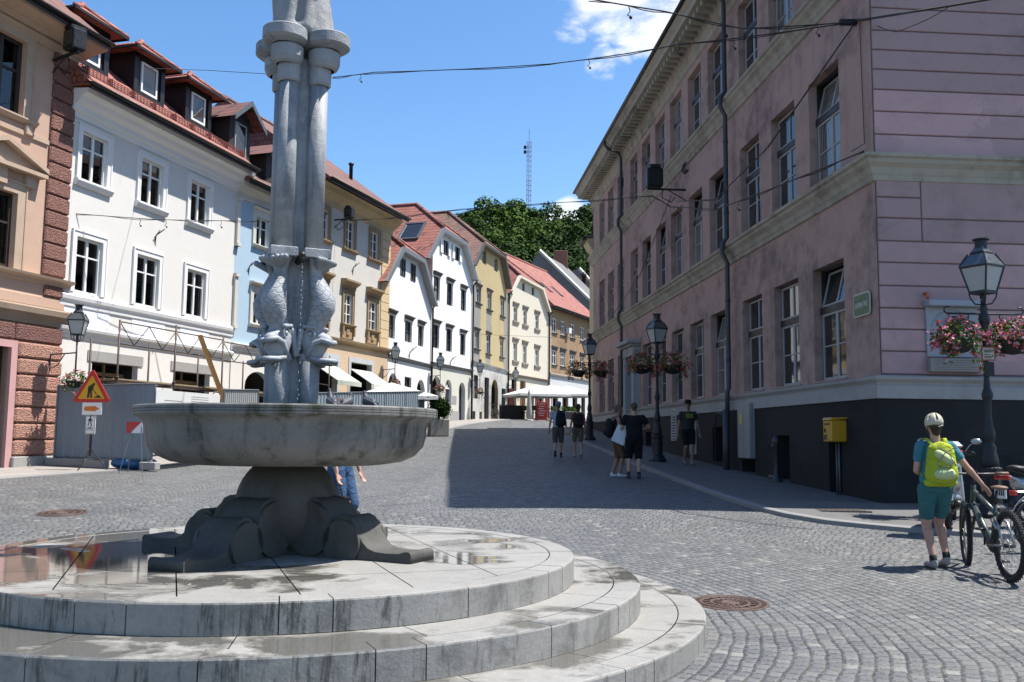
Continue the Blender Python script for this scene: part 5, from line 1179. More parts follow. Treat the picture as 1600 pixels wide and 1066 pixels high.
# ================================================================ PINK BUILDING on the right
M_pink = stucco('dusty_pink_render', (.34, .232, .198), (.15, .105, .095), 1.0, 1.2, .4)
M_pinkl = stucco('lilac_pink_render', (.42, .265, .262), (.25, .18, .175), .75, .6, .3, patch=(.29, .2, .195), pamt=.5)
M_band = stucco('stained_cream_moulding', (.46, .425, .35), (.15, .135, .11), .95, 1.0, .4)
M_bandl = stucco('pale_grey_band', (.44, .44, .43), (.26, .25, .24), .6, .8)
M_plin = stucco('charcoal_plinth', (.034, .034, .036), (.018, .018, .02), .8, 1.0, .3, patch=(.055, .054, .056), pamt=.35)
M_pglass = M_glass; M_pfr = plain('dull_white_window_paint', (.42, .43, .44), .6, var=.15)
def pink_building():
    L = PINK_L; O = pinkpt(L, 0); h = thing('pink_school_building', 'long dusty pink three-storey building with tall white windows and dark plinth', 'building', (O.x, O.y, 0), math.atan2(-math.cos(A_P), -math.sin(A_P)))
    X = lambda s: L - s; W_ = 22.0; zb = -.1; zt = 14.2
    cols = [(1.40, 2.93), (3.73, 5.23), (6.05, 7.53), (8.86, 10.38), (11.12, 12.62), (13.42, 14.95), (15.70, 17.15), (18.0, 19.45), (20.3, 21.7), (23.1, 24.5), (25.45, 26.85), (27.75, 29.2)]
    Z = [(2.74, 5.13), (6.93, 9.24), (10.98, 13.22)]
    holes = []; wins = []
    for ci, (a, b) in enumerate(cols):
        for fi, (z0, z1) in enumerate(Z):
            if fi == 0 and ci == 8: continue
            holes.append(rect(X(b), X(a), z0, z1)); wins.append((X(b), X(a), z0, z1, ci, fi))
    dr = rect(X(21.6), X(20.35), 1.2, 4.75); holes.append(dr)
    cell = [(X(5.15), X(4.15), .45, 1.62), (X(7.4), X(6.4), .5, 1.0), (X(9.95), X(9.05), .9, 1.85), (X(2.05), X(1.45), .5, 1.48), (X(18.5), X(17.6), 1.25, 1.75)]
    mb = MB(); mb.face_holes(rect(0, L, 2.3, zt), [q for q in holes if q is not dr] + [rect(X(21.6), X(20.35), 2.32, 4.75)], 0.0, depth=.25)
    mb.quad(V(0, W_, zb), V(0, 0, zb), V(0, 0, zt), V(0, W_, zt)); mb.quad(V(L, W_, zb), V(0, W_, zb), V(0, W_, zt), V(L, W_, zt))
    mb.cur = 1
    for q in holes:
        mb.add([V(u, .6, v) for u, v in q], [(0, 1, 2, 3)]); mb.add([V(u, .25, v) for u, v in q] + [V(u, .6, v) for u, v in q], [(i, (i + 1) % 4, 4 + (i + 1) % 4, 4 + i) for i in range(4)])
    mb.build('wall', [M_pink, M_dark], h)
    # end wall: courses of lilac render separated by grooves, along +y at x = L
    mb = MB()
    def course(y0, y1, z0, z1, out=.03): mb.bbox(L - .05, L + out, y0, y1, z0, z1, .012)
    g_ = .012
    zs = [2.72, 3.14, 3.54, 3.93, 4.34, 4.77, 5.17, 5.6, 5.99, 6.33]
    for i in range(len(zs) - 1):
        mb.cur = 2 if i in (6, 7, 8) else 0
        if i in (6, 7): course(.02, .85, zs[i] + g_, zs[i + 1] - g_)
        elif i == 8: course(.02, .85, zs[i] + g_, zs[i + 1] - g_)
        else: course(.02, W_, zs[i] + g_, zs[i + 1] - g_)
    course(.87, W_, zs[6] + g_, zs[7] - g_, .026) if False else None
    mb.cur = 2
    mb.bbox(L - .05, L + .03, .87, W_, zs[6] + g_, zs[7] - g_, .012); mb.bbox(L - .05, L + .03, .87, W_, zs[7] + g_, zs[9] - g_, .012)
    zs2 = [6.8, 7.18, 7.62, 8.04, 8.43, 8.81, 9.19, 9.63, 10.03, 10.4]
    for i in range(len(zs2) - 1):
        mb.cur = 0 if i < 3 else 2; course(.02, W_, zs2[i] + g_, zs2[i + 1] - g_)
    z = 10.95
    while z < 13.6: course(.02, W_, z + g_, z + .41 - g_); z += .41
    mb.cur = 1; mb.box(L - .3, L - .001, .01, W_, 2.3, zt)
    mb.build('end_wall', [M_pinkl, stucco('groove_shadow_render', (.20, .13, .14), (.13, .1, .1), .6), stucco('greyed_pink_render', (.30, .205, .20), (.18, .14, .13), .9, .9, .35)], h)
    # plinth with cellar openings
    mb = MB(); pl = [rect(*q) for q in cell]; mb.face_holes(rect(0, L + .12, zb, 2.28), pl + [rect(X(21.6), X(20.35), zb + .02, 2.27)], -.12, depth=.4)
    mb.quad(V(L + .12, -.12, zb), V(L + .12, W_, zb), V(L + .12, W_, 2.28), V(L + .12, -.12, 2.28)); mb.quad(V(0, -.12, 2.28), V(L + .12, -.12, 2.28), V(L + .12, W_, 2.28), V(L - .1, W_, 2.28), V(L - .1, .2, 2.28), V(0, .2, 2.28))
    mb.cur = 1
    for q in pl: mb.add([V(u, .27, v) for u, v in q], [(0, 1, 2, 3)])
    mb.build('plinth', [M_plin, M_dark], h)
    def ring(name, mat, prof, part=True):
        """moulding that turns the corner: long face and end face, mitred"""
        mb = MB(); n = len(prof); pts = [[V(-.3, -o, z) for o, z in prof], [V(L + o, -o, z) for o, z in prof], [V(L + o, W_, z) for o, z in prof]]
        vs = [p for r_ in pts for p in r_]
        mb.add(vs, [(k * n + j, (k + 1) * n + j, (k + 1) * n + j + 1, k * n + j + 1) for k in range(2) for j in range(n - 1)] + [tuple(range(n))])
        return fixn(mb.build(name, mat, h))
    ring('plinth_band', M_bandl, [(.0, 2.27), (.15, 2.28), (.16, 2.50), (.13, 2.53), (.14, 2.56), (.20, 2.62), (.21, 2.67), (0, 2.71)])
    ring('storey_moulding', M_band, [(0, 6.28), (.05, 6.30), (.07, 6.38), (.10, 6.42), (.14, 6.52), (.22, 6.60), (.24, 6.66), (.29, 6.69), (.30, 6.75), (0, 6.80)])
    ring('upper_moulding', M_band, [(0, 10.38), (.05, 10.40), (.07, 10.48), (.10, 10.52), (.14, 10.62), (.22, 10.70), (.24, 10.76), (.29, 10.79), (.30, 10.85), (0, 10.92)])
    ring('frieze', M_band, [(0, 13.42), (.05, 13.45), (.08, 13.6), (.12, 13.64), (.13, 13.84), (.22, 13.9), (.24, 13.98), (.24, 14.0), (0, 14.02)])
    ring('eaves_cornice', M_band, [(.24, 14.0), (.78, 14.02), (.80, 14.16), (.86, 14.22), (.95, 14.32), (.96, 14.36), (.0, 14.37)])
    mb = MB(); k = 0; x = .15
    while x < L + .6: mb.bbox(x, x + .17, -.66, -.2, 13.86, 14.015, .012); x += .40
    y = .0
    while y < W_: mb.bbox(L + .2, L + .66, y, y + .17, 13.86, 14.015, .012); y += .40
    o = mb.build('modillions', M_band, h); o['kind'] = 'stuff'
    mb = MB(); zE = 14.38; e = .95; rz = 17.5
    A, B, C_, D_ = V(-.4, -e, zE), V(L + e, -e, zE), V(L + e, W_ + e, zE), V(-.4, W_ + e, zE); r0, r1 = V(-.4, 7.5, rz), V(L - 7.5, 7.5, rz); r2 = V(L - 7.5, W_ + e, rz)
    mb.quad(A, B, r1, r0); mb.quad(B, C_, r2, r1); mb.quad(r0, r1, r2, D_); mb.quad(A, D_, C_, B)
    ro = mb.build('roof', M_tile_dk, h)
    mb = MB(); mb.smooth = True; r = .08
    pts = [(-e - .02 + r * math.cos(R(a)), zE + r * math.sin(R(a))) for a in range(180, 361, 20)]; mb.poly_ext(pts, -.4, L + e, 'yz')
    pts = [(L + e + .02 + r * math.cos(R(a)), zE + r * math.sin(R(a))) for a in range(180, 361, 20)]; mb.poly_ext(pts, -e, W_, 'xz'); fixn(mb.build('gutter', M_gutter, ro))
    # windows: two lights below a black transom, two above, some tilted open
    tilt = {(0, 0), (3, 0), (0, 1), (3, 1), (4, 1), (6, 1), (1, 2) , (7, 1), (9, 2)}
    dk = M_blackw
    for s0, s1, z0, z1, ci, fi in wins:
        H_ = z1 - z0; zt0 = z0 + H_ * .60; zt1 = zt0 + .15; y = .21; mb = MB(); mb.cur = 0
        frame_rect(mb, s0, s1, z0, z1, .045, y - .02, y + .05); mb.box(s0, s1, y - .06, y + .05, zt0, zt1)
        wo = mb.build('window', dk, h)
        c = (s0 + s1) / 2
        m2 = MB(); a0, a1 = s0 + .045, s1 - .045
        for p, q in ((a0, c), (c, a1)): frame_rect(m2, p + .004, q - .004, z0 + .04, zt0, .048, y - .035, y)
        zz = z0 + (zt0 - z0) * .52
        m2.box(a0 + .05, a1 - .05, y - .03, y - .006, zz - .013, zz + .013)
        m2.build('lower_casement', M_pfr, wo)
        m3 = MB(); frame_rect(m3, a0, a1, zt1, z1 - .04, .045, -.035, 0); m3.box(c - .028, c + .028, -.035, 0, zt1 + .045, z1 - .085)
        vs = m3.v; an = R(13) if (ci, fi) in tilt else 0.0
        def tl(v):
            dz = v[2] - zt1; return (v[0], y + .0 + v[1] + math.sin(an) * dz, zt1 + math.cos(an) * dz)
        m3.v = [tl(v) for v in vs]; m3.build('upper_casement', M_pfr, wo)
        m4 = MB(); m4.quad(V(a0, y - .012, z0), V(a1, y - .012, z0), V(a1, y - .012, zt0), V(a0, y - .012, zt0))
        tv = [tl(q) for q in ((a0, -.012, zt1), (a1, -.012, zt1), (a1, -.012, z1 - .05), (a0, -.012, z1 - .05))]; m4.quad(*tv); m4.build('pane', (M_glass, M_glass, M_glassB, M_glass, M_glassC)[(ci * 3 + fi * 2) % 5], wo)
        m5 = MB(); m5.poly_ext([(-.04, z0 - .03), (-.04, z0 + .005), (y - .02, z0 + .02), (y - .02, z0 - .03)], s0 - .03, s1 + .03, 'yz'); fixn(m5.build('sill', M_pink, wo))
    # portal
    mb = MB(); p0, p1 = X(21.95), X(20.0)
    mb.bbox(p0, p0 + .34, -.28, .02, 1.0, 4.78, .02); mb.bbox(p1 - .34, p1, -.28, .02, 1.0, 4.78, .02); mb.bbox(p0, p1, -.30, .02, 4.78, 5.16, .02); mb.bbox(p0 - .08, p1 + .08, -.40, .02, 5.16, 5.26, .02); mb.bbox(p0 - .2, p1 + .2, -.55, .02, 5.26, 5.42, .03)
    mb.box((p0 + p1) / 2 - .12, (p0 + p1) / 2 + .12, -.33, -.30, 4.84, 5.1)
    po = mb.build('portal', stucco('portal_grey_white', (.44, .45, .45), (.3, .3, .3), .5), h)
    door(h, X(21.6), X(20.35), 1.2, 4.75, M_dkwood, .4)
    # downpipes
    for s, zt_, ex in ((8.02, 13.9, True), (22.5, 13.9, True)):
        mb = MB(); mb.smooth = True; x = X(s)
        mb.tube([(x, -.95, 14.33), (x, -.95, 14.15), (x, -.80, 13.95), (x, -.34, 13.78), (x, -.24, 13.6), (x, -.24, 11.05), (x, -.37, 10.85), (x, -.37, 10.6), (x, -.24, 10.35), (x, -.24, 6.95), (x, -.37, 6.78), (x, -.37, 6.5), (x, -.24, 6.25), (x, -.24, 2.9), (x, -.29, 2.75), (x, -.29, 2.0)], .064, 12)
        mb.tube([(x, -.33, 2.3), (x, -.33, .45 if s < 10 else 1.3)], .085, 12)
        for z in (12.6, 9.6, 7.6, 5.2, 3.6): mb.tube([(x, -.2 if z > 11 else -.24, z), (x, -.2 if z > 11 else -.24, z + .06)], .077, 12)
        mb.build('downpipe', M_pipe, h)
    # grey service cabinet and pipes on the plinth
    mb = MB(); mb.bbox(X(7.3), X(6.38), -.26, -.1, 1.05, 2.42, .01); mb.box(X(6.86), X(6.84), -.266, -.26, 1.1, 2.38); cb = mb.build('service_cabinet', plain('cabinet_grey', (.30, .305, .31), .5), h)
    mb = MB(); mb.box(X(7.15), X(6.95), -.266, -.26, 1.9, 2.15); mb.build('label_plate', plain('yellow_label', (.6, .5, .1), .5), cb)
    for s0, z0 in ((13.9, 1.45), (11.6, 1.05)):
        mb = MB(); fw = .62
        frame_rect(mb, X(s0 + fw), X(s0), z0, z0 + 1.05, .03, -.16, -.12)
        for k in range(11): z = z0 + .07 + k * .09; mb.add([V(X(s0 + fw) + .03, -.17, z), V(X(s0) - .03, -.17, z), V(X(s0) - .03, -.125, z + .05), V(X(s0 + fw) + .03, -.125, z + .05)], [(0, 1, 2, 3)])
        mb.build('vent_grille', plain('pale_grille', (.5, .5, .48), .5), h)
    mb = MB(); mb.smooth = True; mb.tube([(X(9.6), -.15, .9), (X(9.6), -.15, 2.2), (X(9.25), -.15, 2.25), (X(8.9), -.16, 2.2)], .018, 6); mb.build('conduit', M_zinc, h)
    return h, X
PINK, PX = pink_building()
def on_pink(s, y, z): return PINK.matrix_basis @ V(PX(s), y, z) if False else (Matrix.Translation(PINK.location) @ Matrix.Rotation(PINK.rotation_euler.z, 4, 'Z')) @ V(PX(s), y, z)
RZP = PINK.rotation_euler.z
# house beyond the pink building
def beyond():
    O = pinkpt(32.35, -.02); h = thing('ochre_house_beyond', 'cream house sliver with grey gutter just beyond the far end of the pink building', 'house', (O.x, O.y, 0), RZP)
    L = 1.2; m = stucco('warm_cream_render', (.62, .53, .34), (.5, .42, .28), .5)
    merge_wall(h, rect(0, L, 1.0, 11.9), [], m, L, 9, 1.0, 11.9, .2, 1)
    eaves_roof(h, L, 9, 11.95, 14.0, M_zinc, .45, .05)
    mkledge(h, 'cornice', m, -.05, L, [(0, 11.3), (.1, 11.35), (.3, 11.7), (.32, 11.9), (0, 11.92)])
beyond()
# big grey party wall and red roofs behind the brown house
def party():
    m = stucco('grey_party_wall', (.20, .195, .19), (.13, .125, .12), .6, .8); cop = plain('white_coping', (.6, .6, .58), .7)
    h = thing('grey_gable_house', 'tall blank grey gable wall with white coping and ivy behind the brown house', 'house', (0, 0, 0), 0)
    d = 98
    P = [at(798, 455, d), at(843, 393, d), at(932, 480, d)]; bl, br = V(P[0].x, d, 3), V(P[2].x, d, 3); mb = MB()
    o3 = V(3.5, 9, 0); vs = [bl, br, P[2], P[1], P[0]]; mb.add(vs + [v + o3 for v in vs], [(0, 1, 2, 3, 4), (9, 8, 7, 6, 5)] + [(i, (i + 1) % 5, 5 + (i + 1) % 5, 5 + i) for i in range(5)]); fixn(mb.build('wall', m, h))
    mb = MB(); u = V(.3, 0, .26)
    mb.tube([P[1] + V(0, -.1, .1), P[2] + V(0, -.1, .1)], .2, 4); mb.build('coping', cop, h)
    h2 = thing('red_roofed_house_behind', 'red tiled roof with second grey gable rising behind the blank grey gable', 'house', (0, 0, 0), 0)
    A = at(862, 408, 102); B = at(934, 460, 122); C_ = A + V(7, 2, -9.5); D_ = B + V(7, 2, -9.5); mb = MB()
    mb.quad(A, C_, D_, B); mb.quad(A, B, B - V(6, -2, 9.5), A - V(6, -2, 9.5)); ro = mb.build('roof', rooftile('far_red_tiles', (.46, .14, .10), (.54, .2, .16), rows=.3, cols=.22), h2)
    mb = MB(); base = [A - V(6, -2, 9.5), C_]; mb.add([V(base[0].x, base[0].y, 3), V(C_.x, C_.y, 3), C_, A, base[0], V(D_.x, D_.y, 3), D_], [(0, 1, 2, 3, 4), (1, 5, 6, 2)]); mb.build('wall', m, h2)
    g0 = at(893, 422, 112); mb = MB(); a, b, c = at(893, 424, 112), at(905, 419, 112), at(934, 452, 112); vs = [V(a.x, 112, 8), V(c.x, 112, 8), c, b, a]; o3 = V(.2, .6, 0)
    mb.add(vs + [v + o3 for v in vs], [(0, 1, 2, 3, 4)] + [(i, (i + 1) % 5, 5 + (i + 1) % 5, 5 + i) for i in range(5)]); fixn(mb.build('fire_wall', m, h2)); mb = MB(); mb.tube([b, c], .2, 4); mb.build('coping', cop, h2)
    p = at(912, 455, 108); mb = MB(); mb.smooth = True; mb.lathe([(.22, -1.5), (.22, 1.6), (.34, 1.62), (.34, 2.0), (.05, 2.3)], 10, p); mb.build('flue_pipe', M_iron, h2)
    p = at(876, 402, 106); mb = MB(); mb.bbox(p.x - .8, p.x + .8, p.y - .5, p.y + .5, p.z - 2, p.z + .7, .03); mb.build('chimney', stucco('brick_red_chimney', (.3, .14, .1)), h2)
party()

# ================================================================ hill, trees, mast
def hill():
    prof = [(-75, 5), (-48, 22), (-35, 32), (-20, 36), (0, 37), (13, 37.5), (28, 35), (45, 36), (70, 37), (120, 30), (200, 12)]
    mb = MB(); mb.smooth = True; xs_ = [-140 + 8 * i for i in range(48)]; ys_ = [104, 112, 122, 134, 148, 162, 176, 190, 210, 240, 300, 380]
    def hz(x, y):
        top = lerp(x * 190 / max(y, 150), [p[0] for p in prof], [p[1] for p in prof]); k = ss(100, 185, y); return 3.0 + (top - 3) * k * (1 - ss(230, 380, y)) + 1.2 * math.sin(x * .21 + y * .13) * k
    vs = [V(x, y, hz(x, y)) for y in ys_ for x in xs_]; n = len(xs_)
    mb.add(vs, [(j * n + i, j * n + i + 1, (j + 1) * n + i + 1, (j + 1) * n + i) for j in range(len(ys_) - 1) for i in range(n - 1)])
    m, g = newmat('wooded_hill_ground'); c = g.mix(g.noise(g.pos, .3, 5), (.015, .03, .01), (.035, .06, .018)); g.set(g.b.inputs['Base Color'], c); g.b.inputs['Roughness'].default_value = .9
    struct(mb.build('hill', m)); return hz
HZ = hill()
M_leafA = leafmat('broadleaf_foliage', (.05, .105, .015), (.13, .22, .04)); M_leafB = leafmat('dark_foliage', (.028, .06, .014), (.07, .125, .028)); M_bark = plain('bark', (.10, .08, .06), .9, var=.3)
def crown_mesh(name, seed, mat, H=12.0, Rr=5.5, nclump=50, per=230, leafs=.5, shape=0):
    rnd = random.Random(seed); mb = MB()
    cl = []
    for i in range(nclump):
        u = rnd.uniform(-1, 1); t = rnd.uniform(0, 6.283)
        k = rnd.uniform(.55, 1.0) ** .5
        rr = math.sqrt(1 - u * u) * k
        if shape == 1: rr *= (1.15 - .75 * (u * .5 + .5)); 
        cl.append((V(rr * math.cos(t) * Rr, rr * math.sin(t) * Rr, H * .58 + u * k * H * .42), rnd.uniform(1.2, 2.3)))
    for c, r in cl:
        for j in range(per):
            d = V(rnd.gauss(0, 1), rnd.gauss(0, 1), rnd.gauss(0, 1)).normalized(); rad = r * rnd.uniform(.7, 1.05)
            if d.z < -.5 and rnd.random() < .6: continue
            p = c + V(d.x * rad, d.y * rad, d.z * rad * .8); mb.leaf(p, leafs * rnd.uniform(.6, 1.3), rnd, .85, nrm=d + V(0, 0, .5))
    me = mb.build(name, mat); return me
def trunk_mesh(seed, H=12.0):
    rnd = random.Random(seed); mb = MB(); mb.smooth = True
    mb.tube([(0, 0, -1.5), (.1, 0, H * .25), (.15, .1, H * .5), (0, .1, H * .8)], [.45, .34, .24, .06], 8)
    for i in range(7):
        t = rnd.uniform(0, 6.28); z = H * rnd.uniform(.22, .6); l = H * .25; mb.tube([(.1, .05, z), (.1 + math.cos(t) * l * .5, math.sin(t) * l * .5, z + l * .4), (.1 + math.cos(t) * l, math.sin(t) * l, z + l * .8)], [.16, .1, .03], 6)
    return mb.build('trunk', M_bark)
protos = []
for i, (mat, sh_) in enumerate(((M_leafA, 0), (M_leafB, 0), (M_leafA, 0), (M_leafB, 1))):
    t = thing('tree', 'x', 'tree', (0, 0, 0)); tr = trunk_mesh(i + 3); tr.parent = t; c = crown_mesh('crown', 20 + i, mat, shape=sh_); c.parent = t; protos.append(t)
# (pixel x of the crown, pixel y of its top, distance, kind, scale)
TR = [(705, 330, 188, 1, .55), (728, 333, 190, 3, .8), (745, 345, 170, 1, .8), (765, 322, 178, 0, 1.05), (785, 313, 180, 0, 1.15), (808, 322, 184, 1, 1.0), (838, 322, 184, 0, 1.1), (860, 345, 172, 2, .95), (884, 341, 190, 3, .75), (905, 362, 165, 1, .9), (925, 318, 170, 1, 1.2), (915, 345, 150, 1, 1.0),
      (735, 358, 150, 1, .8), (770, 360, 150, 2, .95), (800, 352, 155, 0, 1.0), (830, 357, 152, 2, 1.0), (858, 368, 145, 1, 1.0), (885, 382, 140, 1, .9), (912, 378, 142, 1, .9), (750, 385, 128, 1, .8), (785, 390, 128, 1, .8), (820, 385, 130, 2, .8), (855, 392, 125, 1, .8), (890, 405, 122, 1, .75), (925, 400, 124, 1, .8),
      (950, 330, 180, 2, 1.1), (990, 335, 178, 1, 1.1), (680, 350, 180, 1, .8), (650, 362, 175, 2, .8), (905, 395, 128, 1, .8), (870, 378, 134, 1, .85), (800, 375, 138, 1, .9), (770, 378, 138, 1, .85)]
TLAB = {0: 'broad bright green tree on the wooded hill', 1: 'dark green rounded tree on the wooded hill', 2: 'mid green spreading tree on the wooded hill', 3: 'dark pointed tree on the hill skyline'}
used = set(); nth = ['first', 'second', 'third', 'fourth', 'fifth', 'sixth', 'seventh', 'eighth', 'ninth', 'tenth', 'eleventh', 'twelfth', 'thirteenth', 'fourteenth', 'fifteenth', 'sixteenth', 'seventeenth', 'eighteenth', 'nineteenth', 'twentieth']
rnd = random.Random(5)
for i, (px, py, d, k, s_) in enumerate(sorted(TR)):
    p = at(px, py, d); H = 12 * s_; z = p.z - H * 1.02
    t = protos[k] if k not in used else dup(protos[k]); used.add(k)
    t.location = (p.x, p.y, z); t.scale = (s_, s_, s_); t.rotation_euler = (0, 0, rnd.uniform(0, 6.28))
    tag(t, TLAB[k], 'tree', ('trees on the wooded hill, ' + TLAB[k].split(' tree')[0]))
def mast():
    b = at(826, 322, 200); tp = at(826, 222, 200); H = tp.z - b.z + 12; z0 = b.z - 12; w = .55
    t = thing('antenna_mast', 'tall red and white lattice radio mast above the trees on the hill', 'mast', (b.x, b.y, z0))
    mr_, mw_ = plain('mast_red_paint', (.28, .10, .09), .6), plain('mast_white_paint', (.42, .42, .42), .6); n = int(H / 1.1)
    for sec in range(6):
        mb = MB(); a, c = int(n * sec / 6), int(n * (sec + 1) / 6)
        for k in range(a, c):
            za, zb_ = H * k / n, H * (k + 1) / n; P = [(w * math.cos(R(q)), w * math.sin(R(q))) for q in (90, 210, 330)]
            for j in range(3):
                p, q = P[j], P[(j + 1) % 3]; mb.tube([(*p, za), (*p, zb_)], .05, 4); mb.tube([(*p, za), (*q, zb_)], .03, 4); mb.tube([(*p, zb_), (*q, zb_)], .03, 4)
        mb.build('mast_section', mr_ if sec % 2 else mw_, t)
    mb = MB(); mb.tube([(0, 0, H), (0, 0, H + 3)], .04, 5)
    for z in (H * .3, H * .34, H * .38, H * .9, H * .94): mb.box(-1.2, -.6, -.15, .15, z, z + .7); mb.tube([(-.9, 0, z + .3), (0, 0, z + .3)], .04, 4)
    mb.build('antenna', M_iron, t)
mast()
# ================================================================ street furniture
M_lampg = bpy.data.materials.new('frosted_lamp_glass'); M_lampg.use_nodes = True; q_ = M_lampg.node_tree.nodes['Principled BSDF']
q_.inputs['Base Color'].default_value = (.42, .46, .46, 1); q_.inputs['Roughness'].default_value = .25; q_.inputs['Alpha'].default_value = .9
M_lampi = plain('lamp_cast_iron', (.022, .026, .032), .5, .3, var=.45, sc=14, bump=.35)
M_lroof = plain('lamp_roof_sheet', (.16, .18, .19), .35, .6, var=.3)
def lantern(parent, z, s=1.0, x=0.0, y=0.0, rot=R(25)):
    """four-sided lantern standing at z (bottom of glass)"""
    T = Matrix.Translation((x, y, z)) @ Matrix.Rotation(rot, 4, 'Z') @ Matrix.Scale(s, 4)
    q = math.pi / 4; N_ = .76; g = MB(); g.lathe([(.255 * N_, 0), (.415 * N_, .40)], 4, rot=q, M=T); go = g.build('lamp_glass', M_lampg, parent)
    r = MB(); r.lathe([(.44 * N_, .40), (.44 * N_, .425), (.26 * N_, .60), (.20 * N_, .61), (.21 * N_, .64), (.17 * N_, .68), (.10, .74)], 4, rot=q, M=T); r.build('lamp_roof', M_lroof, parent)
    f = MB(); f.lathe([(.43 * N_, .385), (.445 * N_, .39), (.445 * N_, .418), (.43 * N_, .42)], 4, rot=q, M=T); f.lathe([(.24 * N_, -.03), (.275 * N_, -.03), (.275 * N_, .015), (.25 * N_, .02)], 4, rot=q, M=T)
    f.lathe([(.215 * N_, .60), (.225 * N_, .61), (.225 * N_, .64), (.18 * N_, .66)], 4, rot=q, M=T); f.lathe([(.095, .70), (.095, .83), (.13, .84), (.13, .86), (.05, .87)], 10, M=T)
    for k in range(4):
        a = q + k * math.pi / 2; f.tube([T @ V(.258 * N_ * math.cos(a), .258 * N_ * math.sin(a), 0), T @ V(.42 * N_ * math.cos(a), .42 * N_ * math.sin(a), .40)], .016 * s, 5); f.tube([T @ V(.44 * N_ * math.cos(a), .44 * N_ * math.sin(a), .425), T @ V(.2 * math.cos(a), .2 * math.sin(a), .62)], .012 * s, 5)
        f.tube([T @ V(.27 * N_ * math.cos(a), .27 * N_ * math.sin(a), -.01), T @ V(.24 * N_ * math.cos(a), .24 * N_ * math.sin(a), -.1), T @ V(.12 * math.cos(a), .12 * math.sin(a), -.19), T @ V(.03 * math.cos(a), .03 * math.sin(a), -.2)], .012 * s, 5)
    f.tube([T @ V(0, 0, -.22), T @ V(0, 0, 0)], .035 * s, 6)
    f.build('lamp_frame', M_lampi, parent)
def lamp_post(loc, label, rot=0.0, signs=False, s=1.0):
    t = thing('street_lamp', label, 'street lamp', loc, rot, 'cast iron street lamps with flower baskets')
    mb = MB(); mb.lathe([(.26, 0), (.26, .06), (.22, .10), (.20, .16), (.155, .20), (.145, .66), (.17, .70), (.175, .76), (.13, .78)], 8); mb.lathe([(.15, .0), (.15, .3)], 8)
    for k in range(8): a = R(22.5 + 45 * k); mb.bbox(-.045, .045, -.01, .012, .26, .62, .006, Matrix.Rotation(a, 4, 'Z') @ Matrix.Translation((0, -.138, 0)))
    mb.build('base', M_lampi, t)
    mb = MB(); mb.smooth = True
    mb.lathe([(.13, .77), (.155, .80), (.15, .90), (.115, 1.02), (.12, 1.08), (.095, 1.12), (.08, 1.16), (.105, 1.20), (.115, 1.30), (.085, 1.42), (.066, 1.5), (.066, 1.80), (.07, 1.82), (.095, 1.86), (.10, 1.92), (.075, 1.98), (.058, 2.02), (.062, 2.06), (.05, 2.10), (.048, 2.86), (.06, 2.90), (.085, 2.94), (.06, 2.99), (.085, 3.04), (.105, 3.11), (.085, 3.18), (.06, 3.22), (.075, 3.27), (.055, 3.32), (.04, 3.36)], 16, M=Matrix.Diagonal((.84, .84, 1, 1)))
    mb.build('pole', M_lampi, t)
    mb = MB(); mb.smooth = True; mb.tube([(-.62, 0, 3.19), (.62, 0, 3.19)], .016, 6)
    for sg in (-1, 1):
        mb.tube([(sg * (.60 + .055 * math.cos(R(w))), 0, 3.245 + .055 * math.sin(R(w))) for w in range(-90, 150, 24)], .012, 5)
        mb.tube([(sg * (.30 + .05 * math.cos(R(w))), 0, 3.14 + .05 * math.sin(R(w))) for w in range(90, 330, 24)], .009, 5)
    mb.build('crossbar', M_lampi, t)
    lantern(t, 3.54)
    if signs:
        mb = MB(); mb.box(-.11, .11, -.075, -.06, 2.44, 2.66); so = mb.build('notice_plate', plain('red_sign_border', (.35, .05, .03), .5), t)
        mb = MB(); mb.box(-.092, .092, -.079, -.0755, 2.458, 2.642); mb.build('notice_face', plain('notice_cream', (.52, .50, .42), .6), so)
        mb = MB(); [mb.box(-.07, .07 - .03 * (k % 3), -.082, -.0795, z, z + .010) for k, z in enumerate((2.60, 2.57, 2.53, 2.50, 2.48))]; mb.box(-.075, .075, -.082, -.0795, 2.585, 2.592); mb.build('notice_text', M_blackw, so)
        mb = MB(); mb.box(-.05, .09, -.07, -.058, 2.20, 2.42); mb.build('small_dark_plate', M_iron, t)
    return t
M_leafG = leafmat('basket_foliage', (.045, .11, .02), (.14, .24, .05))
M_pinkf = plain('pink_blossom', (.72, .16, .26), .6, var=.3, sc=30); M_redf = plain('red_blossom', (.60, .045, .035), .6, var=.3, sc=30); M_palef = plain('pale_pink_blossom', (.78, .42, .48), .6, var=.2, sc=30)
M_bowl = plain('basket_bowl', (.02, .022, .02), .8)
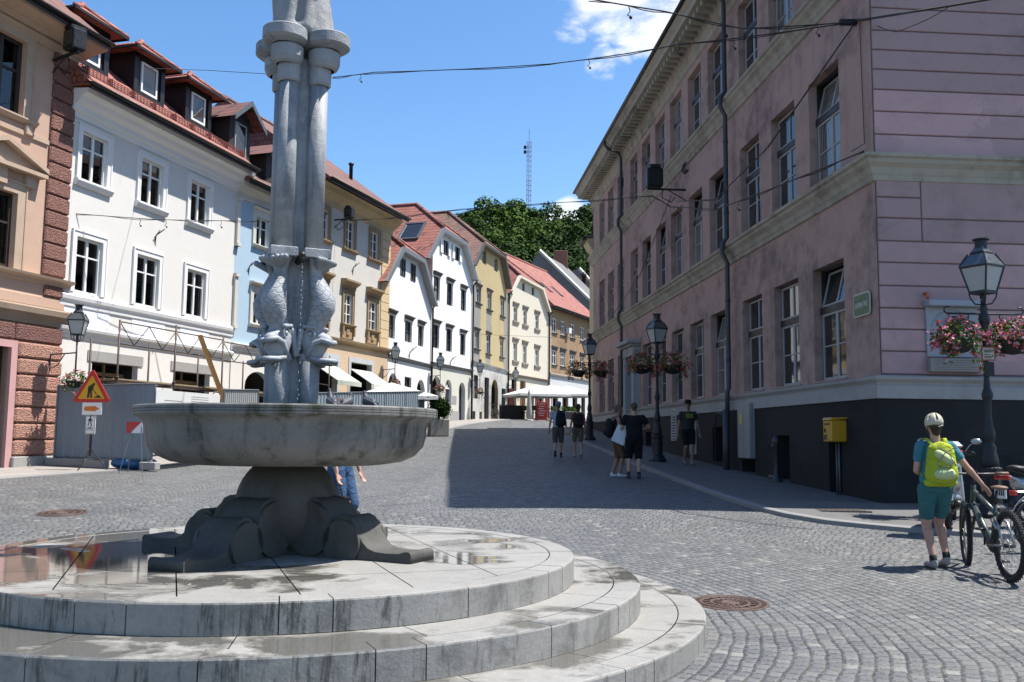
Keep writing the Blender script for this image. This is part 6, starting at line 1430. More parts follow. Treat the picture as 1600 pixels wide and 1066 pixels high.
def basket(loc, label, r=.30, n=420, nf=120, seed=1, red=.25, trail=True, group='hanging flower baskets', hang=.3, leafs=.07):
    t = thing('flower_basket', label, 'flower basket', loc, 0, group); rnd = random.Random(seed)
    mb = MB(); mb.smooth = True; mb.lathe([(.001, -.20 * r / .3), (r * .45, -.17 * r / .3), (r * .72, -.05), (r * .76, 0), (r * .7, 0.0), (.001, -.02)], 14); mb.build('bowl', M_bowl, t)
    mb = MB()
    for k in range(3): a = R(120 * k); mb.tube([(r * .74 * math.cos(a), r * .74 * math.sin(a), 0), (0, 0, hang)], .004, 4)
    mb.build('hanging_chain', M_iron, t)
    mb = MB(); fl = [MB(), MB(), MB()]
    tr_ = [(rnd.uniform(0, 6.28), rnd.uniform(.15, .5)) for _ in range(6)]
    def pt(out):
        if trail and rnd.random() < .22:
            a, l = rnd.choice(tr_); k = rnd.random(); return V(math.cos(a) * r * (.8 + .2 * k), math.sin(a) * r * (.8 + .2 * k), -.05 - l * k) + V(rnd.gauss(0, .03), rnd.gauss(0, .03), 0)
        u = rnd.uniform(-.35, 1); th = rnd.uniform(0, 6.283); q = rnd.uniform(.65, 1.05) + out; w = math.sqrt(max(0, 1 - u * u)); lob = 1 + .22 * math.sin(3 * th + seed)
        return V(w * math.cos(th) * r * q * 1.05 * lob, w * math.sin(th) * r * q * 1.05 * lob, u * r * .95 * q - .01)
    for i in range(n): mb.leaf(pt(0), leafs * rnd.uniform(.6, 1.2), rnd, .6)
    mb.build('foliage', M_leafG, t)
    for i in range(nf):
        c = pt(.12); w = fl[1] if rnd.random() < red else (fl[0] if rnd.random() < .65 else fl[2])
        for j in range(6): w.leaf(c + V(rnd.gauss(0, .014), rnd.gauss(0, .014), rnd.gauss(0, .010)), leafs * .55, rnd, .9)
    for w, m_ in zip(fl, (M_pinkf, M_redf, M_palef)):
        if w.v: w.build('blossoms', m_, t)
    return t
L1 = V(7.50, 14.6, 0); L1.z = gz(L1.x, L1.y) + PAVH
lamp_post(L1, 'black street lamp nearest, with pink geranium baskets and small red-edged notice', R(4), True)
def px_base(x, y, off=PAVH):
    p = ground_at(x, y); return V(p.x, p.y, gz(p.x, p.y) + off)
L2 = px_base(1027.5, 725); L3 = px_base(921, 690)
lamp_post(L2, 'dark street lamp in the building shade beside two standing men', R(-2))
lamp_post(L3, 'farthest street lamp, at the far end of the pink building', R(-5))
for (L_, nm, sd, kw) in ((L1, 'nearest lamp', 3, {}), (L2, 'middle lamp in the shade', 8, dict(red=.8)), (L3, 'farthest lamp', 12, dict(red=.7))):
    for sg, w in ((-1, 'left'), (1, 'right')):
        rot = {3: R(4), 8: R(-2), 12: R(-5)}[sd]; z = 2.78 if sd == 3 else 2.86
        basket(V(L_.x + sg * .46 * math.cos(rot), L_.y + sg * .46 * math.sin(rot), L_.z + z), ('pink' if sd == 3 else 'red') + ' geranium basket on the %s arm of the %s' % (w, nm), .36 if sd == 3 else .42, 620, 230 if sd == 3 else 200, sd + sg, **kw)
def wall_lamp(P, n, label, s=1.0, arm=.7, seed=2, bk=True, blab='', rb=.26):
    """P on the wall, n unit vector out of the wall"""
    rz = math.atan2(n.y, n.x); t = thing('wall_lamp', label, 'wall lamp', P, rz, 'wall lanterns on brackets along the houses')
    mb = MB(); mb.smooth = True
    mb.tube([(0, 0, -.35 * s), (0, 0, .12 * s)], .02 * s, 6); mb.tube([(0, 0, .08 * s), (arm, 0, .12 * s)], .018 * s, 6); mb.tube([(.0, 0, -.30 * s), (arm * .3, 0, -.2 * s), (arm * .55, 0, .09 * s)], .014 * s, 6); mb.tube([(arm, 0, -.42 * s), (arm, 0, .40 * s)], .022 * s, 6); mb.tube([(arm, 0, -.36 * s), (arm + .1 * s, 0, -.36 * s)], .012 * s, 5)
    mb.build('bracket', M_lampi, t); lantern(t, .60 * s, .92 * s, arm, 0)
    if bk: p = V(*P) + n * arm; basket(V(p.x + .02, p.y - .05, p.z - .62 * s), blab, rb, 260, 60, seed, red=.4, group='hanging flower baskets', hang=.3, leafs=.08)
    return t
def hpt(P0, a, s, out, z): n = V(math.cos(a), -math.sin(a), 0); d = V(math.sin(a), math.cos(a), 0); return V(P0[0], P0[1], 0) + d * s + n * out + V(0, 0, z)
def hn(a): return V(math.cos(a), -math.sin(a), 0)
wall_lamp(hpt(Pp, Ap, -.35, .14, 3.50), hn(Ap), 'wall lantern on the rusticated corner pier beside the scaffold', 1.0, .82, 21, True, 'flower basket with trailing pink blossoms under the lantern by the scaffold', .30)
wall_lamp(hpt(Pb, Ab, 12.3, .05, 4.6), hn(.25), 'wall lantern between the cream house and the small white house', 1.0, .6, 22, True, 'orange and green basket below the lantern left of the round arch')
wall_lamp(hpt(P1_, A1_, 6.7, .05, 4.75), hn(.3), 'wall lantern between the two white gabled houses', 1.0, .6, 23, True, 'flower basket hanging over the planted shrub')
wall_lamp(hpt(P2_, A2_, 6.3, .05, 4.9), hn(.3), 'wall lantern between the tall white and the yellow house', 1.0, .6, 24, True, 'flower basket in front of the barred window of the yellow house')
wall_lamp(hpt(P3_, A3_, 8.9, .05, 5.1), hn(.3), 'wall lantern between the yellow and the pale cream house', 1.0, .6, 25, True, 'flower basket beside the cafe terrace')
# ---- floodlights and overhead wires
def floodlight(P, v, label, s=1.0, arm=.8):
    """box floodlight at the end of an arm from P on the wall towards v"""
    rz = math.atan2(v.y, v.x); t = thing('floodlight', label, 'floodlight', P, rz, 'box floodlights on wall arms'); mb = MB(); mb.box(0, arm + .2 * s, -.04, .04, -.03, .02); mb.tube([(0, 0, -.35), (arm * .55, 0, -.03)], .018, 6); mb.build('arm', M_iron, t)
    mb = MB(); x = arm; mb.bbox(x - .24 * s, x + .24 * s, -.2 * s, .2 * s, .05, .60 * s, .03); mb.bbox(x - .16 * s, x + .16 * s, -.23 * s, .23 * s, .58 * s, .70 * s, .02); ho = mb.build('housing', M_iron, t)
    mb = MB(); mb.box(x - .19 * s, x + .19 * s, -.21 * s, -.202 * s, .12, .54 * s); mb.build('lamp_glass', M_glass, ho)
    mb = MB(); mb.smooth = True; mb.tube([(x - .3, 0, -.03), (x - .25, .05, -.3), (x - .55, .1, -.45), (x - .7, 0, -.25)], .016, 6); mb.build('cable', M_iron, t); return t
fp = onp = None
P_ = on_pink(13.0, -.0, 9.62); nP = V(-math.cos(A_P), math.sin(A_P), 0); 
floodlight(P_, nP, 'black box floodlight on a long arm between the pink building upper storeys', 1.1, 1.05)
floodlight(hpt(Pp, Ap, -.75, .02, 11.55), hn(Ap + .3), 'black box floodlight on the peach house above the rusticated strip', 1.0, .95)
floodlight(hpt(Pb, Ab, 7.2, .02, 10.9), hn(Ab), 'small floodlight on the cream house beside the fountain column', .8, .7)
mb = MB(); mb.smooth = True
for k in range(4): mb.tube([on_pink(12.55 + .11 * k, -.02, 10.12), on_pink(12.55 + .11 * k, -.16, 10.2), on_pink(12.55 + .11 * k, -.1, 10.42)], .02, 5)
tag(mb.build('cable_anchor', M_iron), 'rusty wall anchor with insulators on the pink wall by the floodlight', 'wall anchor')
M_wire = plain('overhead_cable', (.01, .01, .01), .6)
def wire(pts, r, label, sag=.12, curls=0, seed=0, group='overhead wires'):
    rnd = random.Random(seed); path = []; mb = MB()
    for i in range(len(pts) - 1):
        a, b = pts[i], pts[i + 1]; L = (b - a).length; n = max(6, int(L / .8))
        for k in range(n + (i == len(pts) - 2)):
            t = k / n; p = a.lerp(b, t); p.z -= sag * L * .25 * 4 * t * (1 - t) * .25; path.append(p)
    mb.tube(path, r, 5)
    if curls:
        q2 = [p + V(0, 0, math.sin(i * 1.3) * .025 - .02) for i, p in enumerate(path)]; mb.tube(q2, r * .8, 4)
        for k in range(curls):
            p = path[rnd.randrange(2, len(path) - 2)]; mb.tube([p, p + V(.03, 0, -.1), p + V(-.02, 0, -.17), p + V(.04, 0, -.2)], r * .8, 4); mb.ball(p + V(.04, 0, -.22), .03, 6, 4)
    return tag(mb.build('overhead_wire', M_wire), label, 'wire', group)
J = on_pink(.55, -.06, 9.60)
wire([J, at(1060, 70, 19), at(860, 100, 22.5), at(585, 113, 24.5), at(520, 121, 25.3)], .013, 'twisted wire from the wall junction across the sky to the fountain column', .1, 4, 1)
wire([at(520, 121, 25.3) + V(-.1, 0, .0), at(325, 110, 28), at(232, 107, 26.9)], .009, 'thin wire from behind the column to the dormer roofs', .02)
wire([J, at(1160, 45, 17), at(1040, 18, 16), at(920, -2, 15)], .013, 'twisted wire leaving the top of the photo from the wall junction', .06, 3, 2)
wire([J + V(.02, -.05, 0), at(1430, 18, 15.2), at(1540, 0, 14.4), at(1640, -20, 13.8)], .022, 'thick cable from the wall junction to the upper right', .02)
wire([J + V(.3, -.02, .02), at(1400, 50, 15.6), at(1450, 30, 15.1), at(1490, 6, 14.8)], .008, 'slack loop of wire beside the junction on the end wall', .3)
for k, dx in enumerate((0, .12)): wire([J + V(0, -.02, -.06), on_pink(4.5 + dx, -.34, 8.35), on_pink(8.5 + dx, -.40, 6.98 + 1.15), on_pink(12.7, -.4, 9.5 - .35)], .014, ('upper' if k else 'lower') + ' of the two black cables sloping across the pink wall', .02)
wire([on_pink(12.9, -.5, 9.4), on_pink(18, -.45, 7.6), on_pink(24, -.4, 6.8)], .014, 'black cable running down the pink wall left of the floodlight', .02)
wire([on_pink(.3, -.05, 6.95), on_pink(2.9, -.42, 7.1), on_pink(8.1, -.5, 7.75), on_pink(12.6, -.6, 8.95), on_pink(13.4, -1.0, 9.5), at(850, 318, 36), at(720, 327, 38), at(600, 342, 40), at(512, 344, 40)], .014, 'festoon wire from the pink wall corner past the floodlight to the cream house', .05, 4, 3)
wire([at(428, 346, 30), at(345, 345, 29), at(240, 343, 26.5), at(105, 333, 25.2)], .011, 'festoon wire along the white house front', .03, 3, 5)
wire([on_pink(.35, -.03, 9.5), on_pink(.33, -.03, 8.2), on_pink(.3, -.03, 7.1), on_pink(.2, -.34, 6.9)], .008, 'thin wire down the corner of the pink building', 0)
wire([at(660, 520, 62), at(760, 523, 60), at(860, 527, 60), at(925, 528, 55)], .010, 'thin wire crossing before the yellow and pale cream houses', .03)
mb = MB(); c = J; mb.bbox(c.x - .28, c.x + .22, c.y - .05, c.y + .05, c.z - .06, c.z + .05, .015); mb.smooth = True; mb.tube([(c.x + .1, c.y, c.z), (c.x + .12, c.y, c.z - .22), (c.x + .16, c.y, c.z - .3), (c.x + .19, c.y, c.z - .2), (c.x + .12, c.y, c.z - .08)], .012, 5)
tag(mb.build('cable_junction', M_iron), 'black cable junction bundle high at the pink building corner', 'junction')
# ---- text helper
def text(body, size, mat, parent=None, name='lettering', loc=(0, 0, 0), rot=(0, 0, 0), sx=1.0, ext=.002, bold=0.0, align='CENTER'):
    cu = bpy.data.curves.new(name, 'FONT'); cu.body = body; cu.size = size; cu.align_x = align; cu.align_y = 'CENTER'; cu.extrude = ext; cu.offset = bold
    o = bpy.data.objects.new(name, cu); COL.objects.link(o)
    dg = bpy.context.evaluated_depsgraph_get(); me = bpy.data.meshes.new_from_object(o.evaluated_get(dg)); bpy.data.objects.remove(o)
    me.materials.clear(); me.materials.append(mat); m = bpy.data.objects.new(name, me); COL.objects.link(m); m.parent = parent; m.location = loc; m.rotation_euler = rot; m.scale = (sx, 1, 1); return m
M_sgreen = plain('sign_green_enamel', (.02, .11, .045), .35); M_sgw = plain('sign_white_enamel', (.55, .60, .55), .4)
O_ = on_pink(.92, -.03, 3.85); sg = thing('street_sign', 'green enamel street name plate on the pink wall near the corner', 'street sign', O_, RZP)
def rrect(w, h, r, x0=0, z0=0, notch=False):
    pts = []
    for cx, cz, a0 in ((w - r, r, -90), (w - r, h - r, 0), (r, h - r, 90), (r, r, 180)):
        for k in range(5): a = R(a0 + 22.5 * k); pts.append((x0 + cx + r * math.cos(a), z0 + cz + r * math.sin(a)))
    return pts
mb = MB(); mb.poly_ext(rrect(.68, .44, .07), -.02, .0); fixn(mb.build('plate_edge', M_sgw, sg))
mb = MB(); mb.poly_ext(rrect(.63, .39, .055, .025, .025), -.024, -.019); fixn(mb.build('plate_face', M_sgreen, sg))
text('GORNJI TRG', .125, M_sgw, sg, loc=(.34, -.0255, .215), rot=(R(90), 0, 0), sx=.74, bold=.003)
# mailbox
O_ = on_pink(1.86, -.12, 1.49); mbx = thing('mailbox', 'yellow metal mailbox fixed on the dark plinth near the corner', 'mailbox', O_, RZP)
M_yb = plain('mailbox_yellow', (.62, .33, .015), .4, var=.08); mb = MB(); mb.bbox(.3, .68, -.32, .0, 0, .42, .02); mb.poly_ext([(-.33, .42), (.0, .44), (.0, .47), (-.30, .47)], .29, .69, 'yz'); fixn(mb.build('box', M_yb, mbx))
mb = MB(); mb.box(.36, .62, -.325, -.32, .33, .36); mb.build('slot', M_blackw, mbx)
mb = MB(); mb.lathe([(.001, 0), (.045, .0)], 16, M=Matrix.Translation((.40, -.323, .22)) @ Matrix.Rotation(R(90), 4, 'X')); mb.box(.34, .48, -.324, -.32, .04, .14); mb.build('emblem', plain('mailbox_mark', (.05, .04, .03), .5), mbx)
mb = MB(); mb.smooth = True; mb.tube([(.45, -.12, -1.1), (.45, -.12, 0)], .02, 6); mb.tube([(.56, -.12, -1.1), (.56, -.12, 0)], .02, 6); mb.build('stand_pipe', M_zinc, mbx)
# standpipe hydrant by the wall
O_ = on_pink(4.35, -.35, gz(5.5, 21) + PAVH - .02); hy = thing('standpipe', 'dark iron standpipe with side outlet by the plinth opening', 'standpipe', O_, RZP); mb = MB(); mb.smooth = True
mb.lathe([(.13, 0), (.13, .06), (.07, .09), (.06, .2), (.06, .85), (.085, .87), (.085, .97), (.05, 1.0), (.05, 1.05)], 14); mb.tube([(0, 0, .82), (-.22, 0, .82), (-.24, 0, .76)], .035, 8); mb.tube([(-.4, 0, .12), (-.2, .0, .1), (0, 0, .12)], .05, 8); mb.build('pipe', M_pipe, hy)
# memorial plaque on the end wall
MAT_PL = plain('plaque_marble', (.36, .39, .43), .5, var=.12, sc=4); O_ = (Matrix.Translation(PINK.location) @ Matrix.Rotation(RZP, 4, 'Z')) @ V(PINK_L + .03, .85, 2.74)
pl = thing('memorial_plaque', 'white marble memorial plaque with dark bust relief on the end wall behind the lamp', 'plaque', O_, RZP + R(90))
mb = MB(); mb.bbox(0, .98, -.05, 0, .30, 1.22, .01); mb.build('slab', MAT_PL, pl); mb = MB(); mb.bbox(-.03, 1.05, -.22, 0, 1.215, 1.33, .015); mb.build('cap_shelf', MAT_PL, pl)
mb = MB(); mb.bbox(.0, .97, -.14, 0, .03, .275, .012); mb.build('inscription_stone', plain('beige_stone', (.33, .31, .28), .8, var=.15), pl)
mb = MB()
for r_ in range(5): mb.box(.08 + .03 * (r_ % 2), .88 - .05 * (r_ % 3), -.144, -.1405, .235 - r_ * .042, .243 - r_ * .042)
mb.build('inscription', plain('worn_letters', (.18, .16, .14), .8), pl)
mb = MB(); mb.smooth = True; mb.tube([(.49 + .40 * math.cos(R(a)), -.052, .76 + .40 * math.sin(R(a))) for a in range(0, 360, 10)], .014, 6, closed=True); mb.build('ring_relief', MAT_PL, pl)
mb = MB(); mb.smooth = True; mb.ball((.49, -.12, .88), (.12, .12, .17), 14, 10); mb.cap((.49, -.07, .74), .08, (.49, -.08, .62), .09); mb.cap((.36, -.06, .52), .09, (.62, -.06, .52), .09); mb.cap((.49, -.06, .60), .15, (.49, -.06, .44), .12); mb.ball((.49, -.235, .86), (.025, .03, .04)); bake(mb.build('bust', plain('bust_bronze', (.035, .035, .032), .45, .6), pl, remesh=.012))
mb = MB(); mb.smooth = True; O_ = (Matrix.Translation(PINK.location) @ Matrix.Rotation(RZP, 4, 'Z')) @ V(PINK_L + .02, .86, 4.20); ho = thing('wall_hook', 'small orange plastic spout on the end wall above the plaque', 'wall hook', O_, RZP + R(90)); mb.tube([(0, 0, 0), (0, -.1, .0), (0, -.12, -.1)], .03, 6); mb.build('spout', plain('orange_plastic', (.6, .14, .04), .5), ho)
# manholes
def manhole(x, y, r, label, sq=False):
    p = ground_at(x, y); nz = V(gz(p.x + .2, p.y) - gz(p.x - .2, p.y), gz(p.x, p.y + .2) - gz(p.x, p.y - .2), 0) / .4; t = thing('manhole_cover', label, 'manhole cover', (p.x, p.y, gz(p.x, p.y)), 0, 'manhole covers in the paving'); M2 = Matrix.Rotation(math.atan(nz.y), 4, 'X')
    m = plain('rusty_cast_iron', (.13, .085, .07), .6, .3, var=.4, sc=20, bump=.4); mb = MB(); mb.lathe([(r, -.02), (r, .006), (r * .93, .008), (r * .92, .004)], 40, M=M2); mb.build('rim', m, t)
    mb = MB(); mb.lathe([(.001, .006), (r * .2, .006), (r * .21, .010), (r * .24, .010), (r * .25, .005), (r * .45, .005), (r * .46, .010), (r * .52, .010), (r * .53, .005), (r * .72, .005), (r * .73, .010), (r * .79, .010), (r * .80, .005), (r * .915, .005)], 40, M=M2)
    for k in range(16): a = R(22.5 * k); mb.box(r * .27, r * .43, -.008, .008, .004, .011, M2 @ Matrix.Rotation(a, 4, 'Z')); mb.box(r * .55, r * .70, -.008, .008, .004, .011, M2 @ Matrix.Rotation(a + .2, 4, 'Z'))
    mb.build('cover', m, t); return t
manhole(1141, 943, .34, 'round rusty manhole cover beside the fountain steps'); manhole(97, 802, .36, 'round manhole cover in the cobbles left of the fountain'); 
p = ground_at(1325, 805)
mb = MB(); mb.box(p.x - .5, p.x + .3, p.y - .25, p.y + .25, gz(p.x, p.y) + PAVH - .03, gz(p.x, p.y) + PAVH + .012); [mb.box(p.x - .47 + .09 * k, p.x - .42 + .09 * k, p.y - .22, p.y + .22, gz(p.x, p.y) + PAVH + .012, gz(p.x, p.y) + PAVH + .018) for k in range(8)]
tag(mb.build('access_cover', plain('rusty_cover', (.11, .09, .08), .7, .2)), 'flat rectangular access cover set in the pavement near the pink corner', 'access cover')
# ================================================================ building site by the white house
M_corr = plain('galvanised_hoarding', (.25, .31, .36), .7, .05, var=.12, sc=3); M_scaf = plain('rusty_scaffold_tube', (.075, .05, .045), .6, .4, var=.4); M_steelg = plain('grey_steel', (.2, .22, .24), .5, .4)
def hoarding(A, B, z0, z1, label, pitch=.25, mat=None, ribs=True, rib=.028):
    d = (B - A); L = d.length; t = thing('hoarding_panel', label, 'fence panel', A, math.atan2(d.y, d.x), 'grey corrugated site fence panels'); mb = MB(); n = int(L / pitch); pts = []
    for k in range(n):
        x = L * k / n; w = L / n; pts += [(x, 0), (x + w * .72, 0), (x + w * .78, -rib), (x + w * .94, -rib)]
    pts.append((L, 0)); zz = [(gz(A.x + d.x * p[0] / L, A.y + d.y * p[0] / L)) * (1 if z1 is None else 0) for p in pts]
    za = [z0 - A.z if z1 is not None else zz[i] + z0 - A.z for i in range(len(pts))]; zb = [z1 - A.z if z1 is not None else zz[i] + z0 + 1.95 - A.z for i in range(len(pts))]
    vs = [V(p[0], p[1], za[i]) for i, p in enumerate(pts)] + [V(p[0], p[1], zb[i]) for i, p in enumerate(pts)]; k = len(pts)
    mb.add(vs, [(i, i + 1, k + i + 1, k + i) for i in range(k - 1)]); mb.build('sheet', mat or M_corr, t)
    mb = MB()
    for z_ in (0, 1): mb.tube([(0, -.02, (zb if z_ else za)[0]), (L, -.02, (zb if z_ else za)[-1])], .02, 6)
    mb.tube([(0, -.02, za[0] - .12), (0, -.02, zb[0])], .024, 6); mb.tube([(L, -.02, za[-1] - .12), (L, -.02, zb[-1])], .024, 6); mb.build('frame', M_steelg, t); return t
zc = gz(-10, 23.6)
hoarding(V(-12.0, 24.55, zc), V(-8.93, 23.25, zc), .88, 2.76, 'large grey corrugated fence panel behind the roadworks sign', .31)
def conc_block(P, rz, label, L=.75, w=.2, h=.2):
    t = thing('concrete_block', label, 'concrete block', P, rz, 'concrete fence feet'); mb = MB(); mb.bbox(-L / 2, L / 2, -w / 2, w / 2, 0, h, .02); mb.build('block', M_conc, t); mb = MB(); mb.bbox(-.06, .06, -.04, .04, h, h + .03, .01); mb.build('socket', M_steelg, t)
for x, y, lb, L_ in ((-11.6, 24.3, 'long pale concrete block under the fence panel beside the pier', 1.2), (-10.55, 23.75, 'concrete block under the fence panel right of the roadworks sign', .7), (-8.95, 23.15, 'small dark concrete fence foot right of the blue sack', .5)): conc_block(V(x, y, gz(x, y) + .03), R(-20), lb, L_)
# blue sack
mb = MB(); mb.smooth = True; rnd = random.Random(2); x, y = -9.55, 23.75; z = gz(x, y) + .03
for k in range(6): mb.ball((x + rnd.uniform(-.35, .35), y + rnd.uniform(-.1, .1), z + .13), (rnd.uniform(.2, .34), .18, rnd.uniform(.12, .17)), 12, 8)
o = bake(mb.build('blue_sack', plain('blue_plastic_film', (.03, .14, .32), .3, var=.4, sc=10, bump=.6), remesh=.03)); tag(o, 'crumpled blue plastic sack on the ground below the fence panel', 'sack')
# fence along the street
def site(s, o, z=0): p = V(-6.75, 31.9, 0) + V(math.sin(Ab), math.cos(Ab), 0) * s; return V(p.x, p.y, gz(p.x, p.y) + z)
ss_ = [9.3, 7.35, 5.4, 3.45, 1.5, -.45, -2.4]
for i in range(len(ss_) - 1):
    hoarding(site(ss_[i + 1], 0), site(ss_[i], 0), .03, None, 'corrugated street fence panel, %s from its far end near the potted shrub' % nth[i], .2, M_corr, rib=.03)
a, b = at(348, 640, 26.5), at(402, 640, 28.2); a.z = gz(a.x, a.y); b.z = gz(b.x, b.y)
hoarding(a, b, .12, None, 'pale finely ribbed fence panel left of the fountain column', .1, plain('pale_sheet', (.42, .43, .42), .5, .2), rib=.02)
# white notice board
p = at(243, 640, 23.2); q = at(345, 640, 26.2); mb = MB(); d = q - p; t = thing('site_notice_board', 'white site notice board with small text and red prohibition circles behind the basin rim', 'notice board', (p.x, p.y, 0), math.atan2(d.y, d.x)); Lb = d.length * .98
mb.box(0, Lb, 0, .02, 1.0, 2.62); mb.build('board', plain('board_white', (.72, .72, .70), .6, var=.04), t)
mb = MB(); [mb.box(Lb * .12, Lb * (.38 - .03 * (k % 3)), -.004, -.001, 2.36 - k * .07, 2.375 - k * .07) for k in range(9)]; [mb.box(Lb * .52, Lb * .8, -.004, -.001, 2.5 - k * .06, 2.51 - k * .06) for k in range(3)]; mb.build('small_print', plain('print_grey', (.25, .25, .25), .6), t)
mb = MB()
for k in range(3): c = (Lb * (.56 + .11 * k), 0, 2.22); mb.tube([(c[0] + .09 * math.cos(R(w)), -.006, c[2] + .09 * math.sin(R(w))) for w in range(0, 360, 24)], .014, 5, closed=True); mb.tube([(c[0] - .06, -.006, c[2] + .06), (c[0] + .06, -.006, c[2] - .06)], .012, 4)
mb.build('prohibition_circles', plain('sign_red', (.55, .04, .04), .4), t)
# scaffold
sc = thing('scaffold', 'rusty tube scaffold with lattice ledgers and planks along the white house', 'scaffold', (Pw[0], Pw[1], 0), math.pi / 2 - Aw)
ups = [(.6, 4.6), (3.1, 4.75), (5.6, 4.65), (8.3, 4.6), (11.4, 4.8), (13.2, 4.7)]
g0 = lambda s: gz(Pw[0] + math.sin(Aw) * s + 1, Pw[1] + math.cos(Aw) * s)
for yo in (-1.5, -.6):
    for s, zt in ups:
        mb = MB(); mb.smooth = True; mb.tube([(s, yo, g0(s) - .02), (s, yo, zt - (0 if yo < -1 else .5))], .028, 8); mb.lathe([(.05, 3.0), (.05, 3.06)], 8, (s, yo, 0)); mb.build('standard', M_scaf, sc)
def lattice(s0, s1, z0, z1, y=-1.5, n=6):
    mb = MB(); mb.smooth = True; mb.tube([(s0, y, z1), (s1, y, z1)], .018, 6); mb.tube([(s0, y, z0), (s1, y, z0)], .018, 6)
    for k in range(n): a = s0 + (s1 - s0) * k / n; b = s0 + (s1 - s0) * (k + 1) / n; mb.tube([(a, y, z1 if k % 2 == 0 else z0), (b, y, z0 if k % 2 == 0 else z1)], .014, 5)
    mb.build('lattice_girder', M_scaf, sc)
lattice(.6, 3.1, 3.95, 4.55, n=4); lattice(3.1, 5.6, 3.95, 4.55, n=4); lattice(5.6, 8.3, 3.9, 4.5, n=4)
mb = MB(); mb.tube([(8.3, -1.5, 4.42), (13.2, -1.5, 4.3)], .03, 6); mb.build('red_rail', plain('red_tube', (.25, .04, .04), .5), sc)
mb = MB(); [mb.tube([(.6, y, 2.95), (13.2, y, 2.9)], .024, 6) for y in (-1.5, -.6)]; [mb.tube([(s, -1.5, 2.92), (s, -.6, 2.92)], .022, 6) for s, _ in ups]; [mb.tube([(s, -1.5, 1.2), (s + 2.2, -1.5, 2.9)], .02, 6) for s in (3.1, 5.6, 8.3)]; mb.tube([(8.3, -1.5, 3.6), (13.2, -1.5, 3.5)], .02, 5); mb.build('ledger', M_scaf, sc)
pm = plain('scaffold_plank', (.33, .25, .13), .8, var=.3, sc=8)
for k in range(4):
    for j in range(3): mb = MB(); mb.box(.5 + k * 2.6, 3.2 + k * 2.6 - .1, -1.45 + j * .27, -1.2 + j * .27, 2.965 + .002 * j, 3.005 + .002 * j); mb.build('plank', pm, sc)
mb = MB(); a, b = hpt(Pw, Aw, 4.0, 1.7, 4.55), hpt(Pw, Aw, 5.6, 1.75, 2.3); mb.tube([a, b], .07, 4, flat=(.4, 1.4)); o = mb.build('loose_plank', plain('orange_timber', (.58, .33, .13), .7, sc=9)); tag(o, 'pale orange timber plank leaning diagonally against the scaffold', 'plank')
# roadworks sign
SP = at(137, 731, 22.8); SP.z = gz(SP.x, SP.y) + .03
M_tri = plain('sign_red_paint', (.58, .02, .02), .35, var=.06); M_yel2 = plain('sign_yellow_paint', (.75, .42, .01), .35, var=.05); M_or = plain('sign_orange_paint', (.75, .20, .02), .4)
t = thing('roadworks_sign', 'red bordered yellow triangular roadworks sign on a tripod with two small plates', 'road sign', SP, R(-12))
mb = MB(); mb.smooth = True; mb.tube([(0, .05, .35), (0, .05, 2.2)], .03, 8)
mb.build('post', M_scaf, t); mb = MB()
for a in (20, 160, 270): mb.tube([(0, .05, .55), (.42 * math.cos(R(a)), .05 + .42 * math.sin(R(a)), 0)], .014, 6)
mb.build('tripod', M_iron, t)
def tri(w, h, r, cz, n=5):
    P = [(-w / 2, 0), (w / 2, 0), (0, h)]; out = []
    for i, (x, z) in enumerate(P):
        ax = [(210, 270), (270, 330 + 0), (30, 150)][i]; cx = {0: x + r * 1.6, 1: x - r * 1.6, 2: 0}[i]; czz = {0: r, 1: r, 2: h - 2 * r}[i]; a0, a1 = [(150, 270), (-90, 30), (30, 150)][i]
        for k in range(n + 1): a = R(a0 + (a1 - a0) * k / n); out.append((cx + r * math.cos(a), cz + czz + r * math.sin(a)))
    return out
mb = MB(); mb.poly_ext(tri(1.06, .84, .05, 1.66), -.012, .01); fixn(mb.build('triangle_border', M_tri, t)); mb = MB(); mb.poly_ext(tri(.74, .585, .02, 1.74), -.017, -.011); fixn(mb.build('triangle_face', M_yel2, t))
mb = MB(); y0, y1 = -.022, -.016; z = 1.765     # digging figure
for pts in ([(-.12, .0), (-.06, .0), (-.03, .14), (.0, .19), (-.05, .24), (-.10, .15)], [(-.03, .0), (.03, .0), (.025, .04), (.01, .16), (-.05, .2), (-.02, .1)], [(-.10, .16), (.02, .20), (.07, .29), (.0, .335), (-.10, .27)], [(.03, .25), (.055, .27), (.02, .17), (-.01, .15)], [(.02, .225), (.035, .235), (.155, .08), (.14, .07)], [(.07, .0), (.30, .0), (.20, .075), (.15, .05)]):
    mb.poly_ext([(u, z + v) for u, v in pts], y0, y1)
mb.poly_ext([(.055 + .036 * math.cos(R(w)), z + .335 + .036 * math.sin(R(w))) for w in range(0, 360, 30)], y0, y1); fixn(mb.build('digging_figure', M_blackw, t))
mb = MB(); mb.bbox(-.20, .34, -.012, .006, 1.35, 1.65, .004, Matrix.Translation((-.04, 0, 0))); fo = mb.build('white_plate', M_white, t); mb = MB(); mb.poly_ext([(-.16, 1.45), (.12, 1.435), (.24, 1.50), (.12, 1.565), (-.16, 1.55), (-.185, 1.50)], -.018, -.011); fixn(mb.build('orange_arrow', M_or, fo))
mb = MB(); mb.bbox(-.13, .15, -.012, .006, .88, 1.33, .004); fo = mb.build('pedestrian_plate', M_white, t); mb = MB(); z = 1.15
mb.poly_ext([(.01 + .022 * math.cos(R(w)), z + .155 + .022 * math.sin(R(w))) for w in range(0, 360, 40)], -.018, -.011)
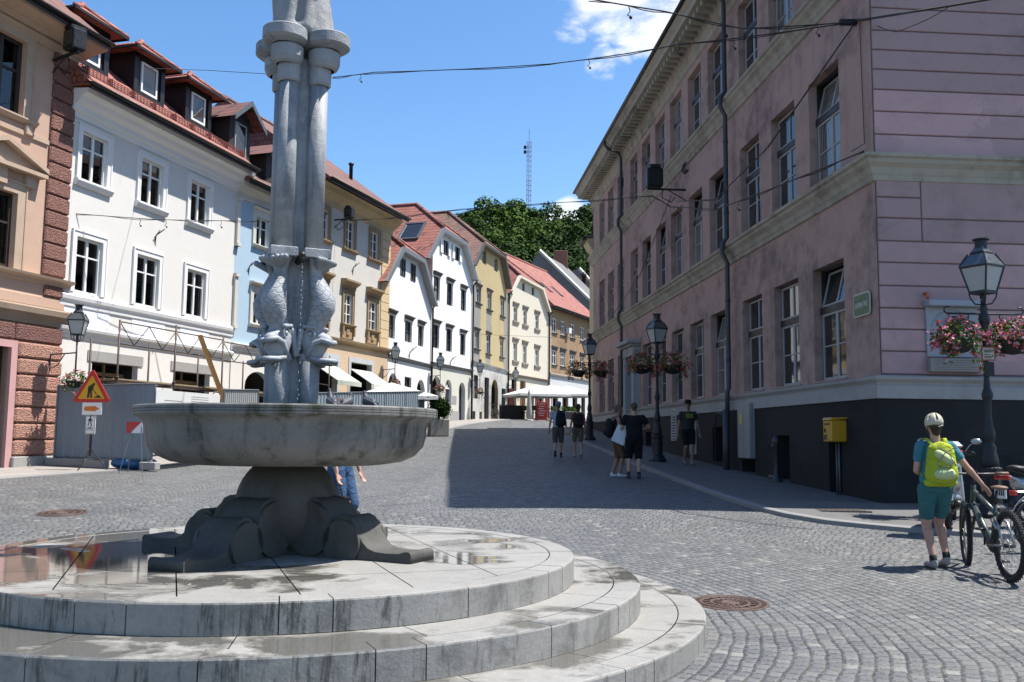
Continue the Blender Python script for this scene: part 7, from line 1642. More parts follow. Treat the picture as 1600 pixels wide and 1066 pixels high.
for pts in ([(-.02, .04), (.03, .04), (.03, .125), (-.01, .125)], [(-.02, .05), (.0, .05), (-.04, -.07), (-.065, -.07)], [(.01, .05), (.03, .05), (.06, -.07), (.035, -.07)], [(.025, .12), (.075, .05), (.06, .045), (.02, .09)], [(-.01, .12), (-.06, .05), (-.045, .045), (-.0, .09)]): mb.poly_ext([(u, z + v) for u, v in pts], -.018, -.011)
frame_rect(mb, -.118, .138, .892, 1.318, .008, -.017, -.011)
for cx in (-.05, .06): mb.tube([(cx + .035 * math.cos(R(w)), -.014, 1.0 + .035 * math.sin(R(w))) for w in range(0, 360, 30)], .005, 4, closed=True)
mb.tube([(-.05, -.014, 1.0), (-.02, -.014, 1.05), (.03, -.014, 1.05), (.06, -.014, 1.0)], .005, 4); mb.tube([(-.02, -.014, 1.05), (.01, -.014, 1.0), (.03, -.014, 1.07), (.05, -.014, 1.075)], .005, 4)
fixn(mb.build('pictograms', M_blackw, fo))
# red and white barrier plate
BP = at(211, 733, 22.3); BP.z = gz(BP.x, BP.y); t = thing('barrier_board', 'red and white diagonal striped board on thin wire trestle', 'barrier', BP, R(-6)); mb = MB(); zb = .95
for x in (-.24, .24): mb.tube([(x * 1.2, -.2, 0), (x * .4, 0, 1.2)], .008, 5); mb.tube([(x * 1.2, .2, 0), (x * .4, 0, 1.2)], .008, 5)
mb.tube([(-.3, -.2, .06), (.3, -.2, .06)], .008, 5); mb.build('trestle', M_steelg, t)
mb = MB(); mb.box(-.26, .27, -.02, .0, zb - .0, zb + .27); bo = mb.build('board', M_white, t); mb = MB(); mb.poly_ext([(-.26, zb), (-.16, zb), (.12, zb + .27), (-.26, zb + .27)], -.026, -.019); mb.poly_ext([(.13, zb), (.27, zb), (.27, zb + .13)], -.026, -.019) if False else None; fixn(mb.build('red_stripe', M_tri, bo))
# ================================================================ people
def skinmat(n, c): 
    m, g = newmat(n); v = g.noise(g.obj, 9, 4); g.set(g.b.inputs['Base Color'], g.mix(v, tuple(x * .88 for x in c), tuple(min(1, x * 1.08) for x in c))); g.b.inputs['Roughness'].default_value = .5; g.b.inputs['Subsurface Weight'].default_value = .08; g.b.inputs['Subsurface Radius'].default_value = (.02, .008, .005); return m
M_skin = skinmat('light_skin', (.50, .28, .20)); M_skint = skinmat('tanned_skin', (.33, .18, .12))
def cloth(n, c, var=.12, sc=7): 
    if n in _pc: return _pc[n]
    m, g = newmat(n); v = g.noise(g.obj, sc, 5, .6); g.set(g.b.inputs['Base Color'], g.mix(v, tuple(x * (1 - var) for x in c), tuple(min(1, x * (1 + var)) for x in c))); g.b.inputs['Roughness'].default_value = .85; g.b.inputs['Specular IOR Level'].default_value = .2
    w = g.noise(g.vm('MULTIPLY', g.obj, (5, 5, 9)), 1.0, 4, .6, 1.4); g.set(g.b.inputs['Normal'], g.bump(g.m('ADD', g.m('MULTIPLY', w, 2.2), g.m('MULTIPLY', g.noise(g.obj, 160, 2), .15)), .7, .03)); _pc[n] = m; return m
def ik(a, b, l1, l2, hint):
    a, b, hint = V(*a), V(*b), V(*hint); d = b - a; L = min(d.length, (l1 + l2) * .995); u = d.normalized(); k = (l1 * l1 - l2 * l2 + L * L) / (2 * L); h = math.sqrt(max(0, l1 * l1 - k * k)); w = hint - u * hint.dot(u); w.normalize(); return a + u * k + w * h, a + u * L
def hand(mb, wrist, d, nrm, s=1.0, curl=.5, thumb=1):
    """palm, four unequal bent fingers, thumb from the side of the palm"""
    d = V(*d).normalized(); n = V(*nrm); n = (n - d * n.dot(d)).normalized(); w = d.cross(n) * thumb; wr = V(*wrist)
    mb.cap(wr + d * .01 * s, .022 * s, wr + d * .075 * s, .030 * s, flat=(1.25, .55), side=tuple(w), n=10)
    for k, (o, L) in enumerate(((.030, .070), (.011, .080), (-.009, .074), (-.028, .058))):
        p = wr + d * .088 * s + w * o * s; r = .0092 * s; dd = d.copy(); q = p
        for j, f in enumerate((.45, .32, .23)):
            ang = curl * (0.5 + j * .55); dd = (d * math.cos(ang) + n * math.sin(ang)).normalized(); q2 = q + dd * L * f * s; mb.cap(q, r, q2, r * .93, n=8); q = q2
    p = wr + d * .025 * s + w * .026 * s; q = p + (d * .7 + w * .6 + n * .25).normalized() * .036 * s; mb.cap(p, .013 * s, q, .0105 * s, n=8); mb.cap(q, .0105 * s, q + (d * .95 + w * .1 + n * .35).normalized() * .03 * s, .009 * s, n=8)
def person(label, loc, rz, h=1.75, sex=0, feet=((-.10, 0), (.10, 0)), lift=(0, 0), kfwd=.05, hands=((-.28, -.05, .80), (.28, -.05, .80)), ehint=((-.3, .6, 0), (.3, .6, 0)), skin=None, shirt=('shirt', (.2, .2, .2)), shorts=('shorts', (.1, .1, .1), .52), shoe=(.6, .6, .6), hair=(.06, .035, .02), hairlen=.0, hat=None, sleeve=.5, head=(0, 0, 0), lean=(0, 0), vox=.012, curl=.5, tank=False, build=1.0, hn_=((0, -1, 0), (0, -1, 0)), hd_=None, sock=None, group='people in the street'):
    t = thing('person', label, 'person', loc, rz, group); k = h / 1.75; t.scale = (k, k, k); B = build; skin = skin or M_skin
    lx, ly = lean; wob = V(lx, ly, 0); hip = [V(-.095, 0, .91), V(.095, 0, .91)]; sw = .185 * B - .015 * sex
    chest = V(0, 0, 1.33) + wob * .8; neck = V(0, .0, 1.485) + wob; hc = V(head[0], head[1] - .015, 1.635) + wob
    sh = [V(-sw, .01, 1.405) + wob * .9, V(sw, .01, 1.405) + wob * .9]
    mb = MB(); mb.smooth = True
    # head: skull, jaw, nose, ears, brow, lips
    yaw = Matrix.Rotation(head[2], 4, 'Z'); H_ = lambda x, y, z: hc + yaw @ V(x, y, z)
    mb.ball(H_(0, .012, .022), (.074, .094, .096), 18, 14, yaw.to_3x3().to_4x4()); mb.cap(H_(0, -.025, -.01), .064, H_(0, -.040, -.068), .036, n=14); mb.cap(H_(0, -.088, .012), .010, H_(0, -.108, -.018), .014, n=8)
    for sg in (-1, 1): mb.ball(H_(.076 * sg, .012, -.004), (.012, .020, .030), 8, 6, yaw); mb.cap(H_(.012 * sg, -.088, .028), .010, H_(.05 * sg, -.075, .028), .010, n=8); mb.ball(H_(.045 * sg, -.06, -.018), (.022, .022, .02), 8, 6)
    mb.cap(H_(-.018, -.090, -.048), .009, H_(.018, -.090, -.048), .009, n=8)
    mb.cap(neck + V(0, .012, -.06), .060, H_(0, .018, -.05), .052, n=14)
    mb.cap(V(0, 0, .96), .115, V(0, 0, 1.10) + wob * .4, .105, flat=(1.3, .9)); mb.cap(V(0, 0, 1.10) + wob * .4, .105, chest, .12, flat=(1.35, .85)); mb.cap(sh[0] + V(.05, 0, .0), .055, sh[1] - V(.05, 0, .0), .055)
    els, has, kns, ans = [], [], [], []
    for i, sg in enumerate((-1, 1)):
        e, hd = ik(sh[i], hands[i], .285, .255, ehint[i]); els.append(e); has.append(hd)
        mb.cap(sh[i], .050 * B, e, .037 * B, n=12); mb.cap(e, .037 * B, hd, .026, n=12); mb.cap(e.lerp(hd, .18), .040 * B, e.lerp(hd, .38), .036 * B, n=12)
        d = (hd - e) if not (hd_ and hd_[i]) else V(*hd_[i]); hand(mb, hd, d, hn_[i], 1.0, curl, sg if hn_[i][1] <= 0 else -sg)
        an = V(feet[i][0], feet[i][1] + .03, .085 + lift[i]); kn, _ = ik(hip[i], an, .43, .425, (feet[i][0] * .2, -1, 0)); kns.append(kn); ans.append(an)
        mb.cap(hip[i], .088 * B, kn, .055 * B, n=14); mb.cap(kn, .055 * B, an, .036, n=14); mb.cap(kn.lerp(an, .18) + V(0, .018, 0), .056 * B, kn.lerp(an, .48) + V(0, .014, 0), .044 * B, n=12); mb.cap(an, .036, V(feet[i][0], feet[i][1] - .08, .045 + lift[i] * .5), .032, n=10)
    bake(fixn(mb.build('body', skin, t, remesh=vox)))
    # shirt
    mb = MB(); mb.smooth = True; e_ = .016
    mb.cap(V(0, 0, 1.0), .125 * B + e_ * .4, V(0, 0, 1.12) + wob * .4, .114 * B + e_, flat=(1.34, .95)); mb.cap(V(0, 0, 1.12) + wob * .4, .114 * B + e_, chest, .128 * B + e_ * .5, flat=(1.36, .86)); mb.cap(sh[0] + V(.05, 0, 0), .062 if not tank else .045, sh[1] - V(.05, 0, 0), .062 if not tank else .045, n=12)
    if sex: mb.cap((-.06, -.06, 1.30), .06, (.06, -.06, 1.30), .06)
    if not tank:
        for i in (0, 1): mb.cap(sh[i], .066 * B, sh[i].lerp(els[i], sleeve), .060 * B, n=14)
    s_ = bake(fixn(mb.build('shirt', cloth(*shirt), t, remesh=vox * 1.05)))
    mb = MB(); mb.smooth = True; mb.cap(V(0, 0, .93), .128 * B, V(0, 0, 1.03), .118 * B, flat=(1.32, .98)); 
    if sex: mb.cap((-.075, .05, .93), .085, (.075, .05, .93), .085)
    for i in (0, 1):
        L = (.91 - shorts[2]) / .43; q = hip[i].lerp(kns[i], min(1, L)); mb.cap(hip[i], .108 * B, q, .083 * B, n=16)
        if L > 1: mb.cap(kns[i], .075 * B, kns[i].lerp(ans[i], min(.9, L - 1)), .062, n=14)
    bake(fixn(mb.build('trousers' if shorts[2] < .3 else 'shorts', cloth(*shorts[:2]), t, remesh=vox * 1.05)))
    for i in (0, 1):
        fx, fy = feet[i]; z = lift[i]; tp = V(fx, fy - .16, .032 + z * .1); hl = V(fx, fy + .045, .045 + z); mb = MB(); mb.smooth = True
        mb.cap(hl, .040, V(fx, fy - .05, .042 + z * .5), .044, n=12, flat=(1, 1)); mb.cap(V(fx, fy - .05, .040 + z * .5), .044, tp, .034, n=12, flat=(1.15, .8), side=(1, 0, 0)); mb.cap(hl + V(0, .0, 0), .040, ans[i] + V(0, 0, .0), .043, n=12)
        so = bake(fixn(mb.build('shoe', plain('shoe_%02d%02d%02d' % tuple(int(c * 99) for c in shoe), shoe, .7), t, remesh=.009)))
        if sock: mb = MB(); mb.smooth = True; mb.cap(ans[i], .041, ans[i].lerp(kns[i], .12), .043, n=12); mb.build('sock', plain('black_sock', (.012, .012, .012), .9), t)
    if hair:
        mb = MB(); mb.smooth = True; mb.ball(H_(0, .024, .036), (.082, .092, .094), 18, 12, yaw.to_3x3().to_4x4()); mb.cap(H_(0, .05, .0), .066, H_(0, .058, -.035 - hairlen), .05, n=12)
        bake(mb.build('hair', plain('hair_%02d%02d' % (int(hair[0] * 99), int(hair[1] * 99)), hair, .7, var=.4, sc=60, bump=.8), t, remesh=.010))
    if hat:
        kind, col = hat; m_ = cloth('hat_%02d%02d%02d' % tuple(int(c * 99) for c in col), col); mb = MB(); mb.smooth = True
        mb.lathe([(.088, .0), (.094, .03), (.088, .07), (.062, .105), (.001, .118)], 20, H_(0, .015, .045))
        if kind == 'cap': mb.tube([H_(-.055, -.07, .045), H_(-.04, -.135, .035), H_(.0, -.155, .032), H_(.04, -.135, .035), H_(.055, -.07, .045)], .012, 6); mb.quad(H_(-.055, -.07, .05), H_(-.04, -.14, .038), H_(.04, -.14, .038), H_(.055, -.07, .05))
        else: mb.lathe([(.088, .02), (.17, -.005), (.175, .0), (.09, .035)], 24, H_(0, .01, .04))
        mb.build('cap' if kind == 'cap' else 'hat', m_, t)
    mb = MB()
    for sg in (-1, 1): mb.ball(H_(.030 * sg, -.083, .012), (.011, .008, .007), 8, 6)
    mb.build('eyes', M_blackw, t)
    return t, dict(t=t, k=k, chest=chest, neck=neck, hc=hc, sh=sh, hands=has)
def rucksack(pt, label, col, w=.30, hgt=.46, dep=.17, z0=.98, y=.13, x=0.0, mats=None, group=None, straps=True, fancy=False):
    """pack on the back of a person: same placement and turn as the wearer"""
    t = thing('backpack', label, 'backpack', pt.location, pt.rotation_euler.z, group); t.scale = pt.scale; m = mats or cloth('pack_%02d%02d%02d' % tuple(int(c * 99) for c in col), col)
    mb = MB(); mb.smooth = True; mb.cap((x - w * .22, y + dep * .45, z0 + .11), .11, (x - w * .18, y + dep * .45, z0 + hgt - .09), .085, flat=(1, .9)); mb.cap((x + w * .22, y + dep * .45, z0 + .11), .11, (x + w * .18, y + dep * .45, z0 + hgt - .09), .085, flat=(1, .9)); mb.cap((x, y + dep * .45, z0 + .10), .115, (x, y + dep * .5, z0 + hgt - .08), .095, flat=(1.1, .9))
    bake(fixn(mb.build('main_bag', m, t, remesh=.012)))
    mb = MB(); mb.smooth = True; mb.cap((x - w * .15, y + dep * .98, z0 + .12), .07, (x + w * .15, y + dep * .98, z0 + .12), .07, flat=(1, .9)); 
    bake(fixn(mb.build('front_pocket', (cloth('pack_pale_lime', (.60, .68, .34)) if fancy else m), t, remesh=.01)))
    if fancy:
        mb = MB(); mb.smooth = True; mb.cap((x - .06, y + dep * .95, z0 + .27), .055, (x + .06, y + dep * .95, z0 + .35), .05); bake(fixn(mb.build('upper_flap', cloth('pack_pale_lime', (.60, .68, .34)), t, remesh=.01)))
        mb = MB(); mb.smooth = True; mb.cap((x - .13, y + .05, z0 + .02), .05, (x + .15, y + .05, z0 + .02), .05); bake(fixn(mb.build('hip_pocket', m, t, remesh=.01)))
        mb = MB(); mb.tube([(x - .1, y + dep + .055, z0 + .43), (x + .02, y + dep + .065, z0 + .36), (x + .11, y + dep + .05, z0 + .22)], .006, 5); mb.tube([(x + .1, y + dep + .055, z0 + .43), (x - .02, y + dep + .065, z0 + .36), (x - .11, y + dep + .05, z0 + .22)], .006, 5); mb.tube([(x - .13, y + dep * .7, z0 + .2), (x, y + dep + .08, z0 + .21), (x + .13, y + dep * .7, z0 + .2)], .007, 5); mb.build('webbing', cloth('grey_webbing', (.25, .27, .22)), t)
        text('LOGO'[:0] or 'lll', .07, cloth('grey_webbing', (.25, .27, .22)), t, 'mark', (x + .055, y + dep + .075, z0 + .26), (R(90), R(90), R(180)), .8) if False else None
    mb = MB(); mb.smooth = True
    for sg in (-1, 1): mb.tube([(x + sg * .09, y + .03, z0 + hgt - .02), (x + sg * .105, y - .05, z0 + hgt + .045), (x + sg * .115, y - .16, z0 + hgt + .035), (x + sg * .125, y - .265, z0 + hgt - .09), (x + sg * .155, y - .22, z0 + .2), (x + sg * .155, y - .05, z0 + .08)], .020, 8, flat=(.45, 1.2))
    mb.build('shoulder_strap', m, t); return t
def feet_at(x, y, d=None, off=0.0):
    if d is None: p = ground_at(x, y)
    else: p = at(x, y, d)
    return V(p.x, p.y, gz(p.x, p.y) + off)
# --- woman with the bicycle
WL = V(4.71, 10.38, 0); WL.z = gz(WL.x, WL.y)
wt, wi = person('woman from behind in teal shirt and shorts with cream helmet, holding a mountain bike', WL, R(180), 1.66, 1, feet=((-.10, -.02), (.07, .02)), lift=(.03, 0), hands=((-.56, .10, .90), (.07, -.20, 1.08)), ehint=((.1, .6, -.5), (.55, .6, -.5)),
    shirt=('teal_sports_shirt', (.06, .24, .30)), shorts=('dark_teal_shorts', (.05, .17, .18), .61), shoe=(.34, .33, .31), hair=(.05, .022, .012), hairlen=.03, sleeve=.52, vox=.0085, sock=1, curl=.35, lean=(-.02, -.01), hn_=((0, .3, -1), (0, -1, 0)), build=1.02)
rucksack(wt, 'bright lime green hiking backpack on the back of the woman', (.50, .62, .03), .37, .48, .15, .97, .105, .0, cloth('pack_lime', (.42, .50, .035)), fancy=True)
def helmet():
    hc = wi['hc']; mb = MB(); mb.smooth = True; c = hc + V(0, .01, .045)
    n = 24; prof = [(1.0, -.035), (1.05, -.005), (1.02, .03), (.88, .065), (.62, .092), (.3, .106), (.001, .110)]
    vs = []; fs = []
    for j, (r, z) in enumerate(prof):
        for i in range(n): a = 2 * math.pi * i / n; vs.append(c + V(.094 * r * math.cos(a), .118 * r * math.sin(a), z * 1.08 + (.012 * math.sin(a * 1) if j < 2 else 0)))
    for j in range(len(prof) - 1):
        for i in range(n):
            if j in (2, 3, 4) and i % 4 in (1,): continue
            fs.append((j * n + i, j * n + (i + 1) % n, (j + 1) * n + (i + 1) % n, (j + 1) * n + i))
    mb.add(vs, fs); o = mb.build('helmet', plain('cream_helmet_shell', (.55, .50, .38), .35), wt); sd = o.modifiers.new('s', 'SOLIDIFY'); sd.thickness = .014; sd.offset = -1
    mb = MB(); mb.smooth = True; mb.ball(c + V(0, 0, .005), (.086, .108, .098), 20, 12); mb.build('helmet_liner', M_blackw, wt)
    mb = MB(); [mb.tube([c + V(sg * .085, .03, -.03), c + V(sg * .08, .0, -.10), c + V(sg * .03, -.07, -.155)], .006, 5) for sg in (-1, 1)]; mb.tube([c + V(-.06, .10, -.035), c + V(0, .118, -.05), c + V(.06, .10, -.035)], .012, 6); mb.build('helmet_strap', M_blackw, wt)
helmet()
# --- couple walking away
p = feet_at(872, 715); ct, ci = person('man walking away in pale blue patterned shirt, grey shorts and cap', p, R(176), 1.76, 0, feet=((-.09, -.22), (.09, .2)), lift=(0, .06), hands=((-.27, .12, .84), (.30, -.12, .84)), shirt=('blue_patterned_shirt', (.38, .45, .60), .35, 18), shorts=('grey_shorts', (.10, .10, .09), .50), shoe=(.03, .03, .04), hair=(.10, .09, .08), hat=('cap', (.20, .24, .32)), sock=1)
rucksack(ct, 'black backpack slung on the man in the blue patterned shirt', (.015, .016, .02), .30, .5, .16, .98, .13, -.08)
p = feet_at(903, 714); dt, di = person('person walking away in reddish top, beige shorts and wide brimmed hat', p, R(184), 1.68, 1, feet=((-.09, .18), (.09, -.2)), lift=(.06, 0), hands=((-.27, -.12, .84), (.30, .12, .84)), shirt=('reddish_top', (.22, .08, .08), .3, 12), shorts=('beige_shorts', (.18, .15, .12), .56), shoe=(.40, .38, .36), hair=(.05, .03, .02), hairlen=.05, hat=('hat', (.06, .05, .04)))
rucksack(dt, 'dark backpack on the person in the wide brimmed hat', (.03, .025, .025), .28, .46, .15, 1.0, .13)
# --- two men talking
p = feet_at(965, 746); et, ei = person('man in black tank top and brown shorts with a white folder under his arm', p, R(96), 1.74, 0, feet=((-.06, -.06), (.12, .08)), hands=((-.18, -.20, 1.02), (.20, -.30, 1.02)), ehint=((-.5, .6, -.3), (.5, .6, -.3)), shirt=('black_tank_top', (.015, .015, .017)), shorts=('brown_shorts', (.13, .085, .05), .50), shoe=(.72, .72, .72), hair=(.12, .08, .05), skin=M_skint, tank=True, head=(0, -.01, .1))
rucksack(et, 'black backpack on the man in the tank top', (.012, .012, .014), .30, .46, .17, .96, .13)
c = p + V(.04, -.30, 1.02); mb = MB(); mb.box(-.16, .16, -.012, .012, -.21, .21, Matrix.Translation(c) @ Matrix.Rotation(R(24), 4, 'Y')); tag(mb.build('white_board', plain('white_card', (.70, .72, .76), .6, var=.04)), 'flat white folder tilted under the arm of the man in the tank top', 'folder')
p = feet_at(991, 748); ft, fi = person('man from behind in plain black T-shirt and long black shorts', p, R(176), 1.80, 0, feet=((-.11, .0), (.13, -.03)), hands=((-.20, -.28, 1.12), (.16, -.26, 1.05)), ehint=((-.9, .5, -.2), (.7, .6, -.2)), shirt=('black_tshirt', (.010, .011, .016)), shorts=('long_black_shorts', (.010, .010, .013), .47), shoe=(.05, .04, .035), hair=(.10, .055, .03), build=1.08, sock=1)
# --- man with cap facing the camera
p = feet_at(1076, 731, None, PAVH); p.z = gz(p.x, p.y) + PAVH; gt, gi = person('man in black cap and dark T-shirt with yellow lettering walking towards the camera', p, R(4), 1.80, 0, feet=((-.07, .14), (.06, -.16)), lift=(.05, 0), hands=((-.30, .06, .80), (.30, -.1, .82)), shirt=('dark_print_tshirt', (.035, .04, .042)), shorts=('black_sport_shorts', (.010, .010, .010), .58), shoe=(.16, .13, .12), hair=(.03, .02, .015), hat=('cap', (.012, .012, .012)), skin=M_skint, head=(0, 0, -.15))
text('SIX', .17, plain('yellow_print', (.45, .42, .03), .7), gt, 'shirt_lettering', (0, -.150, 1.33), (R(86), 0, 0), .9, .012)
# --- person behind the fountain
p = V(-2.1, 11.5, gz(-2.1, 11.5)); ht, hi = person('person in blue jeans standing half hidden behind the fountain bowl', p, R(70), 1.80, 0, feet=((-.09, .05), (.10, -.05)), hands=((-.24, -.10, .86), (.28, -.12, .86)), shirt=('black_jacket', (.02, .02, .022)), shorts=('blue_jeans', (.05, .10, .20), .12), shoe=(.1, .1, .1), hair=(.14, .07, .04), sleeve=.9, vox=.011)
hp = (Matrix.Translation(p) @ Matrix.Rotation(R(70), 4, 'Z')) @ V(-.24 * 1.03, -.12, .77); tb = thing('shopping_bag', 'small black and orange bag hanging from the hand of the person in jeans', 'bag', (hp.x, hp.y, hp.z - .42), R(50)); mb = MB(); mb.bbox(-.15, .15, -.06, .06, 0, .28, .02); mb.build('bag_body', cloth('black_bag', (.02, .02, .025)), tb); mb = MB(); mb.bbox(.02, .155, -.066, .066, -.01, .22, .01); mb.build('orange_panel', plain('orange_panel', (.60, .20, .05), .5), tb); mb = MB(); mb.tube([(-.08, 0, .27), (-.03, 0, .40), (.03, 0, .40), (.08, 0, .27)], .010, 6); mb.build('handle', M_blackw, tb)
# --- pigeons on the far rim
def pigeon(x, y, rz, label, up=1.0):
    t = thing('pigeon', label, 'pigeon', (x, y, 1.762), rz, 'pigeons on the basin rim'); t.scale = (.85, .85, .95); mb = MB(); mb.smooth = True
    mb.cap((-.07, 0, .085), .045, (.045, 0, .105), .055, n=12); mb.cap((.045, 0, .115), .045, (.085, 0, .165 + .02 * up), .024, n=10); mb.ball((.095, 0, .19 + .02 * up), (.026, .022, .023), 10, 8); mb.cap((-.08, 0, .08), .03, (-.19, 0, .045), .014, flat=(1.6, .5), side=(0, 1, 0), n=10)
    bake(fixn(mb.build('body', plain('pigeon_grey', (.055, .06, .075), .6, var=.4, sc=25), t, remesh=.006)))
    for sg in (-1, 1): mb = MB(); mb.smooth = True; mb.cap((.03, .048 * sg, .11), .026, (-.13, .03 * sg, .075), .012, flat=(.5, 1.3), side=(0, 1, 0), n=10); mb.build('wing', plain('pigeon_wing', (.10, .11, .13), .6, var=.4, sc=30), t)
    mb = MB(); mb.cap((.115, 0, .188 + .02 * up), .006, (.135, 0, .18 + .02 * up), .003, n=6); mb.build('beak', M_blackw, t)
    mb = MB(); [mb.tube([(.01, .02 * s, .06), (.012, .022 * s, .005), (.04, .025 * s, .003)], .004, 5) for s in (-1, 1)]; mb.build('legs', plain('pigeon_leg', (.35, .08, .06), .6), t)
def rim(px): a = math.atan2(1, 0); x = BX; 
for px, rz_, lb, up in ((520, R(120), 'pigeon standing upright with raised head, leftmost on the basin rim', 1.6), (543, R(70), 'hunched pigeon in the middle on the basin rim', -.8), (578, R(135), 'pigeon turned left at the right end of the three on the rim', .3)):
    x = (px - 800) / F_PX * 9.0; y = BY + math.sqrt(max(0, 1.14 ** 2 - (x - BX) ** 2)); x = (px - 800) / F_PX * y; pigeon(x, y, rz_, lb, up)
# ================================================================ bicycles and scooters
M_tyre = plain('tyre_rubber', (.018, .018, .018), .8, var=.2, sc=30, bump=.2); M_alu = plain('aluminium', (.45, .46, .47), .35, .8); M_blk = plain('black_component', (.015, .015, .016), .4)
def wheel(parent, c, r, tw=.028, knob=False, spokes=24, y=0.0, steer=0.0, disc=True, name='wheel'):
    Mx = Matrix.Translation(c) @ Matrix.Rotation(steer, 4, 'Z'); P = lambda a, rr, yy=0.0: Mx @ V(rr * math.cos(a), yy, rr * math.sin(a)); n = 48
    mb = MB(); mb.smooth = True; mb.tube([P(2 * math.pi * k / n, r - tw) for k in range(n)], tw, 10, closed=True); mb.smooth = False
    if knob:
        for k in range(84):
            a = 2 * math.pi * k / 84
            for yy in ((-.017, .006), (-.004, .017))[k % 2]:
                q = [P(a + da, rr, yy + dy) for rr in (r - .008, r + .006) for da, dy in ((-.014, -.006), (.014, -.006), (.014, .006), (-.014, .006))]; mb.add(q, [(4, 5, 6, 7), (0, 1, 5, 4), (1, 2, 6, 5), (2, 3, 7, 6), (3, 0, 4, 7)])
    w = mb.build(name, M_tyre, parent)
    mb = MB(); mb.smooth = True; mb.tube([P(2 * math.pi * k / n, r - tw * 2 - .008) for k in range(n)], .014, 8, closed=True); mb.tube([P(0, 0, -.05), P(0, 0, .05)], .022, 10); mb.build('rim', M_blk, w)
    mb = MB()
    for k in range(spokes): a = 2 * math.pi * k / spokes; mb.tube([P(a + (.35 if k % 4 < 2 else -.35), .02, .03 * (-1) ** k), P(a, r - tw * 2)], .0016 if r > .3 else .006, 3)
    mb.build('spokes', M_alu, w)
    if disc: mb = MB(); mb.smooth = True; mb.tube([P(2 * math.pi * k / 20, .075, .03) for k in range(20)], .006, 4, closed=True); mb.build('brake_disc', M_alu, w)
    return w
def bicycle(label, loc, rz, frame, wr=.355, ebike=False, rack=False, drop=False, mats=None, hb=1.05, grip=None, group='bicycles', lean=0.0, steer=0.0):
    t = thing('bicycle', label, 'bicycle', loc, rz, group); t.rotation_euler = (lean, 0, rz); fm = frame; wb = 1.16
    wheel(t, (0, 0, wr), wr, .030 if ebike else .02, ebike, 28); wheel(t, (wb, 0, wr), wr, .030 if ebike else .02, ebike, 28, steer=steer)
    bb = V(.44, 0, .32); st = V(.30, 0, .76); ht0, ht1 = V(.93, 0, .72), V(.88, 0, .90); d_ = .042 if ebike else .018
    mb = MB(); mb.smooth = True; mb.tube([bb, bb.lerp(ht0, .5) + V(0, 0, -.01), ht0], [d_ * 1.1, d_ * 1.15, d_ * .9], 10, flat=(1.15, .8)); mb.tube([st + V(-.0, 0, -.10), ht1 + V(0, 0, -.03)], d_ * .62, 10); mb.tube([bb, st], .019, 10); mb.tube([ht0 + V(.01, 0, -.03), ht1 + V(-.005, 0, .03)], .027, 10)
    fo = mb.build('frame', fm, t)
    mb = MB(); mb.smooth = True
    for sg in (-1, 1): mb.tube([bb + V(0, sg * .03, 0), (0, sg * .055, wr)], .013, 8); mb.tube([st + V(.0, sg * .02, -.14), (.15, sg * .05, .58 * 1.0), (0, sg * .055, wr)], .012, 8)
    mb.build('rear_stays', M_alu if ebike else fm, t)
    mb = MB(); mb.smooth = True
    for sg in (-1, 1): mb.tube([V(.945, sg * .055, .70), V(wb, sg * .058, wr)], .019 if ebike else .011, 8)
    mb.tube([(.945, -.06, .70), (.945, .06, .70)], .02, 8); mb.build('fork', M_blk if ebike else fm, t)
    mb = MB(); mb.smooth = True; mb.tube([ht1, ht1 + V(-.02, 0, hb - .92), ht1 + V(.03, 0, hb - .90)], .016, 8); W2 = .37
    mb.tube([V(.86, -W2, hb + .01), V(.90, -.1, hb), V(.90, .1, hb), V(.86, W2, hb + .01)], .012, 8); hbo = mb.build('handlebar', M_blk, t)
    for sg in (-1, 1): mb = MB(); mb.smooth = True; mb.tube([V(.86, sg * W2, hb + .01), V(.872, sg * (W2 - .13), hb + .007)], .018, 8); mb.build('grip', grip or M_blk, hbo)
    for sg in (-1, 1): mb = MB(); mb.tube([V(.88, sg * .22, hb), V(.95, sg * .26, hb - .01), V(.93, sg * .33, hb - .02)], .006, 5); mb.build('brake_lever', M_blk, hbo)
    mb = MB(); mb.box(.87, .91, -.05, .05, hb + .01, hb + .04); mb.build('display', M_blk, hbo)
    mb = MB(); mb.smooth = True; mb.tube([st, V(.26, 0, .90)], .014, 8); mb.build('seat_post', M_blk, t)
    mb = MB(); mb.smooth = True; mb.cap((.12, 0, .935), .055, (.20, 0, .935), .05, flat=(1.15, .45), side=(0, 1, 0)); mb.cap((.20, 0, .935), .045, (.38, 0, .93), .020, flat=(1, .6), side=(0, 1, 0)); bake(fixn(mb.build('saddle', grip or M_blk, t, remesh=.008)))
    mb = MB(); mb.smooth = True; mb.lathe([(.001, -.004), (.085, -.004), (.085, .004), (.001, .004)], 24, M=Matrix.Translation(bb + V(0, -.055, 0)) @ Matrix.Rotation(R(90), 4, 'X')); mb.tube([bb + V(0, -.075, 0), bb + V(.03, -.08, -.17)], .010, 6); mb.tube([bb + V(0, .075, 0), bb + V(-.03, .08, .17)], .010, 6); mb.box(bb.x - .02, bb.x + .08, -.17, -.08, bb.z - .18, bb.z - .16); mb.box(bb.x - .08, bb.x + .02, .08, .17, bb.z + .16, bb.z + .18)
    mb.tube([bb + V(.0, -.055, .085), V(0, -.05, wr + .05)], .005, 4); mb.tube([bb + V(.0, -.055, -.085), V(0, -.05, wr - .05)], .005, 4); mb.build('crankset', M_blk, t)
    if ebike: mb = MB(); mb.smooth = True; mb.cap(bb + V(-.03, 0, -.01), .075, bb + V(.06, 0, .03), .065, flat=(1, .6), side=(0, 0, 1)); bake(fixn(mb.build('motor', M_blk, t, remesh=.01))); mb = MB(); mb.smooth = True; mb.tube([(.30, .045, .60), (.16, .05, .52)], .02, 8); mb.build('shock', M_alu, t)
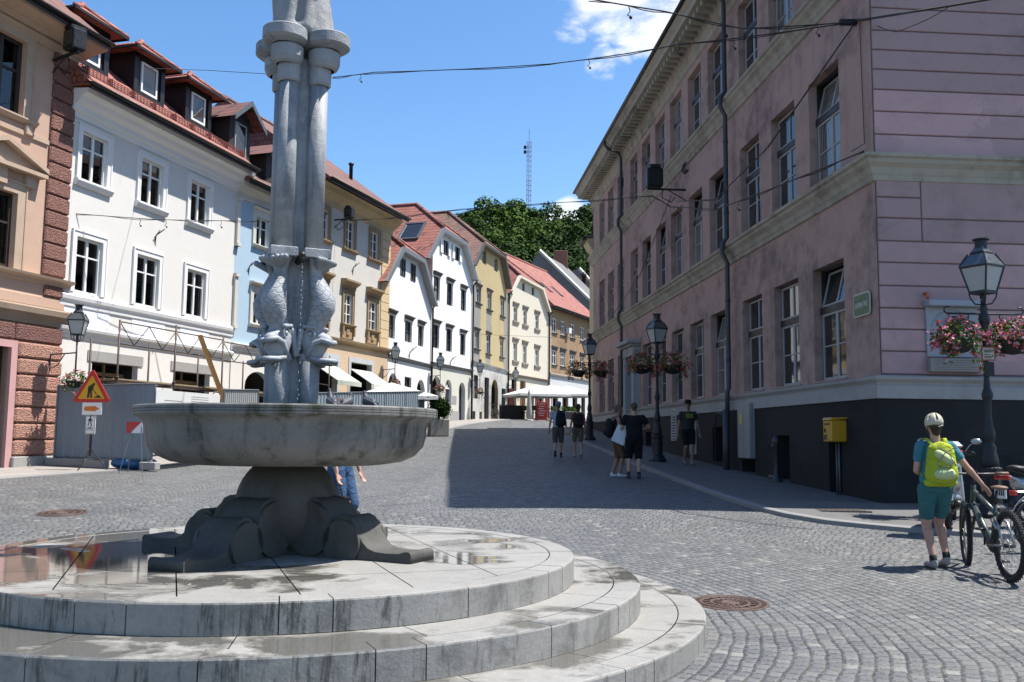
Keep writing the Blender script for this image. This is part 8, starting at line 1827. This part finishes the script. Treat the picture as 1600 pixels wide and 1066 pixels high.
    if rack:
        mb = MB(); [mb.tube([(-.30, y, .74), (.18, y, .76)], .008, 5) for y in (-.06, 0, .06)]; [mb.tube([(-.1, y, .74), (0, y, .36)], .007, 5) for y in (-.07, .07)]; mb.build('rack', M_alu, t)
        mb = MB(); mb.smooth = True
        for cx in (0, wb): mb.tube([(cx + (wr + .035) * math.cos(R(a)), 0, wr + (wr + .035) * math.sin(R(a))) for a in range(10, 191, 12)], .022, 6, flat=(.3, 1.2))
        mb.build('mudguard', M_alu, t); mb = MB(); mb.bbox(-.34, -.30, -.05, .05, .70, .76, .005); mb.build('rear_light', M_tri, t)
    return t
M_ebf = plain('grey_green_frame', (.075, .095, .085), .35, .3); M_tan = plain('tan_leather', (.22, .13, .09), .6)
Bk0 = V(5.07, 9.56, 0); Bk0.z = gz(Bk0.x, Bk0.y) + .005
bicycle('grey green electric mountain bike with knobbly tyres held by the woman', Bk0, R(84), M_ebf, .36, True, grip=M_tan, lean=R(0), steer=R(-13))
p = V(6.45, 11.5, gz(6.45, 11.5) + .0); bicycle('city bicycle with mudguards and red rear light at the right edge of the photo', p, R(12), M_blk, .34, rack=True)
for (x, y, lb, rz) in ((770, 656, 'dark bicycle leaning by the cellar windows of the yellow house', 75), (788, 655.5, 'dark bicycle leaning beside the arched gateway', 70)):
    q = at(x, y, 60.5 if x < 780 else 64.5); n = hn(A3_); hq = hpt(P3_, A3_, 3.3 if x < 780 else 7.0, .5, 0); hq.z = gz(hq.x, hq.y) + .03; bicycle(lb, hq, R(rz), M_blk, .34, hb=1.0)
M_sil = plain('silver_bodywork', (.42, .43, .45), .3, .5, coat=.4); M_redl = plain('red_tail_lens', (.5, .01, .015), .2); M_seat = plain('black_vinyl', (.015, .015, .016), .55)
def scooter(label, loc, rz, box=True, body=None, name='motor_scooter'):
    t = thing(name, label, 'scooter', loc, rz, 'parked scooters'); body = body or M_sil
    wheel(t, (0, 0, .24), .24, .05, spokes=8, disc=False); wheel(t, (1.28, 0, .24), .24, .05, spokes=8)
    mb = MB(); mb.smooth = True; mb.cap((-.12, 0, .62), .13, (.35, 0, .58), .17, flat=(1, .8), side=(0, 1, 0)); mb.cap((-.2, 0, .68), .07, (-.38, 0, .74), .05, flat=(1.3, .6), side=(0, 1, 0)); mb.cap((.35, 0, .40), .16, (.75, 0, .30), .13, flat=(1.2, .5), side=(0, 1, 0)); bake(fixn(mb.build('rear_body', body, t, remesh=.018)))
    mb = MB(); mb.smooth = True; mb.cap((.98, 0, .35), .16, (1.04, 0, .88), .13, flat=(1.25, .6), side=(0, 1, 0)); mb.cap((1.05, 0, .85), .14, (1.12, 0, 1.0), .10, flat=(1.2, .9), side=(0, 1, 0)); mb.cap((1.15, 0, .46), .09, (1.36, 0, .44), .07, flat=(1, .8), side=(0, 1, 0)); bake(fixn(mb.build('front_fairing', body, t, remesh=.018)))
    mb = MB(); mb.smooth = True; mb.cap((-.18, 0, .84), .10, (.10, 0, .80), .12, flat=(1.3, .5), side=(0, 1, 0)); mb.cap((.12, 0, .78), .13, (.46, 0, .76), .11, flat=(1.2, .5), side=(0, 1, 0)); bake(fixn(mb.build('seat', M_seat, t, remesh=.015)))
    mb = MB(); mb.smooth = True; mb.tube([(1.02, -.36, 1.04), (1.05, -.2, 1.03), (1.08, 0, 1.0), (1.05, .2, 1.03), (1.02, .36, 1.04)], .016, 8); [mb.tube([(1.02, s * .36, 1.04), (1.03, s * .24, 1.035)], .022, 8) for s in (-1, 1)]; [mb.tube([(1.09, s * .25, 1.04), (1.10, s * .24, 1.08), (1.04, s * .36, 1.05)], .007, 5) for s in (-1, 1)]; hb = mb.build('handlebar', M_blk, t)
    for s in (-1, 1): mb = MB(); mb.smooth = True; mb.tube([(1.06, s * .2, 1.04), (1.05, s * .28, 1.16), (1.05, s * .33, 1.20)], .008, 5); mb.ball((1.05, s * .37, 1.22), (.025, .075, .045), 12, 8); mb.build('mirror', M_alu, hb)
    mb = MB(); [mb.tube([(1.10, s * .07, .75), (1.28, s * .08, .24)], .022, 6) for s in (-1, 1)]; mb.cap((.1, .12, .30), .07, (-.05, .14, .3), .06); mb.tube([(.3, 0, .3), (1.1, 0, .5), (1.12, 0, .78)], .03, 6); mb.tube([(1.10, -.09, .75), (1.10, .09, .75)], .02, 6); mb.tube([(.1, 0, .3), (.1, .14, .3)], .04, 6); mb.cap((.25, -.12, .30), .05, (-.25, -.15, .36), .055); mb.tube([(.25, 0, .3), (.25, -.12, .3)], .03, 6); mb.cap((.2, 0, .3), .12, (.5, 0, .32), .1, flat=(1.2, .8)); mb.tube([(.35, .12, .25), (.42, .2, .02)], .012, 5); mb.build('engine', M_blk, t)
    mb = MB(); mb.bbox(-.45, -.40, -.13, .13, .68, .75, .01); mb.build('tail_light', M_redl, t)
    mb = MB(); mb.bbox(-.47, -.45, -.10, .10, .42, .58, .004); pl_ = mb.build('number_plate', M_white, t); mb = MB(); [mb.box(-.474, -.4705, -.07 + .035 * i, -.05 + .035 * i, .46, .54) for i in range(4)]; mb.build('plate_marks', M_blackw, pl_)
    mb = MB(); mb.smooth = True; mb.tube([(-.36 * math.cos(R(a)) * .75, 0, .24 + .29 * math.sin(R(a))) for a in range(10, 120, 12)], .06, 6, flat=(.3, 1)); mb.build('mudguard', M_blk, t)
    if box:
        b = thing('top_box', 'silver and black top case with red strip on the rear of the left scooter', 'top box', (0, 0, 0)); b.location = Matrix.Translation(loc) @ Matrix.Rotation(rz, 4, 'Z') @ V(-.32, 0, .92); b.rotation_euler = (0, 0, rz)
        mb = MB(); mb.bbox(-.21, .21, -.25, .25, 0, .14, .04); mb.build('lower_shell', M_sil, b); mb = MB(); mb.bbox(-.20, .20, -.24, .24, .175, .30, .06); mb.build('lid', M_sil, b); mb = MB(); mb.bbox(-.215, .19, -.235, .235, .135, .18, .01); mb.build('red_strip', M_redl, b)
    return t
p = V(6.15, 13.2, gz(6.15, 13.2)); p.z = gz(p.x, p.y) + PAVH; scooter('silver and black motor scooter with a top box behind the woman', p, R(62))
p = V(7.35, 13.35, 0); p.z = gz(p.x, p.y) + PAVH; scooter('silver and black motor scooter parked behind the street lamp, right of the other scooter', p, R(18), False)
# ================================================================ cafe terrace and greenery
def parasol(x, y, w, zt, label, square=True, closed=False, hgt=2.5):
    g0 = gz(x, y); t = thing('parasol', label, 'parasol', (x, y, g0), R(20), 'white cafe parasols'); n = 4 if square else 8; H = zt - g0
    mb = MB(); mb.smooth = True; mb.tube([(0, 0, 0), (0, 0, H - .02)], .028, 8); mb.build('pole', M_alu, t); mb = MB(); mb.lathe([(.32, 0), (.30, .06), (.06, .10), (.05, .25)], 16); mb.build('base', plain('pale_base', (.5, .5, .48), .7), t)
    M_canv = cloth('white_canvas', (.62, .62, .60), .06)
    if closed: mb = MB(); mb.smooth = True; vs = []; prof = [(.03, H), (.09, H - .25), (.15, H - 1.0), (.20, H - 1.7), (.17, H - 1.85)]; mb.lathe(prof, 12); o = mb.build('canopy', cloth('grey_white_canvas', (.45, .43, .41), .1), t)
    else:
        mb = MB(); k = n * 4; rr = w / 2 / math.cos(math.pi / n); vs = [V(0, 0, H)]
        for j, f in enumerate((.33, .66, 1.0)):
            for i in range(k): a = 2 * math.pi * i / k + math.pi / n; q = (a % (2 * math.pi / n)); q = abs((i % 4) - 0) ; ap = math.cos(math.pi / n) / math.cos(((i % 4) / 4) * 2 * math.pi / n - math.pi / n) ; sag = .02 * math.sin(math.pi * ((i % 4) / 4)); vs.append(V(math.cos(a) * rr * f * ap, math.sin(a) * rr * f * ap, H - (H - hgt + .35) * 0 - .62 * f * (w / 3.4) - sag))
        fs = [(0, 1 + i, 1 + (i + 1) % k) for i in range(k)] + [(1 + j * k + i, 1 + (j + 1) * k + i, 1 + (j + 1) * k + (i + 1) % k, 1 + j * k + (i + 1) % k) for j in range(2) for i in range(k)]
        b = len(vs); vs += [V(v.x, v.y, v.z - .16) for v in vs[1 + 2 * k:1 + 3 * k]]; fs += [(1 + 2 * k + i, b + i, b + (i + 1) % k, 1 + 2 * k + (i + 1) % k) for i in range(k)]; mb.add(vs, fs); mb.build('canopy', M_canv, t)
        mb = MB(); [mb.tube([(0, 0, H - .8), (math.cos(2 * math.pi * i / n + math.pi / n) * rr * .55, math.sin(2 * math.pi * i / n + math.pi / n) * rr * .55, H - .62 * .55 * (w / 3.4) - .03)], .012, 4) for i in range(n)]; mb.build('ribs', M_alu, t)
    return t
p = at(612, 598, 41.5); parasol(p.x, p.y, 3.4, p.z, 'white square parasol behind the corrugated fence near the small white house')
for k, (px, py, d) in enumerate(((838, 601.5, 62), (862, 601.5, 65), (886, 603, 69))):
    p = at(px, py, d); parasol(p.x, p.y, 3.6, p.z, 'white cafe parasol, ' + ('nearest of the three in the row', 'middle of the three in the row', 'farthest of the three in the row')[k])
p = at(827, 607, 57.5); parasol(p.x, p.y, 1, p.z, 'folded grey white parasol standing before the cafe terrace', closed=True)
p = at(646, 605, 43); parasol(p.x, p.y, 1, p.z, 'folded dark parasol tip behind the fence', closed=True)
def gpt(px, d, off=0.0): p = at(px, 600, d); return V(p.x, p.y, gz(p.x, p.y) + off)
def planter(px, d, label, w=1.1, col=(.02, .02, .022), green=True, h=.8, sd=1):
    P = gpt(px, d); t = thing('cafe_planter', label, 'planter', P, R(25), 'cafe planters'); mb = MB(); mb.bbox(-w / 2, w / 2, -.2, .2, 0, h, .02); mb.build('box', plain('planter_%02d' % int(col[0] * 99), col, .7), t)
    if green:
        rnd = random.Random(sd); mb = MB(); [mb.leaf((rnd.uniform(-w / 2, w / 2), rnd.uniform(-.2, .2), h + rnd.uniform(-.02, .35)), .09, rnd) for _ in range(160)]; mb.build('foliage', M_leafG, t)
for i, (px, d, w, lb, gr) in enumerate(((800, 62.5, 1.7, 'long black cafe windbreak box left of the folded parasol', False), (872, 60.5, 1.0, 'leafy planter right of the red menu board', True), (886, 60, 1.0, 'green planter beside the walking couple', True), (899, 61, 1.0, 'rightmost leafy cafe planter', True))): planter(px, d, lb, w, green=gr, h=.95 if not gr else .55, sd=i)
def cafe_set(px, d, label, rz, sd):
    P = gpt(px, d); t = thing('cafe_table', 'small round dark cafe table, ' + label, 'table', P, rz, 'cafe tables'); mb = MB(); mb.lathe([(.34, .72), (.35, .73), (.35, .75), (.001, .755)], 20); mb.build('table_top', M_dkwood, t); mb = MB(); mb.lathe([(.22, 0), (.2, .02), (.03, .05), (.025, .72)], 10); mb.build('pedestal', M_iron, t)
    for k in range(2):
        a = rz + k * math.pi; q = P + V(math.cos(a) * .62, math.sin(a) * .62, 0); c = thing('cafe_chair', 'dark cafe chair on the %s side of the table %s' % ('near' if math.sin(a) < 0 else 'far', label), 'chair', q, a - R(90), 'cafe chairs')
        mb = MB(); mb.bbox(-.21, .21, -.21, .21, .43, .47, .01); mb.build('seat', M_dkwood, c); mb = MB(); mb.bbox(-.21, .21, -.23, -.20, .6, .92, .01); [mb.tube([(s * .2, -.215, .45), (s * .2, -.225, .92)], .013, 5) for s in (-1, 1)]; mb.build('backrest', M_dkwood, c)
        for sx in (-1, 1):
            for sy in (-1, 1): mb = MB(); mb.tube([(sx * .2, sy * .2, 0), (sx * .19, sy * .19, .44)], .013, 5); mb.build('leg', M_iron, c)
cafe_set(815, 63, 'left of the folded parasol', R(-60), 1); cafe_set(838, 61.5, 'right of the folded parasol', R(240), 2); cafe_set(858, 64, 'behind the red menu board', R(-50), 3); cafe_set(888, 66, 'under the farthest parasol', R(250), 4)
P = gpt(847, 57.5); t = thing('menu_board', 'red menu board with pale lettering standing on the cobbles before the cafe', 'menu board', P, R(8)); mb = MB(); mb.bbox(-.32, .32, -.03, .03, .06, 1.16, .01); [mb.box(sx * .3 - .02, sx * .3 + .02, -.15, .15, 0, .06) for sx in (-1, 1)]; mb.build('panel', plain('menu_red', (.45, .03, .03), .4), t)
mb = MB(); [mb.box(-.22 + .03 * (k % 2), .22 - .05 * (k % 3), -.035, -.031, 1.0 - k * .14, 1.05 - k * .14) for k in range(6)]; mb.build('pale_text', plain('menu_text', (.6, .5, .45), .6), t)
for s_, lb in ((.2, 'left'), (5.6, 'middle'), (7.8, 'right')):
    P = hpt(P4_, A4_, s_, .09, gz(*hpt(P4_, A4_, s_, 0, 0).xy) + .1); mb = MB(); mb.box(P.x - .25, P.x + .25, P.y - .02, P.y + .02, P.z, P.z + 2.1); tag(mb.build('red_banner', plain('faded_red_banner', (.5, .14, .12), .7)), 'faded red vertical banner on the pale cream house front, %s one' % lb, 'banner', 'red banners at the cafe')
# potted shrub at the end of the fence
P = gpt(686, 41.2); t = thing('potted_shrub', 'dense dark green shrub in a square stone planter at the end of the fence', 'shrub', P, R(15)); mb = MB(); mb.bbox(-.42, .42, -.42, .42, 0, .75, .03); mb.box(-.36, .36, -.36, .36, .70, .74); mb.build('planter', stucco('planter_stone', (.40, .36, .31), (.25, .22, .2), .6), t)
rnd = random.Random(9); mb = MB()
for k in range(26):
    a_ = rnd.uniform(0, 6.28); q_ = rnd.uniform(.1, .42); c = V(math.cos(a_) * q_, math.sin(a_) * q_, 1.15 + rnd.uniform(-.28, .42) * (1.2 - q_)); [mb.leaf(c + V(rnd.gauss(0, .09), rnd.gauss(0, .09), rnd.gauss(0, .09)), .09, rnd) for _ in range(240)]
mb.build('foliage', M_leafB, t); mb = MB(); mb.tube([(0, 0, .7), (.02, 0, 1.4)], .04, 6); mb.build('stem', M_bark, t)
# ---------------------------------------------------------------- albedo calibration: one real-world base colour scale per material
ALB = {'cobblestones': .51, 'fountain_steps_marble': .55, 'column_marble': .66, 'dolphin_scale_marble': .66, 'dolphin_head_marble': .66, 'rough_statue_marble': .66, 'basin_marble': .62, 'base_marble': .46, 'dusty_pink_render': 1.12, 'lilac_pink_render': 1.15, 'greyed_pink_render': 1.15, 'groove_shadow_render': 1.0001, 'rusticated_pink_stone': 1.05, 'rusticated_brown_stone': .9, 'right': 1,
       'white_window_paint': .95, 'bright_white_render': .88, 'white_render': .86, 'white_trim': .88, 'fresh_white_patch': .9, 'white_canvas': 1.0, 'light_skin': .8, 'window_glass': 1, 'frosted_lamp_glass': .8, 'charcoal_plinth': .6, 'pavement_stone': .55, 'left_pavement_stone': .75, 'broadleaf_foliage': .62, 'dark_foliage': .62, 'basket_foliage': .8, 'wooded_hill_ground': .7, 'galvanised_hoarding': .75}
for m_ in list(bpy.data.materials):
    nt = m_.node_tree
    if not nt or 'Principled BSDF' not in nt.nodes: continue
    f = ALB.get(m_.name, .74)
    if f == 1: continue
    inp = nt.nodes['Principled BSDF'].inputs['Base Color']
    if inp.links:
        src = inp.links[0].from_socket; mx = nt.nodes.new('ShaderNodeMix'); mx.data_type = 'RGBA'; mx.blend_type = 'MULTIPLY'; mx.inputs[0].default_value = 1.0
        nt.links.new(src, mx.inputs[6]); mx.inputs[7].default_value = (f, f, f, 1); nt.links.new(mx.outputs[2], inp)
    else:
        c = inp.default_value; inp.default_value = (c[0] * f, c[1] * f, c[2] * f, 1)
